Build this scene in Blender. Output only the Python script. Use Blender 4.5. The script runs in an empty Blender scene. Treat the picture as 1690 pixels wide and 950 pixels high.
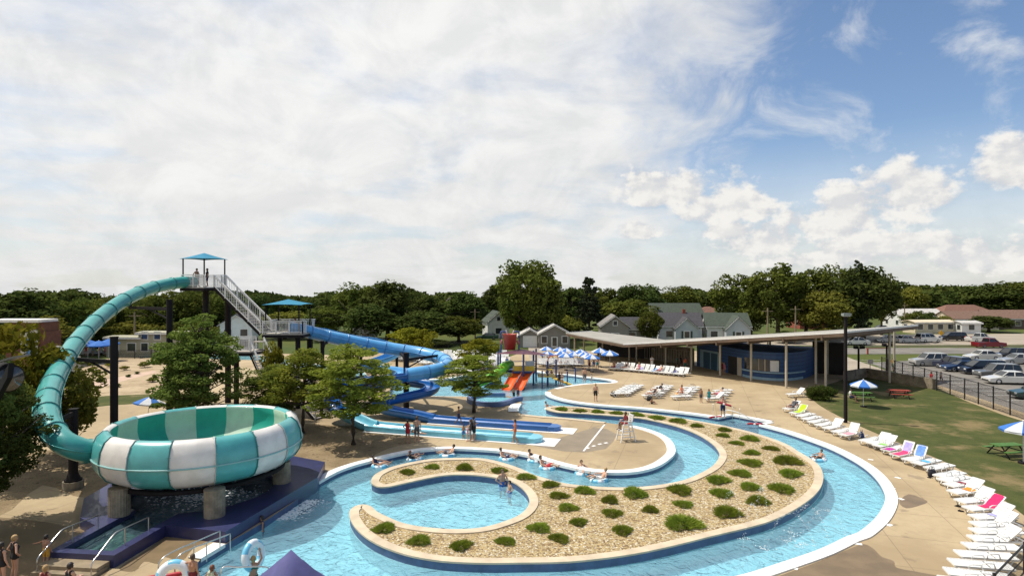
import bpy, bmesh, math, random
import numpy as np
from mathutils import Vector, Matrix, geometry
R = math.radians
sc = bpy.context.scene
C = sc.collection
# ------------------------------------------------------------------ camera, sky, sun, exposure
H = 10.9                      # eye height on the slide tower
cam = bpy.data.objects.new('camera', bpy.data.cameras.new('camera'))
C.objects.link(cam); sc.camera = cam
cam.location = (0, 0, H); cam.rotation_euler = (R(90), 0, 0)
cam.data.lens = 21.3; cam.data.sensor_width = 36; cam.data.clip_start = 0.1; cam.data.clip_end = 4000
sc.view_settings.view_transform = 'Standard'; sc.view_settings.look = 'None'
sc.view_settings.gamma = 1; sc.view_settings.use_curve_mapping = False
sc.view_settings.exposure = 0.04
SUN = Vector((-0.52, 0.12, 0.95)).normalized()      # towards the sun
sl = bpy.data.lights.new('sun', 'SUN'); sl.energy = 4.6; sl.angle = R(0.5); sl.color = (1.0, 0.94, 0.84)
so = bpy.data.objects.new('sun', sl); C.objects.link(so)
so.rotation_euler = (-SUN).to_track_quat('-Z', 'Y').to_euler()
W = bpy.data.worlds.new('World'); sc.world = W; W.use_nodes = True
class NT:
    """tiny node-graph helper"""
    def __init__(s, nt): s.t = nt; s.n = nt.nodes; s.l = nt.links
    def __call__(s, typ, ins=None, **props):
        n = s.n.new(typ)
        for k, v in props.items(): setattr(n, k, v)
        for k, v in (ins or {}).items():
            sock = n.inputs[k]
            if hasattr(v, 'is_output') or isinstance(v, bpy.types.NodeSocket): s.l.new(v, sock)
            else: sock.default_value = v
        return n
    def math(s, op, a, b=None, c=None, clamp=False):
        n = s.n.new('ShaderNodeMath'); n.operation = op; n.use_clamp = clamp
        for i, v in enumerate((a, b, c)):
            if v is None: continue
            if isinstance(v, bpy.types.NodeSocket): s.l.new(v, n.inputs[i])
            else: n.inputs[i].default_value = v
        return n.outputs[0]
    def ss(s, x, a, b):
        n = s.n.new('ShaderNodeMapRange'); n.interpolation_type = 'SMOOTHSTEP'; n.clamp = True
        s.l.new(x, n.inputs[0]); n.inputs[1].default_value = a; n.inputs[2].default_value = b
        n.inputs[3].default_value = 0; n.inputs[4].default_value = 1
        return n.outputs[0]
    def mix(s, f, a, b):
        n = s.n.new('ShaderNodeMix'); n.data_type = 'RGBA'
        for sock, v in ((n.inputs[0], f), (n.inputs[6], a), (n.inputs[7], b)):
            if isinstance(v, bpy.types.NodeSocket): s.l.new(v, sock)
            elif sock.type == 'RGBA': sock.default_value = (*v[:3], 1)
            else: sock.default_value = v
        return n.outputs[2]
def build_world():
    g = NT(W.node_tree); g.n.clear()
    out = g('ShaderNodeOutputWorld')
    sky = g('ShaderNodeTexSky', sky_type='NISHITA', sun_disc=False)
    sky.sun_elevation = math.asin(SUN.z); sky.sun_rotation = math.atan2(SUN.x, SUN.y)
    sky.air_density = 1.0; sky.dust_density = 0.7; sky.ozone_density = 4.0
    bsky = g('ShaderNodeBackground', {'Color': sky.outputs[0], 'Strength': 0.13})
    tc = g('ShaderNodeTexCoord'); sep = g('ShaderNodeSeparateXYZ', {0: tc.outputs['Generated']})
    x, y, z = sep.outputs
    az = g.math('ARCTAN2', x, y)                 # 0 = straight ahead (+Y), positive to the right
    el = g.math('ARCSINE', z)
    # noise in a cloud plane (flattens towards the horizon)
    zz = g.math('ADD', g.math('MAXIMUM', z, 0.0), 0.16)
    comb = g('ShaderNodeCombineXYZ', {0: g.math('DIVIDE', x, zz), 1: g.math('DIVIDE', y, zz), 2: 0.0})
    n1 = g('ShaderNodeTexNoise', {'Vector': comb.outputs[0], 'Scale': 1.15, 'Detail': 9.0, 'Roughness': 0.56, 'Distortion': 0.25})
    n2 = g('ShaderNodeTexNoise', {'Vector': comb.outputs[0], 'Scale': 0.55, 'Detail': 5.0, 'Roughness': 0.5})
    # angular noise for the cumulus heaps low on the right
    c3 = g('ShaderNodeCombineXYZ', {0: az, 1: g.math('MULTIPLY', el, 1.35), 2: 0.0})
    n3 = g('ShaderNodeTexNoise', {'Vector': c3.outputs[0], 'Scale': 17.0, 'Detail': 10.0, 'Roughness': 0.6})
    n4 = g('ShaderNodeTexNoise', {'Vector': c3.outputs[0], 'Scale': 7.0, 'Detail': 10.0, 'Roughness': 0.62, 'Distortion': 0.5})
    c3b = g('ShaderNodeVectorMath', {0: c3.outputs[0], 1: (-0.010, 0.014, 0.0)}, operation='ADD')
    n3b = g('ShaderNodeTexNoise', {'Vector': c3b.outputs[0], 'Scale': 17.0, 'Detail': 10.0, 'Roughness': 0.6})
    n4b = g('ShaderNodeTexNoise', {'Vector': g('ShaderNodeVectorMath', {0: c3.outputs[0], 1: (-0.022, 0.03, 0.0)}, operation='ADD').outputs[0], 'Scale': 7.0, 'Detail': 10.0, 'Roughness': 0.62, 'Distortion': 0.5})
    relief = g.ss(g.math('SUBTRACT', n3.outputs[0], n3b.outputs[0]), -0.10, 0.10)
    relief4 = g.ss(g.math('SUBTRACT', n4.outputs[0], n4b.outputs[0]), -0.16, 0.16)
    # the big bank: everything left of a slanting edge
    edge = g.math('ADD', g.math('MULTIPLY', g.math('SUBTRACT', n4.outputs[0], 0.5), 0.50), az)
    edge = g.math('SUBTRACT', edge, g.math('MULTIPLY', el, 0.20))
    bank = g.math('SUBTRACT', 1.0, g.ss(edge, 0.13, 0.36))
    gaps = g.ss(n1.outputs[0], 0.33, 0.52)
    thick = g.math('MULTIPLY', bank, g.math('ADD', 0.55, g.math('MULTIPLY', gaps, 0.45)))
    # thin veil low over the horizon
    low = g.math('MULTIPLY', g.math('SUBTRACT', 1.0, g.ss(el, 0.03, 0.25)), 0.70)
    veil = g.math('MULTIPLY', g.ss(n4.outputs[0], 0.47, 0.74), 0.62)
    # cumulus heaps: soft ellipses in (azimuth, elevation), broken up by noise, flat-based
    puffs = [(.25,.149,.08,.030), (.341,.127,.068,.038), (.576,.117,.052,.046), (.491,.097,.06,.038), (.40,.064,.062,.026), (.69,.146,.032,.034), (.67,.035,.062,.024),
             (.21,.088,.032,.014), (.345,.085,.04,.014), (.55,.055,.09,.018), (.76,.09,.05,.026), (.47,.040,.08,.016)]
    best = None
    dist = g.math('MULTIPLY', g.math('SUBTRACT', n3.outputs[0], 0.5), 2.3)
    for (a, e, ra, re) in puffs:
        dx = g.math('DIVIDE', g.math('SUBTRACT', az, a), ra*1.6)
        dy = g.math('DIVIDE', g.math('SUBTRACT', el, e), re*1.7)
        dy = g.math('MULTIPLY', dy, g.math('ADD', 1.35, g.math('MULTIPLY', g.math('SIGN', dy), -0.35)))
        d = g.math('SQRT', g.math('ADD', g.math('MULTIPLY', dx, dx), g.math('MULTIPLY', dy, dy)))
        v = g.math('SUBTRACT', 1.0, d)
        best = v if best is None else g.math('MAXIMUM', best, v)
    heap = g.ss(g.math('ADD', best, dist), -0.02, 0.55)
    dens = g.math('MAXIMUM', g.math('MAXIMUM', thick, low), g.math('MAXIMUM', heap, veil))
    dens = g.math('MULTIPLY', dens, 1.0, clamp=True)
    # cloud brightness: thick bases greyer, edges and tops white
    sh = g.ss(n2.outputs[0], 0.36, 0.66)
    fine = g.ss(n1.outputs[0], 0.30, 0.72)
    hsh = g.ss(g.math('ADD', best, g.math('MULTIPLY', dist, 0.8)), 0.1, 1.0)
    ccol = g.mix(sh, (0.97, 0.97, 0.96), (0.76, 0.775, 0.79))
    ccol = g.mix(g.math('MULTIPLY', fine, 0.5), ccol, (1.0, 1.0, 0.99))
    ccol = g.mix(g.math('MULTIPLY', g.math('SUBTRACT', 1.0, g.ss(el, 0.03, 0.30)), 0.85), ccol, g.mix(fine, (0.70, 0.715, 0.715), (0.86, 0.86, 0.84)))
    ccol = g.mix(0.40, ccol, g.mix(relief4, (0.75, 0.76, 0.765), (1.06, 1.05, 1.03)))
    hc = g.mix(g.math('MULTIPLY', hsh, 0.6), g.mix(relief, (0.64, 0.66, 0.70), (1.0, 0.97, 0.92)), (0.93, 0.915, 0.88))
    ccol = g.mix(g.math('MULTIPLY', heap, 0.9), ccol, hc)
    bcl = g('ShaderNodeBackground', {'Color': ccol, 'Strength': 0.92})
    mx = g('ShaderNodeMixShader', {0: dens, 1: bsky.outputs[0], 2: bcl.outputs[0]})
    g.l.new(mx.outputs[0], out.inputs[0])
build_world()
sc.cycles.use_denoising = True
sc.cycles.max_bounces = 6; sc.cycles.diffuse_bounces = 2; sc.cycles.glossy_bounces = 2
sc.cycles.transmission_bounces = 3; sc.cycles.transparent_max_bounces = 10
sc.cycles.caustics_reflective = False; sc.cycles.caustics_refractive = False
random.seed(7); rng = random.Random(11)

# ------------------------------------------------------------------ coordinates
# survey helper: a bearing (u) and dip (v) read off the photograph meet the level z, or the distance Y -> a real position
def G(u, v, z=0.0):
    Y = (H - z) * 1000.0 / (v - 475.0)
    return Vector(((u - 845.0) / 1000.0 * Y, Y, z))
def P(u, v, Y):
    return Vector(((u - 845.0) / 1000.0 * Y, Y, H - (v - 475.0) / 1000.0 * Y))
def spline(pts, n=6, closed=True):
    out = []; m = len(pts); pts = [Vector(p) for p in pts]
    rngi = range(m) if closed else range(m - 1)
    for i in rngi:
        if closed: p0, p1, p2, p3 = pts[i - 1], pts[i], pts[(i + 1) % m], pts[(i + 2) % m]
        else: p0, p1, p2, p3 = pts[max(i - 1, 0)], pts[i], pts[i + 1], pts[min(i + 2, m - 1)]
        # centripetal-ish: limit tangents by chord
        for k in range(n):
            t = k / n
            l = (p2 - p1).length
            a = (p2 - p0); b = (p3 - p1)
            if a.length > 1e-6: a = a.normalized() * min(l, a.length / 2)
            if b.length > 1e-6: b = b.normalized() * min(l, b.length / 2)
            h00 = 2*t**3 - 3*t**2 + 1; h10 = t**3 - 2*t**2 + t; h01 = -2*t**3 + 3*t**2; h11 = t**3 - t**2
            out.append(h00 * p1 + h10 * a + h01 * p2 + h11 * b)
    if not closed: out.append(pts[-1])
    return out
def inside(x, y, poly):
    c = False; j = len(poly) - 1
    for i in range(len(poly)):
        xi, yi = poly[i][0], poly[i][1]; xj, yj = poly[j][0], poly[j][1]
        if (yi > y) != (yj > y) and x < (xj - xi) * (y - yi) / (yj - yi) + xi: c = not c
        j = i
    return c
def area2(p): return sum(p[i - 1][0] * p[i][1] - p[i][0] * p[i - 1][1] for i in range(len(p)))
def offset(poly, d, closed=True):
    """shift a 2D outline sideways; positive = to the left of travel"""
    out = []; n = len(poly)
    for i in range(n):
        if closed: a, b = poly[i - 1], poly[(i + 1) % n]
        else: a, b = poly[max(i - 1, 0)], poly[min(i + 1, n - 1)]
        t = Vector((b[0] - a[0], b[1] - a[1])); t = t.normalized() if t.length > 1e-9 else Vector((1, 0))
        out.append(Vector((poly[i][0] - t.y * d, poly[i][1] + t.x * d, poly[i][2] if len(poly[i]) > 2 else 0)))
    return out
# ------------------------------------------------------------------ materials
MATS = {}
def mat(name, col, rough=0.6, var=0.12, scale=4.0, bump=0.0, bscale=None, metal=0.0, spec=0.5, coat=0.0, transl=0.0, sheen=0.0, rand=0.0):
    if name in MATS: return MATS[name]
    m = bpy.data.materials.new(name); MATS[name] = m; m.use_nodes = True
    g = NT(m.node_tree); g.n.clear()
    out = g('ShaderNodeOutputMaterial'); tc = g('ShaderNodeTexCoord')
    no = g('ShaderNodeTexNoise', {'Vector': tc.outputs['Object'], 'Scale': scale, 'Detail': 6.0, 'Roughness': 0.62})
    lo = tuple(c * (1 - var) for c in col); hi = tuple(min(1, c * (1 + var)) for c in col)
    cc = g.mix(g.ss(no.outputs[0], 0.3, 0.7), lo, hi)
    if rand:
        oi = g('ShaderNodeObjectInfo')
        hs = g('ShaderNodeHueSaturation', {'Color': cc, 'Value': g.math('ADD', 1 - rand / 2, g.math('MULTIPLY', oi.outputs['Random'], rand)),
                                           'Hue': g.math('ADD', 0.5 - rand * .05, g.math('MULTIPLY', oi.outputs['Random'], rand * .1))})
        cc = hs.outputs[0]
    b = g('ShaderNodeBsdfPrincipled', {'Base Color': cc, 'Roughness': rough, 'Metallic': metal, 'Specular IOR Level': spec, 'Coat Weight': coat})
    if bump:
        nb = g('ShaderNodeTexNoise', {'Vector': tc.outputs['Object'], 'Scale': bscale or scale * 6, 'Detail': 4.0})
        bp = g('ShaderNodeBump', {'Height': nb.outputs[0], 'Strength': bump, 'Distance': 0.03})
        g.l.new(bp.outputs[0], b.inputs['Normal'])
    last = b.outputs[0]
    if transl:
        tr = g('ShaderNodeBsdfTranslucent', {'Color': cc})
        last = g('ShaderNodeMixShader', {0: transl, 1: last, 2: tr.outputs[0]}).outputs[0]
    g.l.new(last, out.inputs[0])
    return m
def custom(name, fn):
    if name in MATS: return MATS[name]
    m = bpy.data.materials.new(name); MATS[name] = m; m.use_nodes = True
    g = NT(m.node_tree); g.n.clear(); out = g('ShaderNodeOutputMaterial')
    g.l.new(fn(g, g('ShaderNodeTexCoord')), out.inputs[0]); return m
def m_water(name, tint, wave=1.0, sc_=1.0, murk=0.0, rough=0.06):
    def f(g, tc):
        v = tc.outputs['Object']
        mp = g('ShaderNodeMapping', {'Vector': v, 'Scale': (1.0, 0.8, 1.0)})
        a = g('ShaderNodeTexNoise', {'Vector': mp.outputs[0], 'Scale': 1.9 * sc_, 'Detail': 3.0, 'Roughness': 0.55, 'Distortion': 1.6})
        b = g('ShaderNodeTexNoise', {'Vector': mp.outputs[0], 'Scale': 0.35 * sc_, 'Detail': 2.0})
        h = g.math('ADD', g.math('MULTIPLY', a.outputs[0], g.math('ADD', 0.35, g.math('MULTIPLY', b.outputs[0], 1.2))), 0)
        bp = g('ShaderNodeBump', {'Height': h, 'Strength': 0.8 * wave, 'Distance': 0.36})
        fr = g('ShaderNodeFresnel', {'IOR': 1.33, 'Normal': bp.outputs[0]})
        tr = g('ShaderNodeBsdfTransparent', {'Color': (*tint, 1)})
        df = g('ShaderNodeBsdfDiffuse', {'Color': (0.40, 0.71, 0.86, 1), 'Normal': bp.outputs[0]})
        body = g('ShaderNodeMixShader', {0: murk, 1: tr.outputs[0], 2: df.outputs[0]})
        gl = g('ShaderNodeBsdfGlossy', {'Roughness': rough, 'Normal': bp.outputs[0]})
        return g('ShaderNodeMixShader', {0: fr.outputs[0], 1: body.outputs[0], 2: gl.outputs[0]}).outputs[0]
    return custom(name, f)
def m_ground(name, c1, c2, s1, c3=None, s2=None, rough=0.85, bump=0.3, bs=30, lo=.35, hi=.65):
    def f(g, tc):
        v = tc.outputs['Object']
        a = g('ShaderNodeTexNoise', {'Vector': v, 'Scale': s1, 'Detail': 7.0, 'Roughness': 0.65})
        col = g.mix(g.ss(a.outputs[0], lo, hi), c1, c2)
        if c3:
            b = g('ShaderNodeTexNoise', {'Vector': v, 'Scale': s2, 'Detail': 8.0, 'Roughness': 0.7})
            col = g.mix(g.ss(b.outputs[0], 0.50, 0.66), col, c3)
        nb = g('ShaderNodeTexNoise', {'Vector': v, 'Scale': bs, 'Detail': 3.0})
        fine = g('ShaderNodeMix', data_type='RGBA', blend_type='MULTIPLY')
        fine.inputs[0].default_value = 1
        g.l.new(col, fine.inputs[6]); g.l.new(g.mix(nb.outputs[0], (0.72,)*3, (1.28,)*3), fine.inputs[7])
        bp = g('ShaderNodeBump', {'Height': nb.outputs[0], 'Strength': bump, 'Distance': 0.05})
        return g('ShaderNodeBsdfPrincipled', {'Base Color': fine.outputs[2], 'Roughness': rough, 'Specular IOR Level': 0.25, 'Normal': bp.outputs[0]}).outputs[0]
    return custom(name, f)
def m_deck():
    def f(g, tc):
        v = tc.outputs['Object']
        a = g('ShaderNodeTexNoise', {'Vector': v, 'Scale': 0.16, 'Detail': 8.0, 'Roughness': 0.6})
        b = g('ShaderNodeTexNoise', {'Vector': v, 'Scale': 2.2, 'Detail': 7.0, 'Roughness': 0.7})
        w = g('ShaderNodeTexNoise', {'Vector': v, 'Scale': 0.55, 'Detail': 9.0, 'Roughness': 0.62, 'Distortion': 0.4})
        col = g.mix(g.ss(a.outputs[0], .35, .65), (0.335, 0.252, 0.148), (0.455, 0.355, 0.218))
        col = g.mix(g.math('MULTIPLY', g.ss(b.outputs[0], .4, .7), .35), col, (0.31, 0.235, 0.15))
        # drips and damp spots
        col = g.mix(g.math('MULTIPLY', g.ss(w.outputs[0], .60, .64), .45), col, (0.20, 0.145, 0.085))
        # saw-cut joints every 3 m
        mp = g('ShaderNodeMapping', {'Vector': v, 'Rotation': (0, 0, R(17)), 'Scale': (1/3.2,)*3})
        s = g('ShaderNodeSeparateXYZ', {0: mp.outputs[0]})
        j = None
        for o in s.outputs[:2]:
            q = g.math('ABSOLUTE', g.math('SUBTRACT', g.math('FRACT', o), 0.5))
            q = g.math('LESS_THAN', q, 0.006)
            j = q if j is None else g.math('MAXIMUM', j, q)
        col = g.mix(g.math('MULTIPLY', j, 0.6), col, (0.19, 0.14, 0.09))
        bp = g('ShaderNodeBump', {'Height': b.outputs[0], 'Strength': 0.15, 'Distance': 0.02})
        return g('ShaderNodeBsdfPrincipled', {'Base Color': col, 'Roughness': g.math('SUBTRACT', 0.82, g.math('MULTIPLY', g.ss(w.outputs[0], .62, .65), .35)), 'Normal': bp.outputs[0], 'Specular IOR Level': 0.3}).outputs[0]
    return custom('deck_concrete', f)
def m_pebble(name, scale, cols, bump=0.9):
    def f(g, tc):
        v = tc.outputs['Object']
        vo = g('ShaderNodeTexVoronoi', {'Vector': v, 'Scale': scale})
        vd = g('ShaderNodeTexVoronoi', {'Vector': v, 'Scale': scale}, feature='DISTANCE_TO_EDGE')
        cr = g('ShaderNodeValToRGB'); g.l.new(g('ShaderNodeSeparateColor', {0: vo.outputs['Color']}).outputs[0], cr.inputs[0])
        els = cr.color_ramp.elements; cr.color_ramp.interpolation = 'CONSTANT'
        els[0].position = 0; els[0].color = (*cols[0], 1); els[1].position = 1 / len(cols); els[1].color = (*cols[1], 1)
        for i, c in enumerate(cols[2:]): e = els.new((i + 2) / len(cols)); e.color = (*c, 1)
        no = g('ShaderNodeTexNoise', {'Vector': v, 'Scale': 0.5, 'Detail': 5.0})
        col = g.mix(g.math('MULTIPLY', g.ss(vd.outputs[0], 0.09, 0.0), 0.75), cr.outputs[0], (0.10, 0.07, 0.04))
        col = g.mix(g.math('MULTIPLY', g.ss(no.outputs[0], .45, .75), .35), col, (0.33, 0.24, 0.13))
        bp = g('ShaderNodeBump', {'Height': vd.outputs[0], 'Strength': bump, 'Distance': 0.08})
        return g('ShaderNodeBsdfPrincipled', {'Base Color': col, 'Roughness': 0.8, 'Normal': bp.outputs[0]}).outputs[0]
    return custom(name, f)
def m_floor():
    def f(g, tc):
        v = tc.outputs['Object']
        a = g('ShaderNodeTexNoise', {'Vector': v, 'Scale': 0.25, 'Detail': 5.0})
        col = g.mix(a.outputs[0], (0.60, 0.82, 0.88), (0.70, 0.87, 0.91))
        return g('ShaderNodeBsdfPrincipled', {'Base Color': col, 'Roughness': 0.7}).outputs[0]
    return custom('pool_floor_paint', f)
def m_leaf(name, c1, c2, transl=0.3, sc_=0.55):
    def f(g, tc):
        ge = g('ShaderNodeNewGeometry'); oi = g('ShaderNodeObjectInfo')
        a = g('ShaderNodeTexNoise', {'Vector': tc.outputs['Object'], 'Scale': sc_, 'Detail': 4.0})
        r = g.math('ADD', g.math('MULTIPLY', g.ss(a.outputs[0], .3, .7), .65), g.math('MULTIPLY', ge.outputs['Random Per Island'], .35))
        col = g.mix(r, c1, c2)
        hs = g('ShaderNodeHueSaturation', {'Color': col, 'Value': g.math('ADD', .78, g.math('MULTIPLY', oi.outputs['Random'], .44)),
                                           'Hue': g.math('ADD', .487, g.math('MULTIPLY', oi.outputs['Random'], .026))})
        d = g('ShaderNodeBsdfDiffuse', {'Color': hs.outputs[0]}); t = g('ShaderNodeBsdfTranslucent', {'Color': hs.outputs[0]})
        return g('ShaderNodeMixShader', {0: transl, 1: d.outputs[0], 2: t.outputs[0]}).outputs[0]
    return custom(name, f)
def m_stripe(name, c1, c2, axis, per, frac=0.5, rough=0.6):
    def f(g, tc):
        s = g('ShaderNodeSeparateXYZ', {0: tc.outputs['Object']})
        q = g.math('LESS_THAN', g.math('FRACT', g.math('DIVIDE', s.outputs[axis], per)), frac)
        n = g('ShaderNodeTexNoise', {'Vector': tc.outputs['Object'], 'Scale': 1.5, 'Detail': 5.0})
        col = g.mix(q, c1, c2)
        mm = g('ShaderNodeMix', data_type='RGBA', blend_type='MULTIPLY'); mm.inputs[0].default_value = 1
        g.l.new(col, mm.inputs[6]); g.l.new(g.mix(n.outputs[0], (.8,)*3, (1.15,)*3), mm.inputs[7])
        bp = g('ShaderNodeBump', {'Height': q, 'Strength': 0.4, 'Distance': 0.02})
        return g('ShaderNodeBsdfPrincipled', {'Base Color': mm.outputs[2], 'Roughness': rough, 'Normal': bp.outputs[0]}).outputs[0]
    return custom(name, f)
# ------------------------------------------------------------------ mesh builder and object helpers
class MB:
    def __init__(s): s.v = []; s.f = []; s.m = []; s.cm = 0; s.sm = []
    def add(s, vs, fs, smooth=False):
        o = len(s.v); s.v += [tuple(p) for p in vs]
        for f in fs: s.f.append(tuple(i + o for i in f)); s.m.append(s.cm); s.sm.append(smooth)
        return s
    def box(s, c, d, rot=None):
        x, y, z = d[0] / 2, d[1] / 2, d[2] / 2
        vs = [Vector(p) for p in ((-x,-y,-z),(x,-y,-z),(x,y,-z),(-x,y,-z),(-x,-y,z),(x,-y,z),(x,y,z),(-x,y,z))]
        if rot is not None:
            if not isinstance(rot, Matrix): rot = Matrix.Rotation(rot, 3, 'Z')
            vs = [rot @ p for p in vs]
        c = Vector(c)
        return s.add([p + c for p in vs], [(0,3,2,1),(4,5,6,7),(0,1,5,4),(1,2,6,5),(2,3,7,6),(3,0,4,7)])
    def beam(s, a, b, w, h=None, up=(0,0,1)):
        """box-section bar from a to b"""
        a, b = Vector(a), Vector(b); h = h or w; t = (b - a).normalized(); up = Vector(up)
        sd = t.cross(up)
        if sd.length < 1e-4: sd = t.cross(Vector((1,0,0)))
        sd.normalize(); u = sd.cross(t)
        vs = [q + sd * i * w / 2 + u * j * h / 2 for q in (a, b) for i, j in ((-1,-1),(1,-1),(1,1),(-1,1))]
        return s.add(vs, [(0,1,2,3),(7,6,5,4),(0,4,5,1),(1,5,6,2),(2,6,7,3),(3,7,4,0)])
    def frames(s, pts):
        n = len(pts); T = []
        for i in range(n):
            t = pts[min(i + 1, n - 1)] - pts[max(i - 1, 0)]; T.append(t.normalized())
        return T
    def sweep(s, pts, prof, closed_prof=True, caps=True, up=(0,0,1), scale=None, smooth=True, loop=False):
        """profile points (side, up) swept along pts; side = travel x up (to the right)"""
        pts = [Vector(p) for p in pts]; T = s.frames(pts); up = Vector(up); k = len(prof); vs = []; n = len(pts)
        if loop:
            T = [(pts[(i + 1) % n] - pts[i - 1]).normalized() for i in range(n)]
        for i, (p, t) in enumerate(zip(pts, T)):
            sd = t.cross(up)
            if sd.length < 1e-4: sd = t.cross(Vector((0, 1, 0)))
            sd.normalize(); u = sd.cross(t); q = scale[i] if scale else 1
            vs += [p + sd * a * q + u * b * q for a, b in prof]
        fs = []
        for i in range(n if loop else n - 1):
            j2 = (i + 1) % n
            for j in range(k if closed_prof else k - 1):
                a = i * k + j; b = i * k + (j + 1) % k; fs.append((a, b, j2 * k + (j + 1) % k, j2 * k + j))
        if caps and closed_prof and not loop: fs += [tuple(range(k))[::-1], tuple(range((n - 1) * k, n * k))]
        return s.add(vs, fs, smooth)
    def tube(s, pts, r, k=8, scale=None, caps=True):
        return s.sweep(pts, [(r * math.cos(2*math.pi*i/k), r * math.sin(2*math.pi*i/k)) for i in range(k)], scale=scale, caps=caps)
    def cyl(s, c, r, h, k=14, r2=None, smooth=True):
        c = Vector(c); r2 = r if r2 is None else r2
        vs = [c + Vector((q * math.cos(2*math.pi*i/k), q * math.sin(2*math.pi*i/k), zz)) for q, zz in ((r, 0), (r2, h)) for i in range(k)]
        s.add(vs, [(i, (i+1) % k, k + (i+1) % k, k + i) for i in range(k)], smooth)
        return s.add(vs, [tuple(range(k))[::-1], tuple(range(k, 2*k))])
    def lathe(s, prof, c=(0,0,0), k=32, a0=0, a1=None, smooth=True):
        c = Vector(c); full = a1 is None; a1 = 2 * math.pi if full else a1; n = k if full else k + 1
        vs = [c + Vector((r * math.cos(a0 + (a1-a0)*i/k), r * math.sin(a0 + (a1-a0)*i/k), z)) for i in range(n) for r, z in prof]; m = len(prof)
        fs = [(i*m + j, ((i+1) % n)*m + j, ((i+1) % n)*m + j + 1, i*m + j + 1) for i in range(k) for j in range(m - 1)]
        return s.add(vs, fs, smooth)
    def ball(s, c, r, k=10, n=7, smooth=True):
        c = Vector(c); r = Vector(r) if not isinstance(r, (int, float)) else Vector((r, r, r)); vs = []
        for i in range(n + 1):
            a = math.pi * i / n
            for j in range(k): vs.append(c + Vector((r.x*math.sin(a)*math.cos(2*math.pi*j/k), r.y*math.sin(a)*math.sin(2*math.pi*j/k), r.z*math.cos(a))))
        return s.add(vs, [(i*k + j, (i+1)*k + j, (i+1)*k + (j+1) % k, i*k + (j+1) % k) for i in range(n) for j in range(k)], smooth)
    def prism(s, poly, z0, z1):
        n = len(poly); flip = area2(poly) < 0; poly = poly[::-1] if flip else poly
        tris = fill([poly]) if n > 4 else None
        vs = [(p[0], p[1], z0) for p in poly] + [(p[0], p[1], z1) for p in poly]
        s.add(vs, [(i, (i+1) % n, n + (i+1) % n, n + i) for i in range(n)])
        if tris:
            V, T = tris
            s.add([(p[0], p[1], z1) for p in V], T); s.add([(p[0], p[1], z0) for p in V], [t[::-1] for t in T])
        else: s.add(vs, [tuple(range(n))[::-1], tuple(range(n, 2*n))])
        return s
    def sheet(s, rings, z):
        V, T = fill(rings); return s.add([(p[0], p[1], z) for p in V], T)
    def wallstrip(s, poly, z0, z1, closed=True, flip=False):
        n = len(poly); vs = [(p[0], p[1], z0) for p in poly] + [(p[0], p[1], z1) for p in poly]
        fs = [(i, (i+1) % n, n + (i+1) % n, n + i) for i in range(n if closed else n - 1)]
        return s.add(vs, [f[::-1] for f in fs] if flip else fs)
    def band(s, a, b, z, closed=True):
        n = len(a); vs = [(p[0], p[1], z) for p in a] + [(p[0], p[1], z) for p in b]
        fs = [(i, (i+1) % n, n + (i+1) % n, n + i) for i in range(n if closed else n - 1)]
        o = []
        for f in fs:   # keep normals up
            q = [vs[i] for i in f]; o.append(f if area2(q) > 0 else f[::-1])
        return s.add(vs, o)
    def build(s, name, mats, parent=None, world=None):
        """world: the parent Empty's location, when the geometry is given in world coordinates"""
        me = bpy.data.meshes.new(name)
        vs = s.v
        if world is not None: w = Vector(world); vs = [(x - w.x, y - w.y, z - w.z) for x, y, z in vs]
        me.from_pydata(vs, [], s.f)
        for m in (mats if isinstance(mats, (list, tuple)) else [mats]): me.materials.append(m)
        me.polygons.foreach_set('material_index', s.m); me.polygons.foreach_set('use_smooth', s.sm)
        me.update()
        o = bpy.data.objects.new(name, me); C.objects.link(o)
        if parent is not None: o.parent = parent
        return o
def fill(rings):
    pts = []; edges = []
    for r in rings:
        o = len(pts); pts += [Vector((p[0], p[1])) for p in r]; edges += [(o + i, o + (i + 1) % len(r)) for i in range(len(r))]
    V, E, F, *_ = geometry.delaunay_2d_cdt(pts, edges, [], 1, 1e-5)
    T = []
    for f in F:
        cx = sum(V[i].x for i in f) / len(f); cy = sum(V[i].y for i in f) / len(f)
        if sum(inside(cx, cy, r) for r in rings) % 2 == 1:
            T.append(tuple(f) if area2([V[i] for i in f]) > 0 else tuple(f)[::-1])
    return V, T
def tag(o, label=None, cat=None, group=None, kind=None):
    if label: o['label'] = label
    if cat: o['category'] = cat
    if group: o['group'] = group
    if kind: o['kind'] = kind
    return o
def struct(o): o['kind'] = 'structure'; return o
def thing(name, label, cat, loc=(0,0,0), rz=0.0, group=None, scale=None):
    o = bpy.data.objects.new(name, None); C.objects.link(o); o.empty_display_size = 0.3
    o.location = loc; o.rotation_euler = (0, 0, rz)
    if scale: o.scale = (scale,)*3 if isinstance(scale, (int, float)) else scale
    return tag(o, label, cat, group)
def kids(o): return [c for c in bpy.data.objects if c.parent == o]
CH = {}
def dup(root, loc, rz=0.0, label=None, group=None, scale=None):
    """copy of a thing with copies of its parts and sub-parts"""
    r = root.copy(); C.objects.link(r); r.location = loc; r.rotation_euler = (0, 0, rz)
    if scale: r.scale = (scale,)*3 if isinstance(scale, (int, float)) else scale
    if label: r['label'] = label
    if group: r['group'] = group
    if root.name not in CH: CH[root.name] = [(c, kids(c)) for c in kids(root)]
    for ch, gs in CH[root.name]:
        c = ch.copy(); C.objects.link(c); c.parent = r
        for gch in gs:
            d = gch.copy(); C.objects.link(d); d.parent = c
    return r
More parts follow.
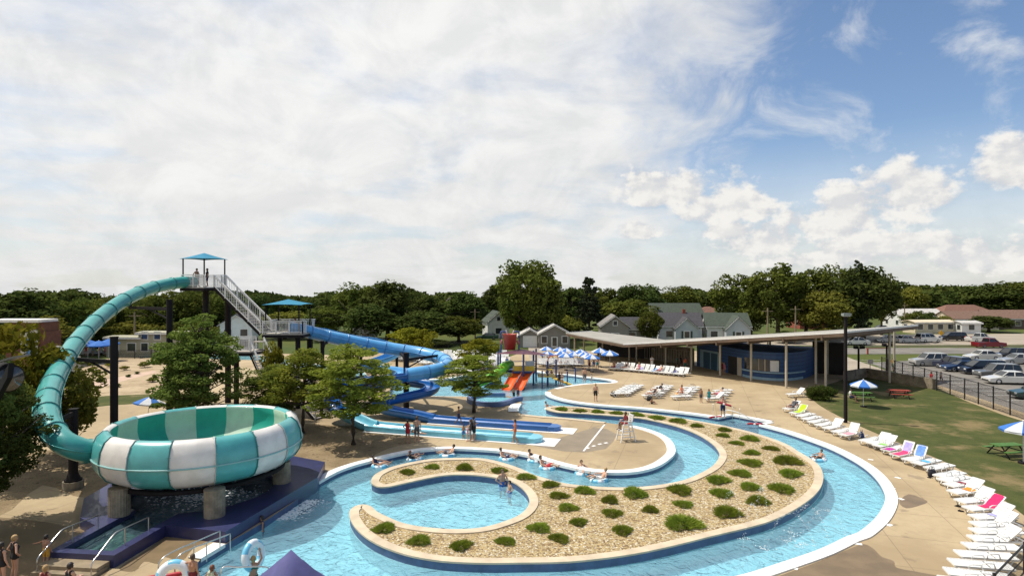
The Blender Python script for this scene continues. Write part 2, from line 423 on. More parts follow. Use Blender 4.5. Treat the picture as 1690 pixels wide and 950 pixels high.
ORD = ['first','second','third','fourth','fifth','sixth','seventh','eighth','ninth','tenth','eleventh','twelfth','thirteenth','fourteenth','fifteenth','sixteenth','seventeenth','eighteenth','nineteenth','twentieth','twenty-first','twenty-second','twenty-third','twenty-fourth','twenty-fifth','twenty-sixth','twenty-seventh','twenty-eighth','twenty-ninth','thirtieth','thirty-first','thirty-second','thirty-third','thirty-fourth']
# ================================================================== THE SETTING
WZ = -0.28                    # water level below the deck
M_DECK = m_deck(); M_COP = mat('white_coping', (0.80, 0.79, 0.76), 0.6, 0.06, 3); M_BCOP = mat('beige_coping', (0.56, 0.46, 0.33), 0.75, 0.14, 1.2, 0.1)
M_TILE = mat('blue_wall_paint', (0.065, 0.105, 0.21), 0.45, 0.2, 2); M_FLOOR = m_floor()
M_WATER = m_water('pool_water', (0.64, 0.915, 0.975), 0.62, murk=0.30)
M_WCALM = m_water('lagoon_water', (0.62, 0.90, 0.95), 0.5, 1.0, murk=0.10)
M_LAWN = m_ground('lawn', (0.048, 0.064, 0.014), (0.082, 0.088, 0.023), 0.55, (0.21, 0.16, 0.075), 0.20, 0.95, 0.9, 14)
M_TERR = m_ground('terrain_grass', (0.05, 0.078, 0.014), (0.085, 0.098, 0.02), 0.05, None, None, 0.95, 0.4, 3)
M_ASPH = m_ground('asphalt', (0.16, 0.15, 0.135), (0.23, 0.21, 0.185), 0.12, (0.12, 0.11, 0.10), 0.3, 0.9, 0.2, 20)
M_PAVE = m_ground('old_pavement', (0.30, 0.255, 0.20), (0.37, 0.32, 0.25), 0.15, None, None, 0.9, 0.2, 20)
M_PEB = m_pebble('river_stones', 12.5, [(0.50,0.36,0.165),(0.60,0.47,0.26),(0.23,0.145,0.065),(0.53,0.40,0.20),(0.74,0.66,0.50),(0.33,0.225,0.10),(0.58,0.42,0.18)])
M_MULCH = m_ground('brown_mulch', (0.20, 0.145, 0.08), (0.30, 0.225, 0.13), 0.8, (0.13, 0.09, 0.05), 1.6, 0.95, 0.8, 9)  # brown mulch of the tree beds
M_BERM = m_ground('berm_gravel', (0.36, 0.27, 0.17), (0.45, 0.35, 0.23), 0.3, (0.25, 0.19, 0.11), 0.5, 0.95, 0.7, 7)
M_WET = mat('damp_concrete', (0.235, 0.185, 0.125), 0.5, 0.12, 0.8)
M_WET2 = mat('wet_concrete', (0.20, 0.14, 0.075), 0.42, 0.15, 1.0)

# --- outline of the water (deck level, read along the inner edge of the coping)
near_left = [(280,958),(330,923),(370.5,898.6)]
bowl_edge = [(372,898),(430,864),(480,831),(525,797)]
pen_edge = [(525.6,795.8),(556.8,778.7),(585.3,768.3),(621,758.8),(661,749.4),(699,743),(746,740.8),(800,743),(838,746.5),(875.8,753),(911,763.8),(941.6,771.5),(978,778.5),(1021,780.6),(1057.7,777.6),(1088,768.4),(1109.6,753),(1114,742.5),(1108,728.7),(1094,718),(1070,708.9),(1045.5,702.8)]
pen_back = [(1000,697),(939,690.5),(888.4,686.7),(863,684)]
spout = [(856,679.5),(855.6,674),(860,666.5)]
deck_edge = [(861,659),(845,654.5),(835,652.5)]
lag_near = [(763,654),(731.6,654),(700,653),(640,652)]
lag_far = [(650,632),(700,627),(738,624.4),(790,615),(840,609),(885,612.5),(910.5,617),(936,618),(967,622),(999,625.7),(1011.6,628.5),(1008,631),(967,632.6),(936,636.4),(914,641),(905,643.5)]
park_edge = [(900.5,647),(901,650.5),(910.5,655.4),(930.8,661),(961,666),(999,670),(1056.9,674.2),(1113.7,680),(1151.6,684.6),(1185.7,689.4)]
alcove = [(1208.5,684.8),(1271,696.5),(1252,700.5)]
right_edge = [(1253,701),(1294.7,712),(1332.6,724.5),(1370.5,738.7),(1404.7,755.8),(1431,772.9),(1450,791.8),(1460.6,810.8),(1462.5,824),(1457.7,839),(1444.5,858),(1418.4,879.5),(1398,887),(1355.7,907),(1299,927),(1222,951),(1100,976),(900,1000),(700,1010),(500,1000),(300,960)]
def GG(l, z=0): return [G(u, v, z) for u, v in l]
S_pen = spline(GG(pen_edge), 6, False); S_park = spline(GG(park_edge), 5, False); S_right = spline(GG(right_edge), 6, False)
S_nl = GG(near_left[1:]); S_bowl = [G(u, v, 0) for u, v in bowl_edge]
S_back = spline(GG(pen_back), 4, False); S_spout = spline(GG(spout), 4, False)
water_ring = S_nl + S_bowl + S_pen + S_back + S_spout + GG(deck_edge) + spline(GG(lag_near), 3, False) + spline(GG(lag_far), 4, False) + S_park + GG(alcove) + S_right
# clean duplicates
def clean(r, e=0.05):
    o = [r[0]]
    for p in r[1:]:
        if (Vector(p).xy - Vector(o[-1]).xy).length > e: o.append(p)
    if (Vector(o[0]).xy - Vector(o[-1]).xy).length < e: o.pop()
    return o
water_ring = clean(water_ring)
# --- island outline (top of its coping)
IZ = 0.10
isl = [(901,672.2),(908.7,670.3),(926,669.5),(964,671.6),(1000,676),(1057,680),(1113.7,687.5),(1151.6,694),(1189.5,700.7),(1227,709),(1265,719.7),(1300,733),(1317.5,744),(1336,755),(1351.6,767),(1358.5,782),(1357,798),(1347.8,812.6),(1332.6,826),(1306,843),(1262.5,862),(1171,884.5),(1100,902),(1033,915),(941.6,925.5),(850,927.5),(802,928),(729.5,924.6),(669,913.7),(620.5,895.5),(591.5,875),(578,855.6),(577,842),(586.6,834),(601,831.5),(613,835),(622,843),(640,852),(664,861.6),(695.6,868),(744,872),(790,870),(826,861.4),(858,848),(873,831),(871,816),(858,801.5),(838,791),(802,785),(766,782.3),(729.5,784),(681,793.5),(645,801.5),(626,802.5),(613,796.5),(613.5,789),(621,780.6),(642,771),(670.5,763.6),(708.5,757),(746,755),(800,756),(850,769),(880.5,782),(911,791.5),(941.6,798),(1002.7,803),(1063.8,802),(1120,793.5),(1151.6,782),(1176,768),(1186.7,753.5),(1185.7,743.4),(1174,730),(1151.6,716),(1123,704.5),(1094.8,697),(1057,689.4),(1000,684.4),(964,682),(926,680.2),(911,677.8),(902,674.8)]
island_ring = clean(spline(GG(isl, IZ), 4))
if area2(island_ring) < 0: island_ring.reverse()
isl_in = offset(island_ring, 0.46)
park = [(-62,6),(46,6),(47,40),(49,78),(40,105),(-62,105)]
# --- bowl plunge basin
BC = Vector((-15.97, 31.4, 0)); 
plat = [(-12.24,25.87),(-10.7,33.3),(-11.2,36.3),(-14,37.8),(-19,37.2),(-21.6,34.2),(-21.2,30),(-19.6,27.5),(-18.3,26.6),(-18.3,23.9),(-15.5,23.6),(-15.2,26.6)]
plat = [Vector((x, y, 0)) for x, y in plat]
plunge = [Vector((BC.x + 3.45*math.cos(a), BC.y + 3.45*math.sin(a), 0)) for a in [2*math.pi*i/40 for i in range(40)]]
stairpool = [Vector(p) for p in ((-17.95,24.25,0),(-15.8,24.0,0),(-15.55,26.9,0),(-15.3,28.3,0),(-17.2,28.4,0),(-17.95,26.9,0))]
back_pool = [G(u, v) for u, v in ((228,591.5),(262,588.5),(420,594),(470,607),(560,622),(610,624),(600,612),(520,600),(430,586),(300,583),(240,585))]
# --- ground sheets
gm = MB(); gm.add([(-900,330,-.02),(900,330,-.02),(1800,1700,-140),(-1800,1700,-140)], [(0,1,2,3)])   # the land falls away behind the houses
struct(gm.sheet([[Vector((-900,-60,0)),Vector((900,-60,0)),Vector((900,330,0)),Vector((-900,330,0))], [Vector((-61,7,0)),Vector((45,7,0)),Vector((46,40,0)),Vector((48,77,0)),Vector((39,104,0)),Vector((-61,104,0))]], -0.02).build('ground', M_TERR))
struct(MB().sheet([[Vector((x,y,0)) for x,y in park], water_ring, back_pool, plunge], 0.0).build('pool_deck', M_DECK))
struct(MB().sheet([water_ring], -0.95).build('river_floor', M_FLOOR))
struct(MB().sheet([water_ring, island_ring], WZ).build('river_water', M_WATER))
struct(MB().wallstrip(water_ring, WZ - .03, -0.004).build('river_wall', M_TILE)); struct(MB().wallstrip(water_ring, -0.95, WZ - .03).build('river_wall', M_FLOOR))
bp = MB(); bp.sheet([back_pool], -0.9); struct(bp.build('lap_pool_floor', M_FLOOR))
struct(MB().wallstrip(back_pool, -0.9, -0.004).build('lap_pool_wall', M_COP)); struct(MB().sheet([back_pool], -0.12).build('lap_pool_water', M_WCALM))
# white coping: a rounded kerb laid on the deck along the water
def coping(line, w, name='coping', m=M_COP, z=0.0, side=1):
    o = offset(line, side * w, False); i2 = offset(line, -side * 0.04, False)
    mb = MB(); n = len(line)
    mb.band(i2, o, z + 0.055, False)
    mb.wallstrip(i2, z - 0.10, z + 0.055, False); mb.wallstrip(o, z - 0.02, z + 0.055, False)
    return struct(mb.build(name, m))
sgn = -1 if area2(water_ring) > 0 else 1      # deck side of the ring
coping(S_pen, 0.52, side=sgn); coping(S_park + GG(alcove[:1]), 0.55, side=sgn)
coping(GG([alcove[0], alcove[1]]), 0.5, side=sgn); coping(S_right, 0.52, side=sgn); coping(S_nl, 0.55, side=sgn)
coping(S_spout, 0.9, side=sgn); coping(S_back, 0.5, 'coping', M_BCOP, side=sgn); coping(GG([alcove[1], alcove[2]]), 0.35, side=sgn)
coping(spline(GG(lag_far), 4, False)[:-4], 0.5, 'coping', M_COP, z=-0.04, side=sgn)
coping(spline(GG(lag_near), 3, False), 0.35, 'coping', M_BCOP, z=-0.03, side=sgn)
# beach of the lagoon: shallow pale floors rising to the deck
struct(MB().sheet([clean(spline(GG(lag_near), 3, False) + spline(GG(lag_far), 4, False))], -0.46).build('lagoon_floor', mat('lagoon_floor_paint', (0.55, 0.76, 0.82), 0.7, 0.1, 0.4)))
# alcove steps
for k in range(3):
    a = GG(alcove); c = (G(1200,692) + a[1] + a[2]) / 3
    MBs = MB().prism([c.lerp(p, 1 - 0.22 * k) for p in (G(1190,690), a[0], a[1], a[2])], -1.2, -0.32 - 0.2 * (2 - k) - 0.05)
    struct(MBs.build('pool_step', M_TILE if k else M_FLOOR))
# --- the island
iw = thing('island_wall', 'long curving beige kerb with blue painted side around the gravel island', 'wall', G(1000, 850).to_tuple())
L = iw.location
MB().band(island_ring, isl_in, IZ).wallstrip(isl_in, -0.1, IZ).wallstrip(offset(island_ring, 0.0), IZ - 0.075, IZ).build('kerb', M_BCOP, iw, L)
MB().wallstrip(offset(island_ring, 0.035), WZ - .03, IZ - 0.06).build('side_wall', M_TILE, iw, L); MB().wallstrip(offset(island_ring, 0.035), -0.95, WZ - .03).build('footing', M_FLOOR, iw, L)
gs = MB(); V, T = fill([isl_in]); gs.add([(p[0], p[1], IZ - 0.05) for p in V], T)
tag(gs.build('island_gravel', M_PEB), 'tan and white river stones covering the island between the shrubs', 'gravel', kind='stuff')
# --- bowl basin
bw = thing('plunge_pool_wall', 'blue painted raised basin wall under the green and white bowl slide', 'pool wall', (-16, 31, 0))
L = bw.location; M_BLUE = mat('violet_blue_paint', (0.031, 0.035, 0.105), 0.38, 0.18, 1.5, coat=0.2)
mb = MB(); mb.sheet([plat, plunge, stairpool], 0.5) if False else None
def disc(r, n=40): return [Vector((BC.x + r*math.cos(2*math.pi*i/n), BC.y + r*math.sin(2*math.pi*i/n), 0)) for i in range(n)]
# union of plunge circle and stair channel
sp = [Vector(p) for p in ((-17.95,24.25,0),(-15.85,24.0,0),(-15.6,26.6,0))]
a_r = math.atan2(28.02 - BC.y, -15.4 - BC.x); a_l = math.atan2(28.35 - BC.y, -17.75 - BC.x)
arc = []
n = 44; aa = a_r
span = (a_l - a_r) % (2*math.pi)
basin = sp + [Vector((BC.x + 3.45*math.cos(a_r + span*i/n), BC.y + 3.45*math.sin(a_r + span*i/n), 0)) for i in range(n + 1)]
basin = clean(basin)
mb = MB(); mb.sheet([plat, basin], 0.5); mb.wallstrip(plat, -1.2, 0.5); mb.wallstrip(basin, -0.7, 0.5); mb.build('basin', M_BLUE, bw, L)
struct(MB().sheet([basin], -0.7).build('plunge_pool_floor', mat('dark_pool_paint', (0.12, 0.30, 0.36), 0.6, 0.2)))
struct(MB().sheet([basin], 0.27).build('plunge_pool_water', m_water('plunge_water', (0.30, 0.62, 0.66), 1.6, 1.3, murk=0.12)))
mb = MB()
for i in range(2): mb.box((-16.95, 24.0 - 0.55 - 0.35*i + .1, 0.14 - 0.07*i), (2.5, 0.9 - 0.1*i, 0.28 - 0.14*i), R(-6))
st = mb.build('entry_step', mat('wet_step_concrete', (0.26, 0.20, 0.125), 0.5, 0.2, 2)); tag(st, 'low brown concrete entry steps at the foot of the blue plunge pool', 'steps')
# little weir where the basin spills into the river
wv = [Vector((-11.55,29.2,0)), Vector((-10.98,32.0,0))]
fo = MB(); rr = random.Random(3)
for k in range(620):
    t = rr.random(); p = wv[0].lerp(wv[1], t) + Vector((0.15 + abs(rr.gauss(0, .5)), rr.gauss(0, .1), 0)); q = rr.uniform(.012, .042)
    fo.ball((p.x, p.y, WZ + .005), (q * 1.8, q, q * .35), 6, 4)
for k in range(520):
    p = Vector((rr.gauss(-15.7, 1.1), rr.gauss(31.0, 0.7), 0)); q = rr.uniform(.015, .05); fo.ball((p.x, p.y, .275), (q * 1.5, q, q * .5), 6, 4)
M_FOAM = mat('white_foam', (0.85, 0.88, 0.88), 0.6, 0.05)
tag(fo.build('foam', M_FOAM), 'white foam where the bowl basin splashes and spills into the river', 'foam', kind='stuff')
# --- dry land: lawn, beds, wet areas, car parks and roads
def land(name, pts, z, m, sm=4, world=False):
    r = pts if world else GG(pts)
    r = clean(spline(r, sm)) if sm else r
    return struct(MB().sheet([r], z).build(name, m))
land('lawn', [(1335,646),(1352,668),(1400,694),(1440,712),(1500,737),(1560,762),(1610,790),(1645,815),(1690,850),(1760,900),(1900,900),(1900,740),(1700,698),(1592,660),(1520,630),(1430,617),(1380,630)], 0.006, M_LAWN, 3)
land('tree_bed', [(0,850),(70,800),(150,822),(215,770),(330,742),(470,760),(560,772),(640,740),(700,722),(640,706),(520,700),(420,690),(300,690),(150,735),(60,745),(0,770)], 0.005, M_MULCH, 3)
land('planting_berm', [(108,650),(200,652),(262,646),(285,620),(290,600),(240,592),(190,590),(140,600),(100,610)], 0.008, M_BERM, 4)
land('side_lawn', [(90,690),(150,672),(250,664),(340,655),(330,648),(250,650),(150,655),(60,672)], 0.010, M_LAWN, 3)
land('far_slide_lawn', [(420,580),(520,585),(620,585),(640,575),(700,585),(830,592),(835,575),(640,566),(420,570)], 0.012, M_TERR, 2)
land('footpath', [(118,640),(175,626),(250,612),(256,615),(190,632),(135,650)], 0.016, mat('pink_path', (0.50, 0.36, 0.27), 0.9, 0.1, 1), 3)
land('wet_area', [(880,735),(940,717),(1000,699.5),(975,705),(1000,707),(1018,716),(1012,728),(1000,740),(965,746),(930,744)], 0.004, M_WET, 0)
land('wet_area', [(1425,897),(1442,905),(1455,918),(1475,925),(1480,936),(1520,944),(1565,955),(1500,1000),(1300,1000),(1180,985),(1250,962),(1340,930),(1385,912)], 0.004, M_WET2, 3)
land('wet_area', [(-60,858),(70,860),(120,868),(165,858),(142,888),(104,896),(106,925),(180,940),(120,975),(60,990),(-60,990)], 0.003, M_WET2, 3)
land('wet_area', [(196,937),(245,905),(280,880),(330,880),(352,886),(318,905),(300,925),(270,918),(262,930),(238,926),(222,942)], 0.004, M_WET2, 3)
land('wet_area', [(1484,828),(1500,815),(1530,826),(1522,832),(1496,838)], 0.004, M_WET2, 3)
land('wet_area', [(880,606),(960,606),(1000,611),(1012,617),(960,620),(900,612)], 0.004, M_WET2, 3)
for a, b in (((998,700),(963,744)),):
    a, b = G(*a), G(*b); struct(MB().beam(a + Vector((0,0,.008)), b + Vector((0,0,.008)), .12, .006).build('trench_drain', M_COP))
for u, v in ((1487,823),(1468,866),(1416,897),(1482,788),(1472,805),(1437,758),(1302,712),(1364,733),(970,739),(980,735.5),(990,732.5),(1000,730.5),(1310,937)):
    p = G(u, v); o = MB().box((0,0,0), (0.30,0.20,0.012), math.atan2(p.y-30, p.x-16)+1.57).build('deck_tile', M_COP); o.location = (p.x, p.y, 0.010)
    tag(o, 'small white marker plate set flush in the tan pool deck', 'deck plate', 'white marker plates set in the deck')
# land beyond the fence
road = lambda name, pts, z, m: struct(MB().sheet([[Vector((x, y, 0)) for x, y in pts]], z).build(name, m))
road('car_park', [(43.2,20),(44.6,52),(47.5,66),(50,80),(52,88),(64,93),(160,93),(160,20)], 0.002, M_ASPH)
road('access_road', [(40,100),(60,100),(180,104),(180,113),(60,110.5),(40,108)], 0.004, M_ASPH)
road('far_car_park', [(45,115),(80,116),(200,120),(200,150),(84,142),(48,136)], 0.003, M_PAVE)
road('pavement', [(38,80),(49.5,80),(52,92),(54,99.5),(42,99.5),(36,90)], 0.006, M_PAVE)
road('driveway', [(2.6,88),(5.5,88),(5.2,112),(3.0,112)], 0.005, M_PAVE)
kb = MB(); kb.box((105, 113.9, 0.06), (150, 0.2, 0.14), R(1.9)); struct(kb.build('kerb_line', M_PAVE))
ln = MB()
for i in range(14): ln.box((50.2 + i*0.25, 56 + i*2.75, 0.0075), (4.6, 0.11, 0.005), R(-4))
struct(ln.build('parking_markings', mat('road_paint', (0.75, 0.74, 0.70), 0.7, 0.15, 3)))
# ================================================================== SLIDES AND TOWER
def m_gel(name, col, rough=0.32, coat=0.25): return mat(name, col, rough, 0.10, 1.2, 0.0, coat=coat)
M_TEAL = m_gel('teal_gelcoat', (0.055, 0.33, 0.31)); M_TEALR = m_gel('teal_flange', (0.03, 0.19, 0.18))
M_BOWLW = m_gel('white_gelcoat', (0.70, 0.67, 0.63)); M_BOWLT = m_gel('pale_teal_gelcoat', (0.085, 0.375, 0.375))
M_INT = m_gel('bowl_inside_green', (0.006, 0.29, 0.215), .6, 0.0); M_INS = m_gel('bowl_inside_sage', (0.39, 0.52, 0.40), .6, 0.0)
M_BLT = m_gel('light_blue_gelcoat', (0.095, 0.35, 0.66)); M_BLD = m_gel('deep_blue_gelcoat', (0.012, 0.125, 0.40)); M_TURQ = m_gel('turquoise_gelcoat', (0.17, 0.52, 0.66))
M_BLR = m_gel('blue_flange', (0.05, 0.17, 0.40))
M_STEEL = mat('dark_steel', (0.014, 0.011, 0.012), 0.75, 0.2, 2, spec=0.2); M_WRAIL = mat('white_rail', (0.78, 0.76, 0.73), 0.5, 0.08, 3); M_GALV = mat('stainless_tube', (0.55, 0.54, 0.52), 0.28, 0.1, 3, metal=0.9)
M_CONC = mat('ribbed_concrete', (0.25, 0.21, 0.15), 0.85, 0.3, 2.5, 0.3, 14); M_CANV = mat('teal_canvas', (0.014, 0.20, 0.33), 0.85, 0.12, 1.5); M_TREAD = mat('stair_tread', (0.42, 0.38, 0.33), 0.8, 0.15, 2)
# --- bowl
bowl = thing('bowl_slide', 'huge round bowl slide with alternating white and teal panels on four concrete pillars', 'bowl slide', (BC.x, BC.y, 0.5))
bowl_o = [(4.06,3.46),(4.14,3.54),(4.32,3.55),(4.58,3.32),(4.75,2.90),(4.81,2.46),(4.81,2.30),(4.74,1.94),(4.52,1.60),(4.15,1.36),(3.7,1.22),(3.0,1.16)]
bowl_i = [(4.06,3.46),(4.02,3.40),(4.07,3.1),(4.08,2.75),(3.98,2.38),(3.70,2.02),(3.2,1.72),(2.4,1.5),(1.5,1.36),(1.0,1.31),(0.7,1.29)]
NP = 16
for i in range(NP):
    a0 = 2*math.pi*(i + .45)/NP; a1 = a0 + 2*math.pi/NP
    o = MB().lathe(bowl_o, k=8, a0=a0, a1=a1).build('outer_panel', M_BOWLT if i % 2 else M_BOWLW, bowl)
    o['label'] = ('teal' if i % 2 else 'white') + ' outer panel of the bowl'
    o = MB().lathe(bowl_i[::-1], k=8, a0=a0, a1=a1).build('inner_panel', M_INS if i % 2 else M_INT, bowl)
    mb = MB()
    pr = [Vector((r*1.004*math.cos(a0), r*1.004*math.sin(a0), z)) for r, z in bowl_o]
    mb.sweep(pr, [(-.02,-.02),(.02,-.02),(.02,.035),(-.02,.035)], up=(math.cos(a0), math.sin(a0), 0.35))
    for q in range(1, len(pr) - 1):                 # bolt heads along the flange
        for w in (.06, -.06):
            d = Vector((-math.sin(a0), math.cos(a0), 0)) * w
            mb.ball(pr[q] + d, .016, 5, 4)
    mb.build('seam_flange', M_TEALR if i % 2 == 0 else mat('seam_grey', (0.45,0.46,0.44), .5), bowl)
mb = MB(); ring = [Vector((4.82*math.cos(t), 4.82*math.sin(t), 2.38)) for t in [2*math.pi*i/72 for i in range(72)]]
mb.sweep(ring, [(-.05,-.03),(.05,-.03),(.05,.03),(-.05,.03)], loop=True); mb.build('rim_flange', m_gel('rim_pale_teal', (0.25,0.47,0.46)), bowl)
mb = MB(); ring = [Vector((3.9*math.cos(t), 3.9*math.sin(t), 1.08)) for t in [2*math.pi*i/48 for i in range(48)]]
mb.sweep(ring, [(-.1,-.09),(.1,-.09),(.1,.09),(-.1,.09)], loop=True)
for k in range(4): mb.beam((3.9*math.cos(k*math.pi/4), 3.9*math.sin(k*math.pi/4), 1.05), (-3.9*math.cos(k*math.pi/4), -3.9*math.sin(k*math.pi/4), 1.05), .14, .16)
mb.build('ring_beam', M_STEEL, bowl)
for x, y, h in ((-13.6,27.7,1.25),(-18.05,27.85,1.25),(-12.35,32.5,1.1),(-18.6,35.0,1.1)):
    mb = MB(); n = 48
    ring0 = [(0.44 + (.012 if i % 2 else 0))for i in range(n)]
    vs = [Vector((x-BC.x + ring0[i]*math.cos(2*math.pi*i/n), y-BC.y + ring0[i]*math.sin(2*math.pi*i/n), z)) for z in (-0.02, h) for i in range(n)]
    mb.add(vs, [(i,(i+1)%n,n+(i+1)%n,n+i) for i in range(n)]); mb.add(vs, [tuple(range(n,2*n))]); mb.build('pillar', M_CONC, bowl)
# --- tube slides
def ctr(pts): return spline(pts, 10, False)
def tube_slide(root, pts, r, m, mf, every=1.75, t0=0.0, bolts=False):
    L = root.location; acc = t0
    MB().tube(pts, r, 20, caps=False).build('tube', m, root, L)
    sl = MB().sweep(pts, [(r+.005,-.03),(r+.05,-.03),(r+.05,.03),(r+.005,.03)]); sl.sweep(pts, [(-r-.05,-.03),(-r-.005,-.03),(-r-.005,.03),(-r-.05,.03)]); sl.build('side_flange', m, root, L)
    for i in range(1, len(pts) - 1):
        acc += (pts[i] - pts[i-1]).length
        if acc >= every:
            acc = 0; t = (pts[i+1] - pts[i-1]).normalized() * .035
            MB().tube([pts[i] - t, pts[i] + t], r + .055, 20).build('joint_flange', mf, root, L)
teal_px = [(322,466,57),(300,466,56),(278,469,54.7),(245,477,52.3),(205,495,48.7),(165,524,45),(130,560,41),(102,602,37),(84,640,33.6),(77,672,31),(82,702,29.4),(104,729,28.5),(135,742,28.7),(166,746,29.6),(186,745,30.3)]
teal_pts = ctr([P(*a) for a in teal_px])
tt = thing('tube_slide', 'teal enclosed tube slide sweeping down from the tall tower into the bowl', 'tube slide', (teal_pts[0].x, teal_pts[0].y, 0))
tube_slide(tt, teal_pts, 0.54, M_TEAL, M_TEALR, 2.1)
def column(root, x, y, top, w, arm_to=None, footing=False, armz=None, brace=True):
    L = root.location; mb = MB(); mb.cyl((x, y, 0.0 if not footing else .5), w/2, top - (0 if not footing else .5), 16); mb.cyl((x, y, top), w/2 + .03, .04, 16)
    c = mb.build('steel_column', M_STEEL, root, L)
    if footing:
        MB().cyl((x, y, 0), .5, .42, 24).build('footing', M_CONC, c, L).location = (0,0,0)
        mb = MB(); mb.cyl((x, y, .42), .42, .1, 20); mb.cyl((x, y, .5), w/2 + .14, .35, 16, w/2); mb.build('base_plate', M_STEEL, c, L)
    for a in (arm_to or []):
        a = Vector(a); z = armz or min(top - .25, a.z - .75); p = Vector((x, y, z)); q = Vector((a.x, a.y, z)); mb = MB()
        mb.beam(p, q, .16, .22); mb.beam(q - Vector((0,0,.1)), a - Vector((0,0,.5)), .16, .16)
        if brace: mb.beam(Vector((x, y, z - .8)), p.lerp(q, .55), .10, .10)
        ar = mb.build('support_arm', M_STEEL, root, L)
def near(pts, i): return pts[max(0, min(len(pts) - 1, i))]
column(tt, -24.3, 37.0, 7.9, .44, [P(112,585,38.5)], armz=6.4); column(tt, -26.0, 46.0, 10.0, .44, [P(215,489,49.5)], armz=9.3); column(tt, -23.9, 33.0, 4.3, .46, [P(82,690,30.0)], footing=True, armz=4.1)
# --- tower
tw = thing('slide_tower', 'tall steel slide tower with white stair flights and two teal fabric canopies', 'slide tower', (-29, 58, 0)); L = tw.location
def floor_(x0, x1, y0, y1, z, name='platform'):
    mb = MB(); mb.box(((x0+x1)/2, (y0+y1)/2, z - .06), (x1-x0, y1-y0, .12)); mb.build(name, M_TREAD, tw, L)
    mb = MB()
    for y in (y0, y1): mb.beam((x0, y, z - .25), (x1, y, z - .25), .16, .26)
    for x in (x0, (x0+x1)/2, x1): mb.beam((x, y0, z - .25), (x, y1, z - .25), .14, .24)
    mb.build('floor_beam', M_STEEL, tw, L)
def rail(pts, h=1.1, name='railing', pick=0.13, root=tw, m=M_WRAIL):
    L = root.location; mb = MB(); pts = [Vector(p) for p in pts]
    for a, b in zip(pts, pts[1:]):
        d = (b - a); n = max(1, round(d.xy.length / 1.3)); up = Vector((0, 0, 1))
        mb.beam(a + up*h, b + up*h, .085, .085); mb.beam(a + up*.12, b + up*.12, .06, .06); mb.beam(a + up*h*.86, b + up*h*.86, .05, .05)
        for i in range(n + 1): p = a.lerp(b, i/n); mb.beam(p, p + up*h, .085, .085)
        k = max(1, round(d.xy.length / pick))
        for i in range(1, k): p = a.lerp(b, i/k); mb.beam(p + up*.12, p + up*h*.86, .026, .026)
    return mb.build(name, m, root, L)
def flight(a, b, w, n):
    """a top edge centre, b bottom edge centre"""
    a, b = Vector(a), Vector(b); d = (b - a); t = Vector((d.x, d.y, 0)).normalized(); s = Vector((-t.y, t.x, 0)); mb = MB(); ang = math.atan2(t.y, t.x)
    for i in range(n): p = a.lerp(b, (i + .5)/n); mb.box(p - Vector((0,0,.0)), (d.xy.length/n + .05, w, .05), ang)
    mb.build('stair_treads', M_TREAD, tw, L)
    for q in (1, -1): MB().beam(a + s*q*w/2 - Vector((0,0,.08)), b + s*q*w/2 - Vector((0,0,.08)), .07, .32).build('stringer', M_STEEL, tw, L)
    for q in (1, -1): rail([a + s*q*(w/2+.03), b + s*q*(w/2+.03)], name='stair_railing', pick=.2)
Z1, Z2, Z3, Z4 = 11.0, 6.8, 5.4, 3.1
floor_(-22.4, -18.8, 54.4, 57.8, Z2); floor_(-25.0, -22.6, 52.4, 55.0, Z3, 'landing'); floor_(-21.2, -19.3, 51.4, 53.6, Z4, 'landing')
flight((-27.35, 56.75, Z1), (-22.45, 55.3, Z2), 1.5, 17)
MB().box((-22.6, 54.6, (Z2+Z3)/2), (1.1, 1.3, .05)).build('stair_treads', M_TREAD, tw, L)
flight((-22.6, 53.6, Z3), (-21.15, 52.7, Z4), 1.4, 10); flight((-19.3, 52.2, Z4), (-15.9, 50.6, 0.02), 1.4, 14)
rail([(-22.4,54.4,Z2),(-18.8,54.4,Z2),(-18.8,55.3,Z2)]); rail([(-22.4,57.8,Z2),(-18.8,57.8,Z2),(-18.8,57.2,Z2)]); rail([(-22.4,57.8,Z2),(-22.4,56.2,Z2)])
rail([(-25,55,Z3),(-25,52.4,Z3),(-22.6,52.4,Z3)]); rail([(-25,55,Z3),(-23.2,55,Z3)]); rail([(-21.2,51.4,Z4),(-19.3,51.4,Z4)]); rail([(-21.2,53.6,Z4),(-19.3,53.6,Z4)])
for x, y, t in ((-29.0,57.4,Z1-.3),(-27.0,57.6,Z1-1.2),(-22.0,57.4,Z2-.3),(-19.4,54.9,Z2-.3),(-19.2,57.4,Z2-.3),(-24.2,53.2,Z3-.3),(-20.4,52.4,Z4-.3)):
    MB().cyl((x, y, 0), .27 if t > 9 else .22, t, 14).build('steel_column', M_STEEL, tw, L)
def canopy(x0, x1, y0, y1, ze, zt, root=tw, m=M_CANV, zf=None):
    L = root.location; cx, cy = (x0+x1)/2, (y0+y1)/2; mb = MB(); e = .25
    # sagging hip of fabric
    N = 8; vs = []; fs = []
    for i in range(N + 1):
        for j in range(N + 1):
            u, v = i/N*2 - 1, j/N*2 - 1; r = max(abs(u), abs(v)); z = ze + (zt - ze) * ((1 - r) ** 1.12)
            if r > .99: z -= .10 * (1 - min(abs(u), abs(v)) ** 2) * -1 * .5
            vs.append((cx + u*(x1-x0+2*e)/2, cy + v*(y1-y0+2*e)/2, z))
    for i in range(N):
        for j in range(N): a = i*(N+1)+j; fs.append((a, a+N+1, a+N+2, a+1))
    mb.add(vs, fs, True)
    mb.add([(x, y, z - .02) for x, y, z in vs], [f[::-1] for f in fs], True)
    c = mb.build('canopy', m, root, L)
    for x, y in ((x0,y0),(x1,y0),(x0,y1),(x1,y1)): MB().beam((x, y, zf), (x, y, ze + .02), .09, .09, up=(0,1,0)).build('canopy_post', M_STEEL, root, L)
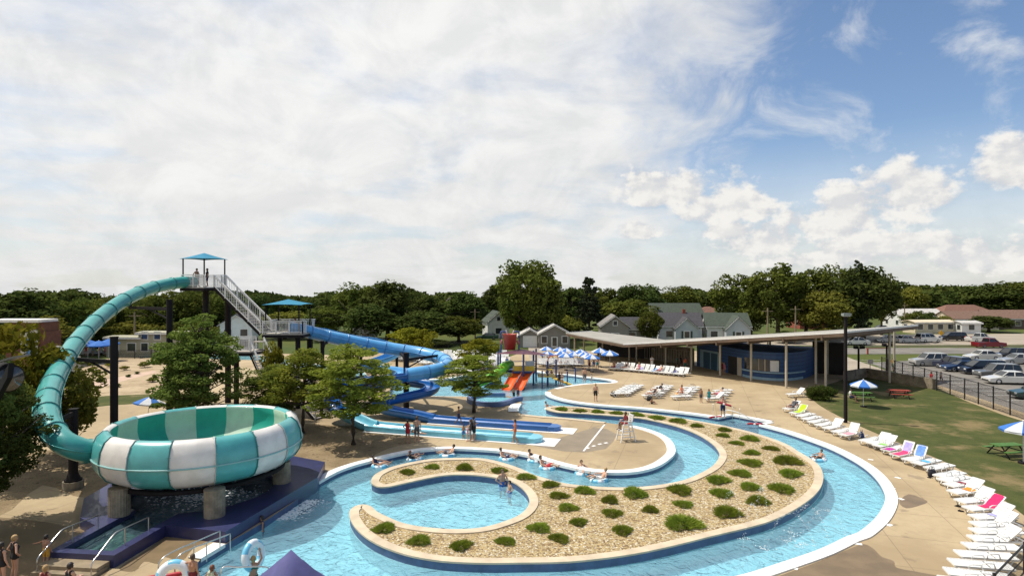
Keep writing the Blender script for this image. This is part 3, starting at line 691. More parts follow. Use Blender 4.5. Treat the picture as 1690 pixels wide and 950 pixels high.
canopy(-22.2, -19.2, 54.6, 57.6, 9.38, 9.86, zf=Z2)
# the top platform stands turned towards the viewer
old = set(bpy.data.objects); TC = Vector((-29.06, 57.2, 0))
floor_(-30.45, -27.67, 55.81, 58.59, Z1); canopy(-30.3, -27.82, 55.96, 58.44, 13.6, 14.2, zf=Z1)
rail([(-30.4,55.9,Z1),(-27.7,55.9,Z1)]); rail([(-30.4,58.5,Z1),(-27.7,58.5,Z1)]); rail([(-30.4,57.6,Z1),(-30.4,58.5,Z1)]); rail([(-27.7,57.9,Z1),(-27.7,58.5,Z1)])
q = Matrix.Rotation(R(-18), 3, 'Z'); cc = TC - L
for o in set(bpy.data.objects) - old: o.rotation_euler = (0, 0, R(-18)); o.location = cc - q @ cc
# --- blue tube slide with its open lower flume
sA = [P(478,541,56),P(505,546,56.6),P(540,555,58),P(580,563,59.4),P(620,571,60.4),P(660,577,60.8),P(698,583,60.3),P(728,591,58.6),P(739,601,56),P(730,608,54.2),(P(710,613,52.9)),P(690,616,52.2),P(670,619,51.8)]
pa = ctr(sA)
bs = thing('tube_slide', 'light blue tube slide making a wide hairpin bend and ending in a dark blue flume', 'tube slide', (pa[0].x, pa[0].y, 0))
tube_slide(bs, pa, 0.60, M_BLT, M_BLR, 1.75)
def flume(root, pts, r, m, name='flume', depth=1.0, smooth=6, flat=False, rim=True):
    pts = spline(pts, smooth, False); n = 12; L = root.location
    out = [(-r*math.cos(math.pi*i/n), -r*depth*math.sin(math.pi*i/n)) for i in range(n + 1)]; q = r - .05
    inn = [(q*math.cos(math.pi*i/n), -(q*depth)*math.sin(math.pi*i/n)) for i in range(n + 1)]
    if flat:
        out = [(-r, .0), (-r, -r*depth), (r, -r*depth), (r, 0)]
        inn = [(q, 0), (q*.93, -r*depth*.45), (q*.72, -r*depth*.82), (-q*.72, -r*depth*.82), (-q*.93, -r*depth*.45), (-q, 0)]
    o = MB().sweep(pts, out + inn, smooth=not flat).build(name, m, root, L)
    if rim:
        mb = MB()
        for s_ in (1, -1): mb.sweep(pts, [(s_*r - .05, -.025), (s_*r + .05, -.025), (s_*r + .05, .03), (s_*r - .05, .03)])
        mb.build('flume_rim', m, root, L)
    return pts
fa = [pa[-3] + Vector((0,0,.10)), Vector((-11.2,51.4,3.35)), Vector((-14.2,51.6,3.1)), Vector((-16.2,53.4,2.9)), Vector((-15.2,55.8,2.7)), Vector((-12.2,56.6,2.5)), Vector((-9.3,56.4,2.35)), Vector((-7.3,55.0,2.2)), Vector((-7.3,53.2,2.05)), Vector((-9.0,52.0,1.8)), Vector((-10.6,51.5,1.5)), Vector((-11.0,50.7,1.2)), Vector((-9.9,50.3,.95)), Vector((-8.2,49.95,.72)), Vector((-6.5,49.45,.46))]
flume(bs, fa, .66, M_BLD, depth=1.0)
runD = [Vector((-6.6,49.48,.40)), Vector((-4.5,48.85,.36)), Vector((-2.1,48.12,.36)), Vector((2.9,46.6,.36))]
flume(bs, runD, .66, M_BLD, 'runout', depth=.50, flat=True, smooth=3)
mb = MB(); t = Vector((5.0,-1.52,0)).normalized(); sd = Vector((t.y,-t.x,0)); p = Vector((2.95,46.58,0))
mb.prism([p + sd*.66, p + t*.45 + sd*.6, p + t*.8 + sd*.2, p + t*.8 - sd*.2, p + t*.45 - sd*.6, p - sd*.66], .03, .355); mb.build('runout_end', M_BLD, bs, bs.location)
column(bs, -9.6, 55.0, 5.0, .52, [P(660,577,60.8), P(728,591,58.6)], armz=4.4)
column(bs, -9.6-6.0, 57.6, 5.6, .4, [P(580,563,59.4)], armz=5.2); column(bs, -17.4, 55.6, 6.0, .36, [P(540,555,58)], armz=5.7)
# --- second blue slide, open all the way, ending in the turquoise runout
fB = [P(505,538,59.5),P(530,541.5,60.5),P(560,549,62.3),P(595,555,64),P(625,559,65),P(645,566,65.5),P(655,576,65),P(640,586,63),P(610,596,60.5),P(600,601,59.6),P(628,604.5,58.4),P(655,608,57),P(667,613,55.3),P(655,622,53.6),P(622,632,52.4),P(585,641,51.4),P(555,648,50.4),P(543,657,49.2),P(557,671,48.4),P(580,683,47.9),P(600,693,47.3),Vector((-10.9,46.85,.48))]
s2 = thing('flume_slide', 'open blue body slide winding behind the trees into a turquoise runout', 'water slide', (fB[0].x, fB[0].y, 0))
flume(s2, fB[:14], .68, M_BLT, smooth=5); flume(s2, fB[13:19], .68, M_BLD, smooth=5); flume(s2, fB[18:], .72, M_TURQ, smooth=5)
runT = [Vector((-11.0,46.88,.42)), Vector((-8,45.98,.36)), Vector((-2,44.2,.36)), Vector((1.3,43.22,.36))]
flume(s2, runT, .82, M_TURQ, 'runout', depth=.40, flat=True, smooth=3)
mb = MB(); t = Vector((3.3,-.98,0)).normalized(); sd = Vector((t.y,-t.x,0)); p = Vector((1.3,43.22,0))
mb.prism([p + sd*.82, p + t*.5 + sd*.75, p + t*.9 + sd*.25, p + t*.9 - sd*.25, p + t*.5 - sd*.75, p - sd*.82], .03, .35); mb.build('runout_end', M_TURQ, s2, s2.location)
for x, y, tz in ((-20.2,61.0,6.4),(-15.6,62.6,5.0),(-12.2,64.2,4.2),(-13.6,59.2,2.6),(-16.0,50.9,1.5)): column(s2, x, y, tz, .3)
# thin film of water on the runout floors
for pts, r, nm in ((runD, .46, 'film'), (runT, .58, 'film')):
    o = [p.copy() for p in spline(pts, 3, False)]; z = (.36-.66*.5*.82+.02) if r < .5 else (.36-.82*.40*.82+.02)
    a = offset(o, r, False); b = offset(o, -r, False); struct(MB().band(a, b, z, False).build('runout_water', m_water('runout_film', (0.75,0.93,0.97), 1.2, 2.0, murk=.12, rough=.1)))
    a2 = offset(o, r + (.40 if r < .5 else .42), False); b2 = offset(o, -r - (.40 if r < .5 else .42), False)
# white pads round the runouts
for pts, r, e in ((runD, .66, 1.0), (runT, .82, 1.0)):
    o = [pts[0].xy.to_3d(), pts[-1].xy.to_3d()]; t = (o[1] - o[0]).normalized(); sd = Vector((t.y, -t.x, 0)); a, b = o[0], o[1] + t*2.0; q = r + .28
    struct(MB().prism([a + sd*q, b + sd*q, b - sd*(q), a - sd*q], .004, .03).build('runout_pad', M_COP))
# ================================================================== PAVILION, HOUSES, FENCES, POLES
M_ROOFW = mat('white_membrane', (0.33, 0.31, 0.27), 0.7, 0.10, 0.5); M_FASC = mat('brown_fascia', (0.13, 0.085, 0.055), 0.7, 0.2, 1); M_WTRIM = mat('white_trim', (0.72, 0.71, 0.68), 0.6, 0.06, 2)
M_COLM = mat('tan_column', (0.48, 0.42, 0.32), 0.7, 0.1, 1); M_BLOCK = m_stripe('blue_block', (0.022, 0.062, 0.17), (0.030, 0.085, 0.22), 2, 0.44, 0.55); M_PALE = mat('pale_blue_frame', (0.28, 0.42, 0.50), 0.6, 0.08, 2)
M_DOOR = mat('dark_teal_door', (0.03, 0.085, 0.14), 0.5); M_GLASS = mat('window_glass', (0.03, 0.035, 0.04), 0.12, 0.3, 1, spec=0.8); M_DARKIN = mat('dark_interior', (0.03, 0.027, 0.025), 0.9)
M_STONE = m_ground('stone_wall', (0.20, 0.165, 0.115), (0.32, 0.265, 0.19), 0.9, (0.13, 0.11, 0.085), 1.4, 0.9, 0.9, 6)
pv = thing('pavilion', 'long open pavilion with butterfly roof, tan columns and a blue concession wall', 'pavilion', (28, 76, 0)); L = pv.location
def slab(c, th, name, m, root=pv):
    """c: four 3D corners of the top, counter-clockwise from above"""
    c = [Vector(p) for p in c]; d = Vector((0, 0, -th)); mb = MB()
    mb.add(c + [p + d for p in c], [(0,1,2,3),(7,6,5,4),(0,4,5,1),(1,5,6,2),(2,6,7,3),(3,7,4,0)]); return mb.build(name, m, root, root.location)
P0, P1, P2, P3 = Vector((15.5,84,3.15)), Vector((33.2,60.2,6.55)), Vector((48.2,72,6.5)), Vector((23.3,91.8,3.05))
Q1, Q2 = Vector((8.7,97,3.72)), Vector((13.3,100.2,3.75))
slab([P0,P1,P2,P3], .16, 'roof', M_ROOFW); slab([P0+Vector((0,0,.0)),P3+Vector((0,0,.0)),Q2,Q1], .16, 'roof', M_ROOFW)
fm = MB(); dz = Vector((0,0,-.30))
for a, b in ((P0,P1),(P1,P2),(P2,P3),(P0,Q1),(Q1,Q2),(Q2,P3)): fm.beam(a + dz, b + dz, .12, .34)
fm.build('fascia', M_FASC, pv, L)
for a, b in ((P0,P1),(P1,P2),(Q1,Q2)): MB().beam(a + Vector((0,0,-.03)), b + Vector((0,0,-.03)), .16, .20).build('roof_edge', M_WTRIM, pv, L)
def roofz(x, y):
    n = (P1-P0).cross(P2-P0)
    if (Vector((x,y,0))-P0).xy.cross((P3-P0).xy) < 0: n = (P3-P0).cross(Q2-P0)
    return P0.z - (n.x*(x-P0.x) + n.y*(y-P0.y))/n.z
cols = [(29.9,66.06),(28.1,71.2),(26.0,75.7),(23.6,79.7),(33.6,64.9),(34.8,69.4),(21.4,84.4),(18.6,90.5),(17.6,90.9),(47.0,74.5),(43.5,69.8),(40,76.8),(14.2,95.0),(11.6,97.6),(34.5,81),(10.0,96.8)]
for x, y in cols:
    h = roofz(x, y) - .35; c = MB().cyl((x, y, 0), .13, h, 16).build('column', M_COLM, pv, L)
bm_ = MB()
for t in (.08,.22,.36,.50,.64,.78,.92):
    a = P0.lerp(P1, t); b = P3.lerp(P2, t); bm_.beam(a + (a-b).normalized()*.12 + Vector((0,0,-.52)), b + Vector((0,0,-.52)), .18, .5)
for t in (.2,.5,.8):
    a = P0.lerp(Q1, t); b = P3.lerp(Q2, t); bm_.beam(a + Vector((0,0,-.42)), b + Vector((0,0,-.42)), .16, .4)
bm_.build('roof_beam', M_FASC, pv, L)
# concession block: a wall that bulges towards the deck
wl_px = [(1150,603.5),(1188,612),(1205,616),(1222,620),(1240,624),(1270,627.5),(1300,628),(1328,624),(1345,616)]
front = spline(GG(wl_px), 3, False); back = [Vector((38.9,78.2,0)), Vector((30.5,85.2,0))]
foot = front + back; hw = 3.3
mb = MB(); mb.prism(foot, 0, hw); mb.build('concession_wall', M_BLOCK, pv, L)
def along(t):
    d = [0]; 
    for a, b in zip(front, front[1:]): d.append(d[-1] + (b-a).length)
    s_ = t * d[-1]
    for i in range(len(front)-1):
        if d[i+1] >= s_: return front[i].lerp(front[i+1], (s_-d[i])/(d[i+1]-d[i]))
    return front[-1]
def on_wall(t0, t1, z0, z1, name, m, out=.06, parent=pv, n=6):
    mb = MB(); pts = [along(t0 + (t1-t0)*i/n) for i in range(n+1)]
    if out: pts = offset(pts, -out, False); 
    ins = offset(pts, .1, False)
    poly = pts + ins[::-1]; mb.prism(poly, z0, z1); return mb.build(name, m, parent, L)
def t_at(u):
    best = min(range(401), key=lambda i: abs(845 + 1000*along(i/400).x/along(i/400).y - u)); return best/400
df = on_wall(t_at(1156), t_at(1188), 0, 2.45, 'door_frame', M_PALE, .05)
for a, b in ((1162,1172.5),(1174,1184)): on_wall(t_at(a), t_at(b), .02, 2.2, 'door', M_DOOR, .09)
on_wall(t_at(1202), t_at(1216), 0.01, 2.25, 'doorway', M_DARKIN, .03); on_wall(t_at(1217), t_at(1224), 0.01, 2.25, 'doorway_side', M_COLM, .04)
wn = on_wall(t_at(1229), t_at(1287), 1.05, 2.45, 'serving_window', M_GLASS, .03, n=10); on_wall(t_at(1227), t_at(1325), .86, 1.02, 'counter', M_PALE, .32, n=12); on_wall(t_at(1226), t_at(1325), 0.0, .30, 'base_course', M_PALE, .05, n=12)
for u in (1240,1252,1262): on_wall(t_at(u), t_at(u+1.2), 1.05, 2.45, 'mullion', M_COLM, .06, n=1)
on_wall(t_at(1271), t_at(1285), 1.07, 2.35, 'menu_board', M_WTRIM, .06, n=3)
# changing rooms behind the left roof: stone wall and dark recess
mb = MB(); a, b = G(1052,591), G(1141,605); a = a + Vector((0.6,1.2,0)); b = b + Vector((0.8,1.6,0)); mb.beam(a + Vector((0,0,1.2)), b + Vector((0,0,1.2)), .3, 2.4); mb.build('stone_wall', M_STONE, pv, L)
mb = MB(); a2, b2 = Vector((14.0,99.0,0)), Vector((22.0,92.2,0)); mb.beam(a2 + Vector((0,0,1.3)), b2 + Vector((0,0,1.3)), .3, 2.6); mb.build('dark_back_wall', M_DARKIN, pv, L)
mb = MB(); mb.beam(Vector((38.75,78.1,2.0)), Vector((41.7,75.9,2.0)), .3, 4.0); mb.build('dark_back_wall', M_DARKIN, pv, L)  # added near-black slab standing in for the shade under the roof end
sc_ = MB(); n = 22
for i in range(n + 1): p = a.lerp(b, i/n) + Vector((-.35,-.55,0)); sc_.beam(p, p + Vector((0,0,2.0)), .05, .05)
for z in (.15, 2.0): sc_.beam(a + Vector((-.35,-.55,z)), b + Vector((-.35,-.55,z)), .05, .05)
sc_.build('screen_fence', M_COLM, pv, L)
# --- houses
M_GREYS = m_stripe('grey_siding', (0.20, 0.19, 0.165), (0.225, 0.21, 0.185), 2, 0.2, 0.8); M_WHITES = m_stripe('white_siding', (0.62, 0.62, 0.60), (0.68, 0.68, 0.66), 2, 0.2, 0.8)
M_BLUES = m_stripe('pale_grey_siding', (0.40, 0.43, 0.45), (0.45, 0.48, 0.50), 2, 0.2, 0.8); M_CREAM = mat('cream_siding', (0.62, 0.53, 0.38), 0.8, 0.08, 1); M_BRICK = mat('red_brick', (0.27, 0.075, 0.045), 0.9, 0.25, 3)
M_SH = {k: mat('shingle_' + k, c, 0.92, 0.22, 2.5, 0.3, 10) for k, c in dict(grey=(0.20,0.19,0.18), dark=(0.055,0.052,0.058), green=(0.052,0.066,0.050), brown=(0.17,0.10,0.07), pale=(0.48,0.46,0.43), red=(0.17,0.085,0.06)).items()}
def house(name, label, u, Y, w, d, eave, ridge, wall, roof, rz=0.0, gable='front', wins=2, door=False, chimney=False, cat='house', z0=0.0, garage=False, wing=None, shutters=False, trim=M_WTRIM):
    X = (u - 845)/1000*Y; r = thing(name, label, cat, (X, Y, z0), R(rz)); x, y = w/2, d/2
    mb = MB(); mb.box((0, 0, eave/2), (w, d, eave))
    ov = .35; th = .14; rf = MB(); tm = MB()
    if gable == 'front':      # ridge runs away from the viewer
        for s_ in (-1, 1): mb.add([(-x, s_*y, eave), (x, s_*y, eave), (0, s_*y, ridge)], [(0,1,2) if s_ < 0 else (1,0,2)])
        for s_ in (-1, 1):
            sl = (ridge - eave)/x; e = (s_*(x+ov), eave - ov*sl)
            c = [Vector((e[0], -y-ov, e[1])), Vector((0, -y-ov, ridge)), Vector((0, y+ov, ridge)), Vector((e[0], y+ov, e[1]))]; up = Vector((0,0,th))
            c = [p + up*.3 for p in c]
            rf.add(c + [p + up for p in c], [(0,1,2,3),(7,6,5,4),(0,4,5,1),(1,5,6,2),(2,6,7,3),(3,7,4,0)])
            tm.beam(Vector((e[0], -y-ov-.03, e[1] - .04)), Vector((0, -y-ov-.03, ridge - .04)), .06, .22, up=(0,1,0))
    elif gable == 'hip':
        k = min(x, y)*.95; c = [Vector(p) for p in ((-x-ov,-y-ov,eave),(x+ov,-y-ov,eave),(x+ov,y+ov,eave),(-x-ov,y+ov,eave),(-(x-k),0,ridge),(x-k,0,ridge))]
        rf.add(c, [(0,1,5,4),(1,2,5),(2,3,4,5),(3,0,4),(3,2,1,0)])
        tm.beam((-x-ov,-y-ov-.03,eave-.06),(x+ov,-y-ov-.03,eave-.06),.06,.18)
    else:
        for s_ in (-1, 1): mb.add([(s_*x, -y, eave), (s_*x, y, eave), (s_*x, 0, ridge)], [(0,1,2) if s_ > 0 else (1,0,2)])
        for s_ in (-1, 1):
            sl = (ridge - eave)/y; e = (s_*(y+ov), eave - ov*sl)
            c = [Vector((-x-ov, e[0], e[1])), Vector((x+ov, e[0], e[1])), Vector((x+ov, 0, ridge)), Vector((-x-ov, 0, ridge))]; up = Vector((0,0,th)); c = [p + up*.3 for p in c]
            rf.add(c + [p + up for p in c], [(0,1,2,3),(7,6,5,4),(0,4,5,1),(1,5,6,2),(2,6,7,3),(3,7,4,0)])
        tm.beam((-x-ov, -y-ov-.03, eave - ov*(ridge-eave)/y - .02), (x+ov, -y-ov-.03, eave - ov*(ridge-eave)/y - .02), .06, .2)
    mb.build('wall', wall, r); ro = rf.build('roof', roof, r); tm.build('roof_trim', trim, r)
    if chimney: MB().box((x*.3, 0, ridge + .1), (.6, .6, 1.5)).build('chimney', M_BRICK, ro)
    if garage:
        MB().box((0, -y - .02, 1.1), (w*.62, .06, 2.1)).build('garage_door', M_WTRIM, r)
    def window(cx, cy, cz, ww, hh, side=0):
        rot = R(90) if side else 0; off = Vector((.0, -.02, 0)) if not side else Vector((.02*side, 0, 0))
        f = MB().box(Vector((cx, cy, cz)) + off, (ww + .24, .08, hh + .24), rot).build('window', trim, r)
        g = MB(); g.box(Vector((cx, cy, cz)) + off*3.2, (ww, .06, hh), rot); g.build('pane', M_GLASS, f)
        if shutters and not side:
            q = MB()
            for s_ in (-1, 1): q.box((cx + s_*(ww/2 + .32), cy - .05, cz), (.32, .05, hh + .1))
            q.build('shutters', M_SH['green'], f)
    if not garage:
        n = wins; zc = 1.55 if eave < 3.6 else 1.6
        for i in range(n):
            cx = (i + .5)/n*w - x
            if door and i == n//2: continue
            window(cx, -y, zc if eave > 2 else 1.2, min(1.3, w/n*.5), 1.2)
        if eave > 3.6:
            for i in range(n): window((i+.5)/n*w - x, -y, 4.0 if eave > 4.8 else 3.4, min(1.1, w/n*.45), 1.1)
        elif gable == 'front' and ridge - eave > 1.6: window(0, -y, eave + (ridge-eave)*.3, .7, .8)
        sd_ = -1 if X > 0 else 1
        for j in range(2): window(sd_*x, (j+.5)/2*d - y, zc, 1.0, 1.1, side=sd_)
    if door:
        dd = MB().box((0, -y - .03, 1.02), (1.15, .08, 2.1)).build('door', trim, r); MB().box((0, -y - .09, 1.2), (.75, .05, 1.5)).build('pane', M_GLASS, dd); MB().box((0, -y - .5, .12), (1.8, 1.0, .24)).build('doorstep', M_PAVE, r)
    if wing:
        wx, ww, wd, we, wr, wm, rm = wing
        c = MB(); c.box((wx, -y - wd/2, we/2), (ww, wd, we)); c.add([(wx-ww/2,-y-wd,we),(wx+ww/2,-y-wd,we),(wx,-y-wd,wr)],[(0,1,2)]); c.build('front_wing', wm, r)
        q = MB(); t2 = MB()
        for s_ in (-1, 1):
            sl = (wr-we)/(ww/2); e = wx + s_*(ww/2+.3); ez = we - .3*sl
            cc = [Vector((e,-y-wd-.3,ez)),Vector((wx,-y-wd-.3,wr)),Vector((wx,0,wr)),Vector((e,0,ez))]; cc = [p + Vector((0,0,.04)) for p in cc]
            q.add(cc + [p + Vector((0,0,.14)) for p in cc], [(0,1,2,3),(7,6,5,4),(0,4,5,1),(1,5,6,2),(2,6,7,3),(3,7,4,0)])
            t2.beam((e,-y-wd-.33,ez-.03),(wx,-y-wd-.33,wr-.03),.06,.22,up=(0,1,0))
        q.build('wing_roof', rm, r); t2.build('wing_trim', trim, r)
        f = MB().box((wx, -y-wd-.03, we*.55), (1.25,.08,1.5)).build('window', trim, r); MB().box((wx,-y-wd-.09,we*.55),(.95,.05,1.2)).build('pane', M_GLASS, f)
        q = MB()
        for s_ in (-1,1): q.box((wx + s_*.9, -y-wd-.05, we*.55), (.34,.05,1.4))
        q.build('shutters', M_SH['green'], r)
    return r
house('house', 'small grey sided bungalow with white arched door behind the umbrellas', 913, 113, 5.6, 7, 2.6, 4.15, M_GREYS, M_SH['pale'], 0, 'front', 3, True)
house('garage', 'little grey gabled garage with a white door beside the grey bungalow', 874, 114, 4.2, 6, 2.1, 3.3, M_GREYS, M_SH['pale'], 0, 'front', garage=True, cat='garage')
house('house', 'grey gabled house with grey shingles left of the dark roofed wing behind the pavilion', 1012, 120, 5.2, 8, 3.6, 5.5, M_GREYS, M_SH['grey'], -4, 'front', 1, wing=None)
house('house', 'grey cottage with dark roof tucked between the gabled house and the round tree', 1052, 122, 6.5, 6, 3.0, 4.9, M_GREYS, M_SH['dark'], 0, 'side', 2)
house('house', 'pale grey house with dark roof and front gable, left of its green roofed neighbour', 1118, 127, 8.6, 7, 3.3, 5.6, M_WHITES, M_SH['dark'], -6, 'side', 2, wing=(0.9,4.4,2.4,2.9,4.9,M_BLUES,M_SH['dark']), chimney=True)
house('house', 'white house with green roof and twin gables right of the dark roofed grey one', 1196, 126, 8.4, 7.5, 3.3, 5.6, M_WHITES, M_SH['green'], -8, 'side', 3, wing=(1.4,4.6,2.4,2.9,5.2,M_BLUES,M_SH['green']))
house('house', 'green roofed house rising behind the dark roofed grey house', 1112, 150, 12, 9, 4.4, 7.0, M_WHITES, M_SH['green'], 0, 'side', 3)
house('house', 'house with a low red brown roof behind the two white gabled houses', 1168, 160, 9, 8, 3.6, 6.0, M_CREAM, M_SH['red'], 0, 'hip', 2)
house('house', 'pale house with green hipped roof behind the twin gabled house', 1201, 158, 9, 8, 4.0, 6.4, M_WHITES, M_SH['green'], 0, 'hip', 3)
house('house', 'two storey red brick house among the trees above the pavilion roof', 1336, 165, 9, 8, 5.0, 6.6, M_BRICK, M_SH['brown'], 0, 'hip', 3)
house('house', 'white low gabled house with a pale metal roof beyond the car park', 1508, 168, 12, 9, 2.8, 5.0, M_WHITES, M_SH['pale'], 0, 'side', 4)
house('trailer_home', 'long cream trailer home at the edge of the far car park', 1533, 148, 10.5, 4, 2.6, 3.0, M_CREAM, M_CREAM, 6, 'side', 4, cat='trailer')
house('house', 'low ranch house with a brown red roof behind the white shed', 1592, 162, 12, 8, 2.8, 4.6, M_CREAM, M_SH['brown'], 0, 'side', 3)
house('shed', 'small white shed beside the cream trailer home', 1593, 146, 4.5, 4, 2.5, 2.9, M_WHITES, M_SH['pale'], 0, 'side', 1, cat='shed')
house('house', 'dark brown low house at the far right edge of the car park', 1660, 165, 14, 8, 2.8, 4.8, mat('brown_siding', (0.12,0.09,0.07), .85), M_SH['brown'], 0, 'side', 3)
house('house', 'long pale roofed house behind the ranch house with brown roof', 1585, 185, 16, 8, 3.4, 5.8, M_CREAM, M_SH['red'], 0, 'hip', 3)
house('house', 'small white gabled house with green roof left of the tallest tree', 818, 135, 4.8, 7, 3.6, 5.7, M_WHITES, M_SH['green'], 12, 'front', 1, wing=None)
house('house', 'white house half hidden among trees, far behind the green roofed white one', 812, 175, 7, 8, 6, 8.3, M_WHITES, M_SH['grey'], 0, 'front', 2)
house('house', 'small white gabled house with dark roof above the blue tube slide', 601, 120, 4.6, 6, 2.2, 4.2, M_WHITES, M_SH['dark'], 18, 'front', 1)
house('house', 'cream house peeping out of the trees above the slide hairpin', 752, 170, 5, 7, 6.2, 8.2, M_CREAM, M_SH['red'], -20, 'front', 1)
house('house', 'white house with dark roof behind the white stair of the slide tower', 396, 105, 5.0, 7, 4.8, 6.4, M_WHITES, M_SH['dark'], 14, 'front', 2)
# beige service building on the left, and the red brown one
house('bath_house', 'long beige building with a white eave and small dark windows by the far left pool', 282, 97, 8.4, 3.5, 3.75, 3.85, mat('beige_render', (0.36,0.345,0.25), .85, .1, 1), MATS['beige_render'], -4, 'side', 4, cat='building')
house('bath_house', 'lower beige wing attached to the left of the taller beige bath house', 216, 97.5, 5.6, 3.5, 3.0, 3.1, MATS['beige_render'], MATS['beige_render'], -4, 'side', 2, cat='building')
rb = thing('park_building', 'red brown building with a flat white overhanging roof at the left edge', 'building', (-55.5, 70, 0)); L = rb.location
MB().box((-56.6,69.4,3.0),(8,2.6,6.0)).build('wall', mat('redwood_siding', (0.115,0.045,0.028), .8, .25, 2), rb, L)
MB().box((-55.9,69.0,7.2),(6.2,3.0,.3)).build('roof', M_WTRIM, rb, L); MB().box((-54.9,69.3,6.5),(4.4,2.4,1.1)).build('upper_wall', MATS['redwood_siding'], rb, L)
MB().box((-54.1,67.9,4.6),(1.9,.1,3.2)).build('wall_panel', mat('pale_panel', (0.42,0.42,0.36), .7, .3, 1.5), rb, L)
MB().box((-54.05,67.83,4.2),(.7,.06,2.0)).build('wall_panel', mat('blue_panel', (0.08,0.2,0.42), .7, .3, 1.5), rb, L)
w = MB().box((-50.9,68.2,3.7),(1.2,.1,1.4)).build('window', M_WTRIM, rb, L); MB().box((-50.9,68.13,3.7),(.9,.05,1.1)).build('pane', M_GLASS, w, L)
MB().box((-51.4,69.2,1.5),(3.0,1.8,3.0)).build('lower_wall', MATS['pale_panel'], rb, L)
# --- fence to the car park
M_FEN = mat('black_fence', (0.012, 0.012, 0.013), 0.6, 0.1)
def m_mesh():
    def f(g, tc):
        s = g('ShaderNodeSeparateXYZ', {0: tc.outputs['Object']}); h = g.math('ADD', s.outputs[0], s.outputs[1])
        a = g.math('LESS_THAN', g.math('FRACT', g.math('MULTIPLY', g.math('ADD', h, s.outputs[2]), 12.0)), .16); b = g.math('LESS_THAN', g.math('FRACT', g.math('MULTIPLY', g.math('SUBTRACT', h, s.outputs[2]), 12.0)), .16)
        d = g('ShaderNodeBsdfDiffuse', {'Color': (.015,.015,.015,1)}); t = g('ShaderNodeBsdfTransparent')
        return g('ShaderNodeMixShader', {0: g.math('MAXIMUM', a, b), 1: t.outputs[0], 2: d.outputs[0]}).outputs[0]
    return custom('chain_link', f)
def fence(name, label, pts, h, m=M_FEN, step=2.4, link=True, cat='fence'):
    pts = [Vector((p[0], p[1], 0)) for p in pts]; r = thing(name, label, cat, pts[0].to_tuple()); L = r.location; rl = MB(); lk = MB()
    for a, b in zip(pts, pts[1:]):
        n = max(1, round((b-a).length/step))
        for i in range(n + (b == pts[-1])): p = a.lerp(b, i/n); MB().beam(p, p + Vector((0,0,h+.08)), .08, .08, up=(0,1,0)).build('post', m, r, L)
        rl.beam(a + Vector((0,0,h)), b + Vector((0,0,h)), .05, .05); rl.beam(a + Vector((0,0,.1)), b + Vector((0,0,.1)), .04, .04); rl.beam(a + Vector((0,0,h*.55)), b + Vector((0,0,h*.55)), .03, .03)
        lk.add([a + Vector((0,0,.1)), b + Vector((0,0,.1)), b + Vector((0,0,h)), a + Vector((0,0,h))], [(0,1,2,3)])
    rl.build('rail', m, r, L)
    if link: lk.build('chain_link_mesh', m_mesh(), r, L)
    return r
fence('fence', 'tall black chain link fence between the lawn and the car park', [(47.6,78),(46.4,72),(44.3,59.3),(43.3,54.5),(42.2,49.5),(40.5,40),(39,31)], 2.0)
fence('fence', 'low black mesh fence at the bottom right corner beside the loungers', [(19.55,23.1,0),(16.4,20.6,0),(14.4,19.0,0)], 1.15, step=3.9)
fence('fence', 'dark chain link fence along the grass behind the bucket play tower', [G(700,584),G(760,586),G(838,588)], 2.0)
fence('fence', 'thin dark fence in front of the beige bath house', [G(195,592),G(330,590)], 1.3)
rw = thing('retaining_wall', 'dark rough stone retaining wall in the shade below the pavilion end', 'wall', (41, 71, 0)); L = rw.location
a, b, c = G(1543,642), G(1430,622), G(1395,628); mb = MB(); mb.beam(a + Vector((0,0,.55)), b + Vector((0,0,.55)), .5, 1.1); mb.beam(b + Vector((0,0,.55)), c + Vector((0,0,.55)), .5, 1.1); mb.build('stones', M_STONE, rw, L)
# --- poles
def pole(u, v, h, name, label, cat, w=.16, m=M_STEEL, group=None):
    p = G(u, v); r = thing(name, label, cat, p.to_tuple(), group=group); MB().cyl((0,0,0), w/2*1.15, h, 12, w/2).build('pole', m, r); return r
r = pole(1395.5,697,8.8,'light_pole','tall black light pole standing on the lawn edge behind the loungers','light pole',.25)
mb = MB(); mb.box((0,-.12,8.75),(.62,.42,.2)); h_ = mb.build('lamp_head', mat('lamp_housing', (0.22,0.25,0.24), .4), r); MB().box((0,-.12,8.63),(.48,.3,.05)).build('lens', M_WTRIM, h_)
for u, v, lab in ((1417,622,'nearer'),(1463.5,616,'farther')):
    r = pole(u, v, 3.55 if u < 1450 else 3.6,'floodlight_mast','short dark floodlight mast under the pavilion end, ' + ('left of' if u < 1450 else 'right of') + ' the roof corner post','light mast',.22)
    MB().box((0,0,3.5),(.9,.12,.1)).build('crossbar', M_STEEL, r)
    for s_ in (-.38,.38): MB().box((s_,-.12,3.66),(.45,.4,.34)).build('floodlight', M_STEEL, r)
M_WOOD = mat('pole_wood', (0.24,0.185,0.12), .9, .2, 2)
tops = []
for u, Y, tv, lab in ((638,120,515,'weathered utility pole above the blue tube slide'),(784,128,510,'slim utility pole left of the white house with green roof'),(1267,112,508,'grey utility pole left of the brick house above the pavilion roof'),(1313,118,505,'pale wooden utility pole in front of the brick house'),(1493,155,500,'utility pole beside the white low gabled house'),(222,100,515,'thin pale pole behind the teal tube slide')):
    X = (u-845)/1000*Y; h = H - (tv-475)/1000*Y; r = thing('utility_pole', lab, 'utility pole', (X, Y, 0)); MB().cyl((0,0,0), .17, h, 10, .12).build('pole', M_WOOD, r); MB().box((0,0,h-.6),(2.0,.12,.12)).build('crossarm', M_WOOD, r)
    tops.append(Vector((X, Y, h-.5)))
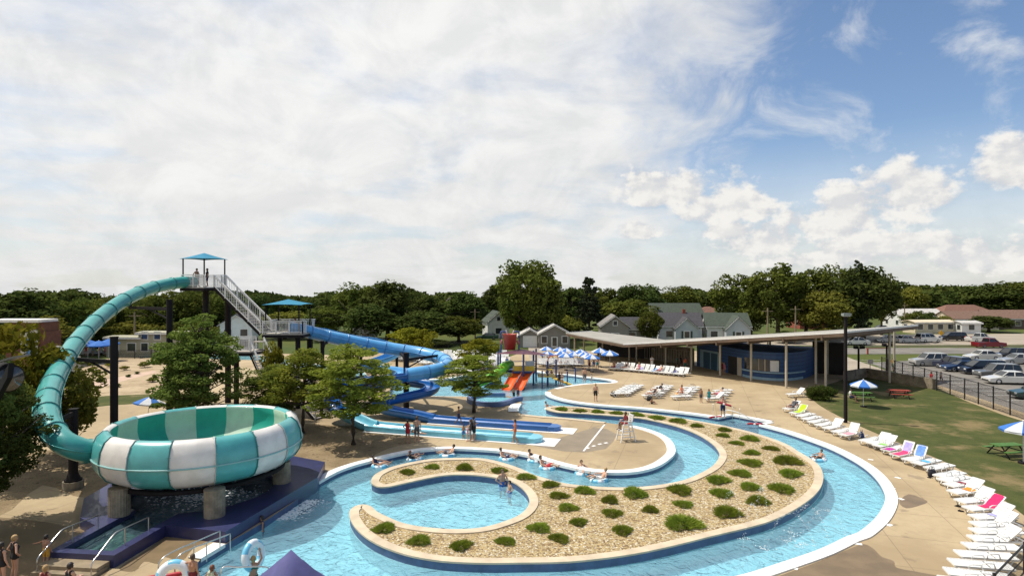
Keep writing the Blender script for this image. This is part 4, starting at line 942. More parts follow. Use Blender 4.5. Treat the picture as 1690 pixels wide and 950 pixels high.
def wire(a, b, sag, r=.022):
    n = 14; return [a.lerp(b, i/n) - Vector((0,0,sag*4*(i/n)*(1-i/n))) for i in range(n+1)]
mb = MB()
for a, b in ((Vector((-95,112,6)), tops[0]), (tops[0], tops[1]), (tops[1], Vector((12,132,6.5)))):
    for o in (0,.5,-.9): mb.tube(wire(a + Vector((0,0,o)), b + Vector((0,0,o)), .9), .018, 4)
tag(mb.build('overhead_wires', M_STEEL), 'thin overhead wires strung between the utility poles before the dark trees', 'wires')
# ================================================================== TREES AND SHRUBS
M_BARK = mat('bark', (0.075, 0.055, 0.04), 0.9, 0.25, 6)
LEAF = dict(oak=m_leaf('oak_leaf', (0.050, 0.074, 0.016), (0.152, 0.165, 0.032), .26, .22), dark=m_leaf('dark_leaf', (0.042, 0.066, 0.018), (0.103, 0.129, 0.032), .25, .25),
            olive=m_leaf('olive_leaf', (0.106, 0.121, 0.024), (0.231, 0.218, 0.040), .34, .3), locust=m_leaf('locust_leaf', (0.130, 0.195, 0.034), (0.310, 0.340, 0.050), .42, .6),
            locustd=m_leaf('dark_locust_leaf', (0.085, 0.132, 0.030), (0.180, 0.220, 0.046), .36, .6), spruce=m_leaf('spruce_needles', (0.034, 0.048, 0.026), (0.066, 0.079, 0.040), .1, .4),
            gold=m_leaf('yellow_leaf', (0.135, 0.145, 0.017), (0.27, 0.245, 0.026), .4, .8), hedge=m_leaf('hedge_leaf', (0.042, 0.063, 0.016), (0.079, 0.106, 0.022), .15, 1.2))
def leaf_cloud(pts, nrm, size, rs, aspect=0.6):
    """quads at pts facing roughly nrm"""
    n = len(pts); t = rs.normal(size=(n, 3)); t -= nrm * np.sum(t*nrm, 1, keepdims=True); t /= np.linalg.norm(t, axis=1, keepdims=True) + 1e-9
    b = np.cross(nrm, t); s = size * rs.uniform(.65, 1.35, (n, 1)) / 2
    q = np.stack([pts - t*s - b*s*aspect*.3, pts - b*s*aspect, pts + t*s, pts + b*s*aspect], 1)    # a pointed leaf-clump shape
    return q.reshape(-1, 3)
def mesh_quads(name, V, m):
    me = bpy.data.meshes.new(name); n = len(V) // 4
    me.vertices.add(len(V)); me.vertices.foreach_set('co', V.astype(np.float32).ravel())
    me.loops.add(4*n); me.loops.foreach_set('vertex_index', np.arange(4*n, dtype=np.int32)); me.polygons.add(n)
    me.polygons.foreach_set('loop_start', np.arange(0, 4*n, 4, dtype=np.int32)); me.polygons.foreach_set('loop_total', np.full(n, 4, np.int32))
    me.materials.append(m); me.update(calc_edges=True); return me
def crown(seed, n, size, rx, rz, zc, lobes, lr, shape='round', flat=1.0):
    rs = np.random.RandomState(seed); out = []; L = []
    while len(L) < lobes:
        p = rs.uniform(-1, 1, 3); d = np.linalg.norm(p)
        if d > 1 or d < .42: continue
        if shape == 'cone':
            k = (p[2] + 1) / 2; w = (1 - k) ** .75 * .95 + .06
            a = rs.uniform(0, 2*np.pi); r = w * rs.uniform(.35, 1); p = np.array([r*np.cos(a), r*np.sin(a), p[2]])
        elif shape == 'egg':
            k = (p[2] + 1) / 2; p[:2] *= 1.08 - .55*k
        elif shape == 'wide': p[2] = p[2] * .9 + .05
        L.append(p)
    per = n // lobes
    for p in L:
        r = lr * rs.uniform(.65, 1.35) * ((1.25 - .85*(p[2]+1)/2) if shape == 'cone' else 1); d = rs.normal(size=(per, 3)); d /= np.linalg.norm(d, axis=1, keepdims=True)
        rad = r * rs.uniform(.45, 1.05, (per, 1)) ** .6
        q = d * rad * np.array([1, 1, flat]); c = p * np.array([rx, rx, rz]) * .86
        c = c + np.array([0, 0, zc]); pts = c + q * np.array([rx, rx, rz if flat == 1.0 else rx])
        nr = d * .8 + rs.normal(size=(per, 3)) * .75 + np.array([0, 0, .35]); nr /= np.linalg.norm(nr, axis=1, keepdims=True); out.append(leaf_cloud(pts, nr, size, rs))
    return np.concatenate(out)
def limbs(seed, h, zc, rx, rz, r0, nb=7, z0=None):
    rr = random.Random(seed); mb = MB(); top = zc + rz*.35; lean = Vector((rr.uniform(-.02,.02)*h, rr.uniform(-.02,.02)*h, 0)); n = 6
    path = [Vector((0,0,-.05)) + lean*(i/n)**1.5*2 + Vector((rr.uniform(-.04,.04)*i*.3, rr.uniform(-.04,.04)*i*.3, top*i/n)) for i in range(n+1)]
    mb.tube(path, r0, 8, scale=[1.25] + [1 - .75*i/n for i in range(1, n+1)])
    for k in range(nb):
        a = 2*math.pi*k/nb + rr.uniform(-.4,.4); s = rr.uniform(.28,.75) if z0 is None else rr.uniform(z0, .9); i = min(n-1, int(s*n)); b = path[i].lerp(path[i+1], s*n - i)
        e = Vector((math.cos(a)*rx*rr.uniform(.5,.8), math.sin(a)*rx*rr.uniform(.5,.8), min(zc + rz*.7, b.z + rz*rr.uniform(.25,.7))))
        m = b.lerp(e, .5) + Vector((0,0,-.08*rz)); mb.tube([b, m, e], r0*.42, 6, scale=[1, .7, .25])
    return mb
def boughs(seed, lobes, rx, rz, zc, r0):
    """trunk with a fine branch running out to every spray of leaves"""
    rs = np.random.RandomState(seed); L = []
    while len(L) < lobes:
        p = rs.uniform(-1, 1, 3); d = np.linalg.norm(p)
        if d > 1 or d < .42: continue
        k = (p[2] + 1) / 2; p[:2] *= 1.08 - .55*k; L.append(p)
    mb = MB(); top = zc + rz*.62; n = 7; rr = random.Random(seed)
    path = [Vector((rr.uniform(-.03,.03)*i, rr.uniform(-.03,.03)*i, -.05 + top*i/n)) for i in range(n+1)]
    mb.tube(path, r0, 8, scale=[1.2] + [1 - .85*i/n for i in range(1, n+1)])
    for p in L:
        e = Vector((p[0]*rx*.86, p[1]*rx*.86, p[2]*rz*.86 + zc)); rad = e.xy.length; zb = max(zc - rz*.75, min(top*.97, e.z - rad*.55)); s = zb/top*n; i = min(n-1, max(0, int(s))); b = path[i].lerp(path[i+1], min(1, s - i))
        m = b.lerp(e, .55) + Vector((0,0,-.04*rad)); mb.tube([b, m, e], .032, 5, scale=[1, .7, .25])
    return mb
TPL = {}
def template(kind):
    if kind in TPL: return TPL[kind]
    k, seed = kind.split(':'); seed = int(seed)
    if k == 'oak': V = crown(seed, 8200, .52, 5.0, 5.0, 7.4, 74, .24); lm = limbs(seed, 12, 7.4, 5, 5, .34); m = LEAF['oak']
    elif k == 'dark': V = crown(seed, 8000, .52, 5.0, 5.0, 7.2, 80, .23, 'egg'); lm = limbs(seed, 12, 7.2, 5, 5, .32); m = LEAF['dark']
    elif k == 'olive': V = crown(seed, 6000, .58, 5.0, 5.2, 7.0, 40, .29, 'wide'); lm = limbs(seed, 12, 7, 5, 5, .3); m = LEAF['olive']
    elif k == 'open': V = crown(seed, 3800, .55, 5.0, 4.6, 7.8, 30, .24); lm = limbs(seed, 12, 7.8, 5, 4.6, .3, 10); m = LEAF['oak']
    elif k == 'spruce': V = crown(seed, 6500, .42, 3.0, 6.2, 6.3, 150, .17, 'cone', .5); lm = limbs(seed, 12, 6, 1.5, 5, .25, 4); m = LEAF['spruce']
    elif k == 'locust': V = crown(seed, 13500, .135, 2.5, 2.7, 4.3, 105, .155, 'egg', .5); lm = boughs(seed, 105, 2.5, 2.7, 4.3, .10); m = LEAF['locust']
    elif k == 'locustd': V = crown(seed, 19500, .135, 2.5, 3.1, 4.0, 135, .16, 'egg', .55); lm = boughs(seed, 135, 2.5, 3.1, 4.0, .12); m = LEAF['locustd']
    elif k == 'shade': V = crown(seed, 24000, .135, 2.5, 3.1, 4.0, 150, .19, 'round', .55); lm = limbs(seed, 7, 4.0, 2.5, 3.1, .14, 14, .2); m = LEAF['dark']
    elif k == 'bush': V = crown(seed, 2600, .26, 1.5, 1.2, 1.25, 22, .36); lm = limbs(seed, 2.4, 1.2, 1.4, 1.1, .06, 6); m = LEAF['olive']
    elif k == 'hedge': V = crown(seed, 4200, .12, 1.0, .62, .62, 40, .34); lm = limbs(seed, 1, .6, .8, .5, .05, 6); m = LEAF['hedge']
    elif k == 'gold': V = crown(seed, 3000, .24, 1.8, 1.5, 2.2, 26, .34, 'round', .5); lm = limbs(seed, 3.6, 2.2, 1.8, 1.4, .07, 8); m = LEAF['gold']
    hgt = V[:, 2].max(); wid = (np.percentile(V[:, 0], 99.5) - np.percentile(V[:, 0], .5))
    TPL[kind] = (mesh_quads('crown', V, m), lm, hgt, wid, []); return TPL[kind]
def tree(u, vt, wpx, Y, kind, label, name=None, cat='tree', group=None, rz=None, base=0.0):
    me, lm, hgt, wid, trunk = template(kind); X = (u - 845)/1000*Y; h = H - (vt - 475)/1000*Y - base; w = wpx/1000*Y
    nm = name or {'spruce':'spruce_tree','bush':'bush','hedge':'hedge_bush','gold':'bush'}.get(kind.split(':')[0], 'tree')
    r = thing(nm, label, cat, (X, Y, base), rng.uniform(0, 6.28) if rz is None else rz, group, (w/wid, w/wid, h/hgt))
    if not trunk: t = lm.build('trunk', M_BARK, r); trunk.append(t.data)
    else: t = bpy.data.objects.new('trunk', trunk[0]); C.objects.link(t); t.parent = r
    c = bpy.data.objects.new('crown', me); C.objects.link(c); c.parent = r; return r
# near the slides
tree(326,516,140,43.5,'locustd:1','large dark green locust tree with feathery leaves behind the bowl slide')
tree(500,572,125,45.5,'locust:2','light green locust tree between the bowl and the slide tower stairs', rz=1)
tree(583,566,142,42.2,'locust:3','bright green locust tree with bare trunk beside the turquoise runout')
tree(446,600,100,47,'locustd:4','shaded locust tree right behind the bowl rim')
tree(640,628,60,50,'bush:5','low leafy bush under the blue slide bend','bush','bush') if False else None
tree(782,583,108,53.0,'locust:6','young locust tree standing alone on the deck by the small round pool')
tree(455,560,44,50,'gold:7','spindly yellow green sapling in front of the stair landing','tree')
tree(672,538,70,92,'gold:8','yellow green bush peeping over the blue tube, left of its twin','bush','bush')
tree(700,541,42,90,'gold:9','smaller yellow green bush over the hairpin of the blue tube','bush','bush')
tree(790,556,70,80,'gold:8','yellow leafed bush behind the lone young locust tree','bush','bush') 
# left edge
tree(-38,598,196,27.2,'shade:10','big dark leafy tree filling the lower left edge beside the teal tube')
tree(20,528,130,36,'gold:11','yellow green tree in front of the red brown building')
tree(105,575,110,40,'olive:12','olive bush behind the lower teal tube','tree')
tree(8,610,80,33,'olive:13','dark olive bush tangled at the left edge below the yellow tree','tree')
tree(-95,560,190,25.0,'shade:10','shade tree just outside the left edge darkening the lower deck','tree')
far = [
 (38,473,118,92,'dark:20','tall dark tree on the skyline at the far left edge'),(112,487,90,98,'oak:21','broad tree right of the dark far left tree'),(150,492,64,104,'olive:22','olive tree just left of the teal tube'),
 (176,484,52,112,'oak:20','narrow tree topping the skyline behind the teal tube'),(215,500,84,118,'olive:23','pale olive tree inside the curve of the teal tube'),(262,484,80,112,'oak:24','green tree left of the dark steel column under the tube'),
 (305,476,84,115,'oak:21','leafy tree on the skyline below the tall tower platform'),(352,484,74,120,'oak:22','tree behind the upper stair flight of the tower'),(60,520,110,84,'olive:20','olive tree behind the red brown building roof'),
 (230,530,110,106,'olive:21','lower olive tree behind the beige bath house'),(165,538,90,102,'oak:23','low green tree left of the beige bath house'),(310,528,90,105,'oak:20','green tree behind the right end of the bath house'),
 (427,485,42,150,'dark:21','small round dark tree left of the lower canopy'),(470,512,96,130,'olive:22','olive tree seen under the lower teal canopy'),(513,492,62,160,'dark:22','dark tree just right of the lower canopy'),
 (545,486,66,150,'dark:23','dark round tree left of the big clump over the blue tube'),(540,504,80,125,'oak:22','green tree in front of the dark round one above the tube'),
 (588,463,84,130,'oak:23','tall tree forming the left shoulder of the big clump'),(640,459,98,126,'dark:20','largest tree of the clump above the blue tube hairpin'),(612,500,90,118,'dark:22','lower dark tree filling the clump behind the small white house'),
 (706,487,62,150,'dark:24','dark tree right of the big clump'),(702,512,100,118,'dark:21','broad dark tree in front of the cream house'),(738,495,60,165,'oak:24','tree on the skyline left of the cream house'),
 (768,479,78,150,'dark:23','tall dark tree above the cream house'),(757,520,74,122,'oak:25','round green tree right of the hairpin bend by the meadow'),(722,560,44,112,'dark:25','low dark shrub at the meadow edge'),
 (816,466,50,170,'dark:20','slim dark tree left of the tallest tree'),(800,492,54,180,'dark:22','dark tree behind the half hidden white house'),
 (872,426,100,120,'oak:26','tallest tree of the view, left of the grey bungalow'),(895,470,70,118,'oak:21','lower right shoulder tree beside the tallest tree'),(858,480,60,125,'oak:22','lower left tree beside the tallest tree'),
 (938,473,70,150,'dark:24','dark tree between the tallest tree and the spruce'),(935,518,56,128,'olive:24','yellowish low tree behind the grey bungalow'),(972,456,44,128,'spruce:27','tall pointed spruce left of the grey gabled house'),
 (1000,474,60,165,'oak:25','green tree behind the spruce'),(1040,468,66,160,'dark:21','round dark tree behind the grey gabled house'),(1072,467,60,165,'dark:23','dark crowned tree right of the round dark tree'),
 (1035,492,90,150,'oak:24','broad lower green tree above the grey cottage'),(1073,508,42,118,'oak:23','round green tree right of the dark roofed cottage'),
 (1122,469,62,170,'oak:20','tree above the dark roofed pale house'),(1158,482,60,185,'dark:22','dark tree above the red brown roof'),(1195,468,50,180,'olive:25','light olive tree left of the open crowned tree'),
 (1216,450,74,140,'open:28','open crowned tree with sky showing through above the twin gabled house'),(1240,500,54,135,'oak:22','lower leafy tree behind the white house with twin gables'),
 (1284,430,112,128,'oak:29','great spreading tree with lit clumps above the pavilion roof'),(1330,440,84,132,'oak:24','tree behind the brick house joining the great spreading one'),(1372,433,84,135,'oak:23','tall tree right of the brick house'),
 (1362,478,90,122,'olive:26','lit lower tree in front of the brick house'),(1424,436,104,126,'dark:26','dark heavy tree behind the light pole'),(1416,428,36,124,'spruce:30','ragged spruce tip poking above the dark heavy tree'),
 (1455,448,46,140,'oak:21','tree right of the dark heavy tree'),(1500,470,60,210,'olive:23','pale tree on the far skyline above the metal roof'),(1540,474,70,230,'olive:25','pale thinning tree behind the white low gabled house'),
 (1575,480,70,220,'dark:24','dark tree on the far ridge left of the hill wood'),(1612,468,90,215,'dark:20','dark tree on the ridge above the long pale roof'),(1660,463,110,205,'dark:23','broad dark ridge tree at the right edge'),(1700,460,90,200,'oak:22','green ridge tree cut by the right edge'),
 (1511,512,40,155,'oak:25','small green tree in front of the white low gabled house'),(1532,514,34,152,'dark:25','round tree beside the trailer home'),(1560,520,30,150,'olive:26','small olive tree at the end of the trailer home'),(1632,520,60,150,'dark:21','dark tree in front of the dark brown low house'),
 (1298,545,40,120,'dark:24','low dark bush behind the pavilion roof by the wooden pole'),(1360,540,40,118,'olive:20','low bush beside the brick house porch'),
]
for (u, v, w, Y, k, lab) in far: tree(u, v, w, Y, k, lab)
# the far-off wood closing the horizon
rs = np.random.RandomState(5); Vs = []
for i in range(260):
    a = rs.uniform(-.98, .98); Y = rs.uniform(215, 330); X = a * Y; hh = 7.4 + 1.5*math.sin(a*23) + 1.0*math.sin(a*61 + 1) + rs.uniform(-.8, .8) + (4.2*min(1, (a - .55)*6) if a > .55 else 0) + rs.uniform(0,1)
    n = 300; d = rs.normal(size=(n, 3)); d /= np.linalg.norm(d, axis=1, keepdims=True); lob = rs.normal(size=(9, 3)) * .45
    p = lob[rs.randint(0, 9, n)] * np.array([5, 5, hh*.36]) + d * np.array([3.2, 3.2, 3.0]) + np.array([X, Y, hh*.55]); p[:, 2] = np.clip(p[:, 2], .3, hh)
    nr = d + rs.normal(size=(n, 3))*.6 + np.array([0,0,.3]); nr /= np.linalg.norm(nr, axis=1, keepdims=True); Vs.append(leaf_cloud(p, nr, 1.9, rs, .8))
o = bpy.data.objects.new('distant_woods', mesh_quads('distant_woods', np.concatenate(Vs), LEAF['dark'])); C.objects.link(o); tag(o, 'far dark wood closing the horizon behind the houses', 'woods', kind='stuff')
# hedge bushes by the pavilion
tree(1341,636,26,59.2,'hedge:40','rounded dark hedge bush nearest the empty lounger by the pavilion','hedge_bush','bush'); tree(1356,634,34,58.8,'hedge:41','larger dark hedge bush in the middle of the pavilion clump','hedge_bush','bush'); tree(1371,637,22,61,'hedge:40','small dark hedge bush at the column end of the pavilion clump','hedge_bush','bush')
for u, v, w, k, lab in ((146,634,12,'hedge:40','small dark shrub on the berm left of the pink path'),(167,630,15,'hedge:41','dark shrub in the middle of the gravel berm'),(212,622,9,'hedge:40','tiny reddish dark shrub high on the berm'),(226,617,8,'hedge:41','tiny shrub at the top of the berm'),(150,603,18,'gold:8','yellow tuft on the berm under the blue umbrellas'),(180,606,14,'gold:9','yellow tuft right of its neighbour on the berm'),(205,611,14,'gold:11','yellow tuft near the tall dark column'),(128,618,16,'olive:12','olive tuft at the left edge of the berm'),(158,616,14,'hedge:40','dark green tuft in the middle of the berm above the path'),(238,606,18,'olive:13','olive tuft on the berm right of the dark column'),(192,639,13,'hedge:41','dark shrub low on the berm beside the side lawn'),(252,630,16,'olive:12','olive tuft at the right end of the berm')):
    Y = G(u, v).y; tree(u, v - w*.55, w, Y, k, lab, 'shrub', 'shrub')
# junipers on the island
M_JUN = m_leaf('juniper', (0.125, 0.185, 0.024), (0.265, 0.305, 0.042), .35, 1.6)
def juniper(seed):
    rs = np.random.RandomState(seed); n = 2000; a = rs.uniform(0, 2*np.pi, n); r = np.sqrt(rs.uniform(0, 1, n)); ir = 1 + .22*np.sin(a*3 + seed) + .12*np.sin(a*7 + 2*seed) + .08*np.sin(a*11)
    x = r*np.cos(a)*ir; y = r*np.sin(a)*ir; z = .36*(1 - r**1.6)*rs.uniform(.55, 1.15, n) + .03
    b = np.stack([x, y, z], 1); d = np.stack([np.cos(a)*.8 + rs.normal(size=n)*.35, np.sin(a)*.8 + rs.normal(size=n)*.35, .38 + .45*(1-r) + rs.normal(size=n)*.15], 1); d /= np.linalg.norm(d, axis=1, keepdims=True)
    ln = rs.uniform(.16, .42, (n, 1)); s = np.cross(d, rs.normal(size=(n, 3))); s /= np.linalg.norm(s, axis=1, keepdims=True); w = rs.uniform(.016, .03, (n, 1))
    return mesh_quads('juniper', np.stack([b - s*w, b + s*w, b + d*ln + s*w*.3, b + d*ln - s*w*.3], 1).reshape(-1, 3), M_JUN)
JM = [juniper(s) for s in (1, 2, 3, 4)]
jun = [ # u, v of the middle, width in px, where it grows
 (927.6,673,26,'on the narrow tail tip of the island'),(957,676,26,'second from the island tail tip'),(985.7,677.7,22,'third from the island tail tip'),(1018,679.5,24,'fourth along the tail, left of the lifeguard chair back'),(1049,682.4,30,'just right of the seated lifeguard'),(1084,687.5,30,'on the tail, first right of the lifeguard pair'),(1120,692.8,27,'on the tail, second right of the lifeguard chair'),(1149.7,700,25,'on the tail, third right of the lifeguard chair'),
 (1195,707,22,'nearest the stepped pool corner'),(1193.7,716,26,'just below the one nearest the stepped corner'),(1238,722,33,'along the upper kerb right of the stepped corner'),(1216.5,729,28,'one row inside the upper kerb'),(1273,738,30,'by the upper kerb left of the lone tube rider'),(1240.6,745,31,'third down the middle of the island bend'),
 (1299,759.5,43,'large, beside the lone tube rider'),(1304.5,780,46,'largest near the right hand kerb'),(1239,762,37,'fourth down the middle of the island bend'),(1222,779.4,37,'fifth down the middle of the island bend'),(1185,791,37,'inside the river hairpin kerb'),(1238,802,34,'lower middle, under the river hairpin'),(1290,806,40,'near the lower right kerb bend'),
 (1191,813,36,'left of the lower middle pair'),(1250.6,825,43,'in front of the thin water jets'),(1199.4,845,48,'yellow green, in the wet patch by the lower kerb'),(1122.7,807.8,43,'under the front of the river hairpin kerb'),(1128,830,34,'small, above the largest shrub'),(1127,863,62,'the largest of all, by the front kerb'),
 (1073,838.7,34,'small, left of the largest shrub'),(1047,812.7,48,'wide, close to the river hairpin kerb'),(1007,823.4,34,'middle of the left half, upper of two'),(1010,844.8,35,'middle of the left half, lower of two'),(1027,873.8,38,'near the front kerb, left of the largest'),(964.5,808,35,'below the two riders on tubes'),
 (955,860,34,'right of the pair by the front kerb'),(937,835.6,33,'third down right of the round lagoon'),(921.8,815.8,38,'second down right of the round lagoon'),(908,797.5,34,'top right of the round lagoon'),(868,785,32,'above the two bathers in the lagoon'),(923,887,44,'front kerb pair, right one'),(889.7,869,42,'front kerb pair, upper left one'),
 (834.8,892,40,'below the lagoon mouth, fourth from the left'),(761,899,46,'below the lagoon, third from the left'),(692,890.7,42,'below the lagoon, second from the left'),(634,870,40,'in the left hook of the island'),(822.7,774.5,30,'on the strip above the lagoon, fourth from its left end'),(767,769.6,36,'on the strip above the lagoon, third from its left end'),(713.8,768,26,'on the strip above the lagoon, second from its left end'),(672.6,777.5,26,'on the strip above the lagoon, at its left end')]
for i, (u, v, w, lab) in enumerate(jun):
    p = G(u, v + 3, IZ - .04); o = bpy.data.objects.new('juniper_shrub', JM[i % 4]); C.objects.link(o); s = w/1000*p.y/2/1.22*rng.uniform(.86,1.08); o.location = p; o.rotation_euler = (0, 0, rng.uniform(0, 6.28)); o.scale = (s, s*rng.uniform(.75,1.0), s*rng.uniform(.8, 1.15))
    tag(o, 'low green juniper on gravel, ' + lab, 'shrub', 'junipers planted on the gravel island')
# ================================================================== FURNITURE
M_PLAST = mat('white_plastic', (0.74, 0.735, 0.71), 0.45, 0.06, 2, rand=.06)
def make_lounger(ang, name='pool_lounger'):
    r = thing(name, 'white plastic pool lounger', 'lounger', (0, 0, -50)); a = R(ang)
    s = MB()
    for i in range(11): s.box((0, -.93 + i*.108, .35), (.58, .085, .025))
    s.build('seat', M_PLAST, r)
    piv = Vector((0, .24, .35)); b = MB(); rot = Matrix.Rotation(a, 3, 'X')
    for i in range(7): b.box(piv + rot @ Vector((0, .06 + i*.108, 0)), (.58, .085, .025), rot)
    for s_ in (-1, 1): b.beam(piv + rot @ Vector((s_*.31, 0, 0)), piv + rot @ Vector((s_*.31, .78, 0)), .05, .05)
    b.beam(piv + rot @ Vector((-.31, .78, 0)), piv + rot @ Vector((.31, .78, 0)), .05, .05); b.build('backrest', M_PLAST, r)
    f = MB()
    for s_ in (-1, 1): f.beam((s_*.32, -.98, .335), (s_*.32, .98, .335), .05, .07)
    f.beam((-.32, -.98, .335), (.32, -.98, .335), .05, .07); f.beam((-.32, .98, .335), (.32, .98, .335), .05, .05); f.build('frame', M_PLAST, r)
    for y, e in ((-.62, -.12), (.55, .12)):
        for s_ in (-1, 1):
            l = MB(); l.tube([Vector((s_*.32, y - e, .32)), Vector((s_*.33, y, .05)), Vector((s_*.33, y + e*.5, .02)), Vector((s_*.32, y + e*2.2, .31))], .028, 6); l.build('leg', M_PLAST, r)
    for s_ in (-1, 1):
        l = MB(); l.tube([Vector((s_*.34, -.12, .34)), Vector((s_*.36, -.12, .50)), Vector((s_*.36, .0, .55)), Vector((s_*.36, .28, .55)), Vector((s_*.35, .34, .36))], .024, 6); l.build('armrest', M_PLAST, r)
    return r
LG = {0: make_lounger(0), 40: make_lounger(42), 62: make_lounger(60)}; used = set()
def lounger(p, ang, back, label, group):
    """ang: heading of the head end, degrees from +X"""
    t = LG[back]; rz = R(ang - 90); p = Vector((p[0], p[1], 0.004))
    if back not in used:
        used.add(back); CH[t.name] = [(c, kids(c)) for c in kids(t)]; t.location = p; t.rotation_euler = (0, 0, rz); t['label'] = label; t['group'] = group; return t
    return dup(t, p, rz, label, group)
def dirv(a): return Vector((math.cos(R(a)), math.sin(R(a)), 0))
def towel(p, ang, back, col, label, y0=-.6, y1=.95, w=.56):
    """towel draped along a lounger"""
    rr = random.Random(label); piv = Vector((0, .24, .38)); n = 16; vs = []; m = 6
    for i in range(n + 1):
        y = y0 + (y1 - y0)*i/n
        for j in range(m + 1):
            x = (j/m - .5)*w; q = Vector((x, y, .385 + rr.uniform(-.004, .012)))
            if y > .24: d = y - .24; q = Vector((x, piv.y + d*math.cos(R(back)), piv.z + d*math.sin(R(back)) + .012 + rr.uniform(0, .014)))
            if j in (0, m): q.z -= .05; q.x *= 1.12
            vs.append(q)
    fs = [(i*(m+1)+j, i*(m+1)+j+1, (i+1)*(m+1)+j+1, (i+1)*(m+1)+j) for i in range(n) for j in range(m)]
    mb = MB(); mb.add(vs, fs, True); mb.add([v - Vector((0,0,.012)) for v in vs], [f[::-1] for f in fs], True)
    o = mb.build('towel', mat('towel_%s' % '_'.join('%d' % (c*99) for c in col), col, .95, .18, 5)); o.location = (p[0], p[1], .004); o.rotation_euler = (0, 0, R(ang-90)); return tag(o, label, 'towel', 'towels on the loungers')
LNG = {}
GR = 'white loungers in the curving row beside the lawn'
row = [(1297,674,'40'),(1308,681,'40'),(1318,686,'0'),(1328,691,'0'),(1338,696,'0'),(1350,701,'0'),(1363,706,'40'),(1378,712,'0'),(1390,717,'62'),(1424,727,'0'),(1437,731,'40'),(1447,735,'40'),(1461,742,'0'),(1476,750,'62'),(1496,758,'62'),(1512,764,'0'),(1533,772,'0'),(1549,785,'0'),(1556,792,'0'),(1566,800,'0'),(1572,811,'40'),(1584,826,'40'),(1597,838,'40'),(1607,852,'40'),(1608,864,'40'),(1607,875,'0'),(1604,887,'40'),(1594,899,'0'),(1581,912,'0'),(1570,926,'0'),(1562,941,'0'),(1552,955,'0')]
for i, (u, v, b) in enumerate(row):
    ft = G(u, v, .36); k = i/len(row); ang = 34 - 20*k - 50*max(0, k - .55)*1.6 if k < .86 else 34 - 20*k - 44*(k-.55)*1.8
    c = ft + dirv(ang)*.98; b = int(b); LNG[i] = (c, ang, b)
    st = {0:'lying flat',40:'with its back half raised',62:'with its back upright'}[b]
    lounger(c, ang, b, f'white lounger {st}, {ORD[i]} from the hedge along the lawn', GR)
def tw(i, col, label, **k): c, a, b = LNG[i]; towel(c, a, {0:0,40:42,62:60}[b], col, label, **k)
tw(1,(0.42,0.62,0.02),'lime green towel on a lounger near the hedge'); tw(8,(0.75,0.30,0.36),'pale pink towel on the raised lounger by the light pole',y1=.2); tw(12,(0.45,0.03,0.28),'magenta towel at the foot of a flat lounger',y0=-.95,y1=-.2); tw(13,(0.72,0.05,0.16),'long crimson pink towel on the upright lounger left of the blue towel',y1=.3,y0=-.95)
tw(13,(0.40,0.36,0.75),'lilac towel over the back of the crimson covered lounger',y0=.3,y1=.9); tw(14,(0.14,0.28,0.68),'blue patterned towel over the back of an upright lounger',y0=.3,y1=1.02); tw(15,(0.10,0.40,0.62),'small blue towel bunched on a flat lounger',y0=-.3,y1=.1); tw(22,(0.80,0.02,0.12),'bright red pink towel draped over a half raised lounger',y0=-.2,y1=1.0); tw(20,(0.75,0.25,0.03),'orange towel on a lounger near the red pink one',y0=-.1,y1=.3); tw(19,(0.22,0.01,0.03),'maroon towel bundled on a flat lounger',y0=-.1,y1=.15); tw(11,(0.25,0.55,0.12),'green towel on the lounger above the magenta one',y0=-.5,y1=-.1); tw(23,(0.35,0.33,0.62),'lilac grey cloth on the lounger below the red pink towel',y0=-.1,y1=.2)
gi = 0
for gi, (na, fa_, n, nm) in enumerate(((( 1024,654),(1047,641),6,'first'),((1076,657),(1096,642),6,'second'),((1124,659),(1140,644),5,'third'),((1180,662),(1193,649),4,'fourth'))):
    a, b = G(*na), G(*fa_)
    for k in range(n):
        p = a.lerp(b, k/(n-1)); bk = 0 if gi == 0 else (0, 40, 0, 40, 0, 0)[(k + gi) % 6]; LNG[('d', gi, k)] = (p, 12, bk)
        lounger(p, 12, bk, f'white lounger, {ORD[k]} from the river in the {nm} deck cluster from the left', 'white loungers in four clusters on the open deck')
def twd(g, k, col, label, **kw): c, a, b = LNG[('d', g, k)]; towel(c, a, {0:0,40:42,62:60}[b], col, label, **kw)
twd(1,1,(0.20,0.60,0.20),'pale green towel in the second deck cluster',y0=-.2,y1=.4); twd(1,3,(0.65,0.15,0.2),'rose towel in the second deck cluster',y0=0,y1=.4); twd(2,1,(0.65,0.33,0.06),'orange towel hanging off a lounger in the third deck cluster',y0=-1.0,y1=-.4); twd(3,1,(0.70,0.18,0.35),'pink towel in the fourth deck cluster',y0=-.4,y1=.4)
twd(0,0,(0.03,0.03,0.04),'black towel at the foot of the nearest lounger in the first deck cluster',y0=-1.0,y1=-.7)
for k in range(15):
    u = 1016 + k*8.1; p = G(u, 610 + k*.75); lounger(p, 40, 62 if k % 4 else 40, f'white lounger, {ORD[k]} from the left in the row before the pavilion', 'white loungers in the row before the pavilion'); LNG[('p', k)] = (p, 40, 62)
for k, c, l in ((5,(0.45,0.42,0.72),'lilac towel'),(8,(0.22,0.42,0.72),'sky blue towel'),(3,(0.5,0.45,0.4),'grey towel'),(12,(0.10,0.10,0.22),'navy towel')): cc, a, b = LNG[('p', k)]; towel(cc, a, 60, c, l + ' on a lounger in the row before the pavilion', y0=-.6, y1=.5)
for k in range(13):
    p = G(892 + k*5.7, 603.5 + .25*(k % 2)); lounger(p, 85, 62, f'white lounger, {ORD[k]} from the play tower end of the row under the parasols', 'white loungers in the row below the parasols')
kk = 0
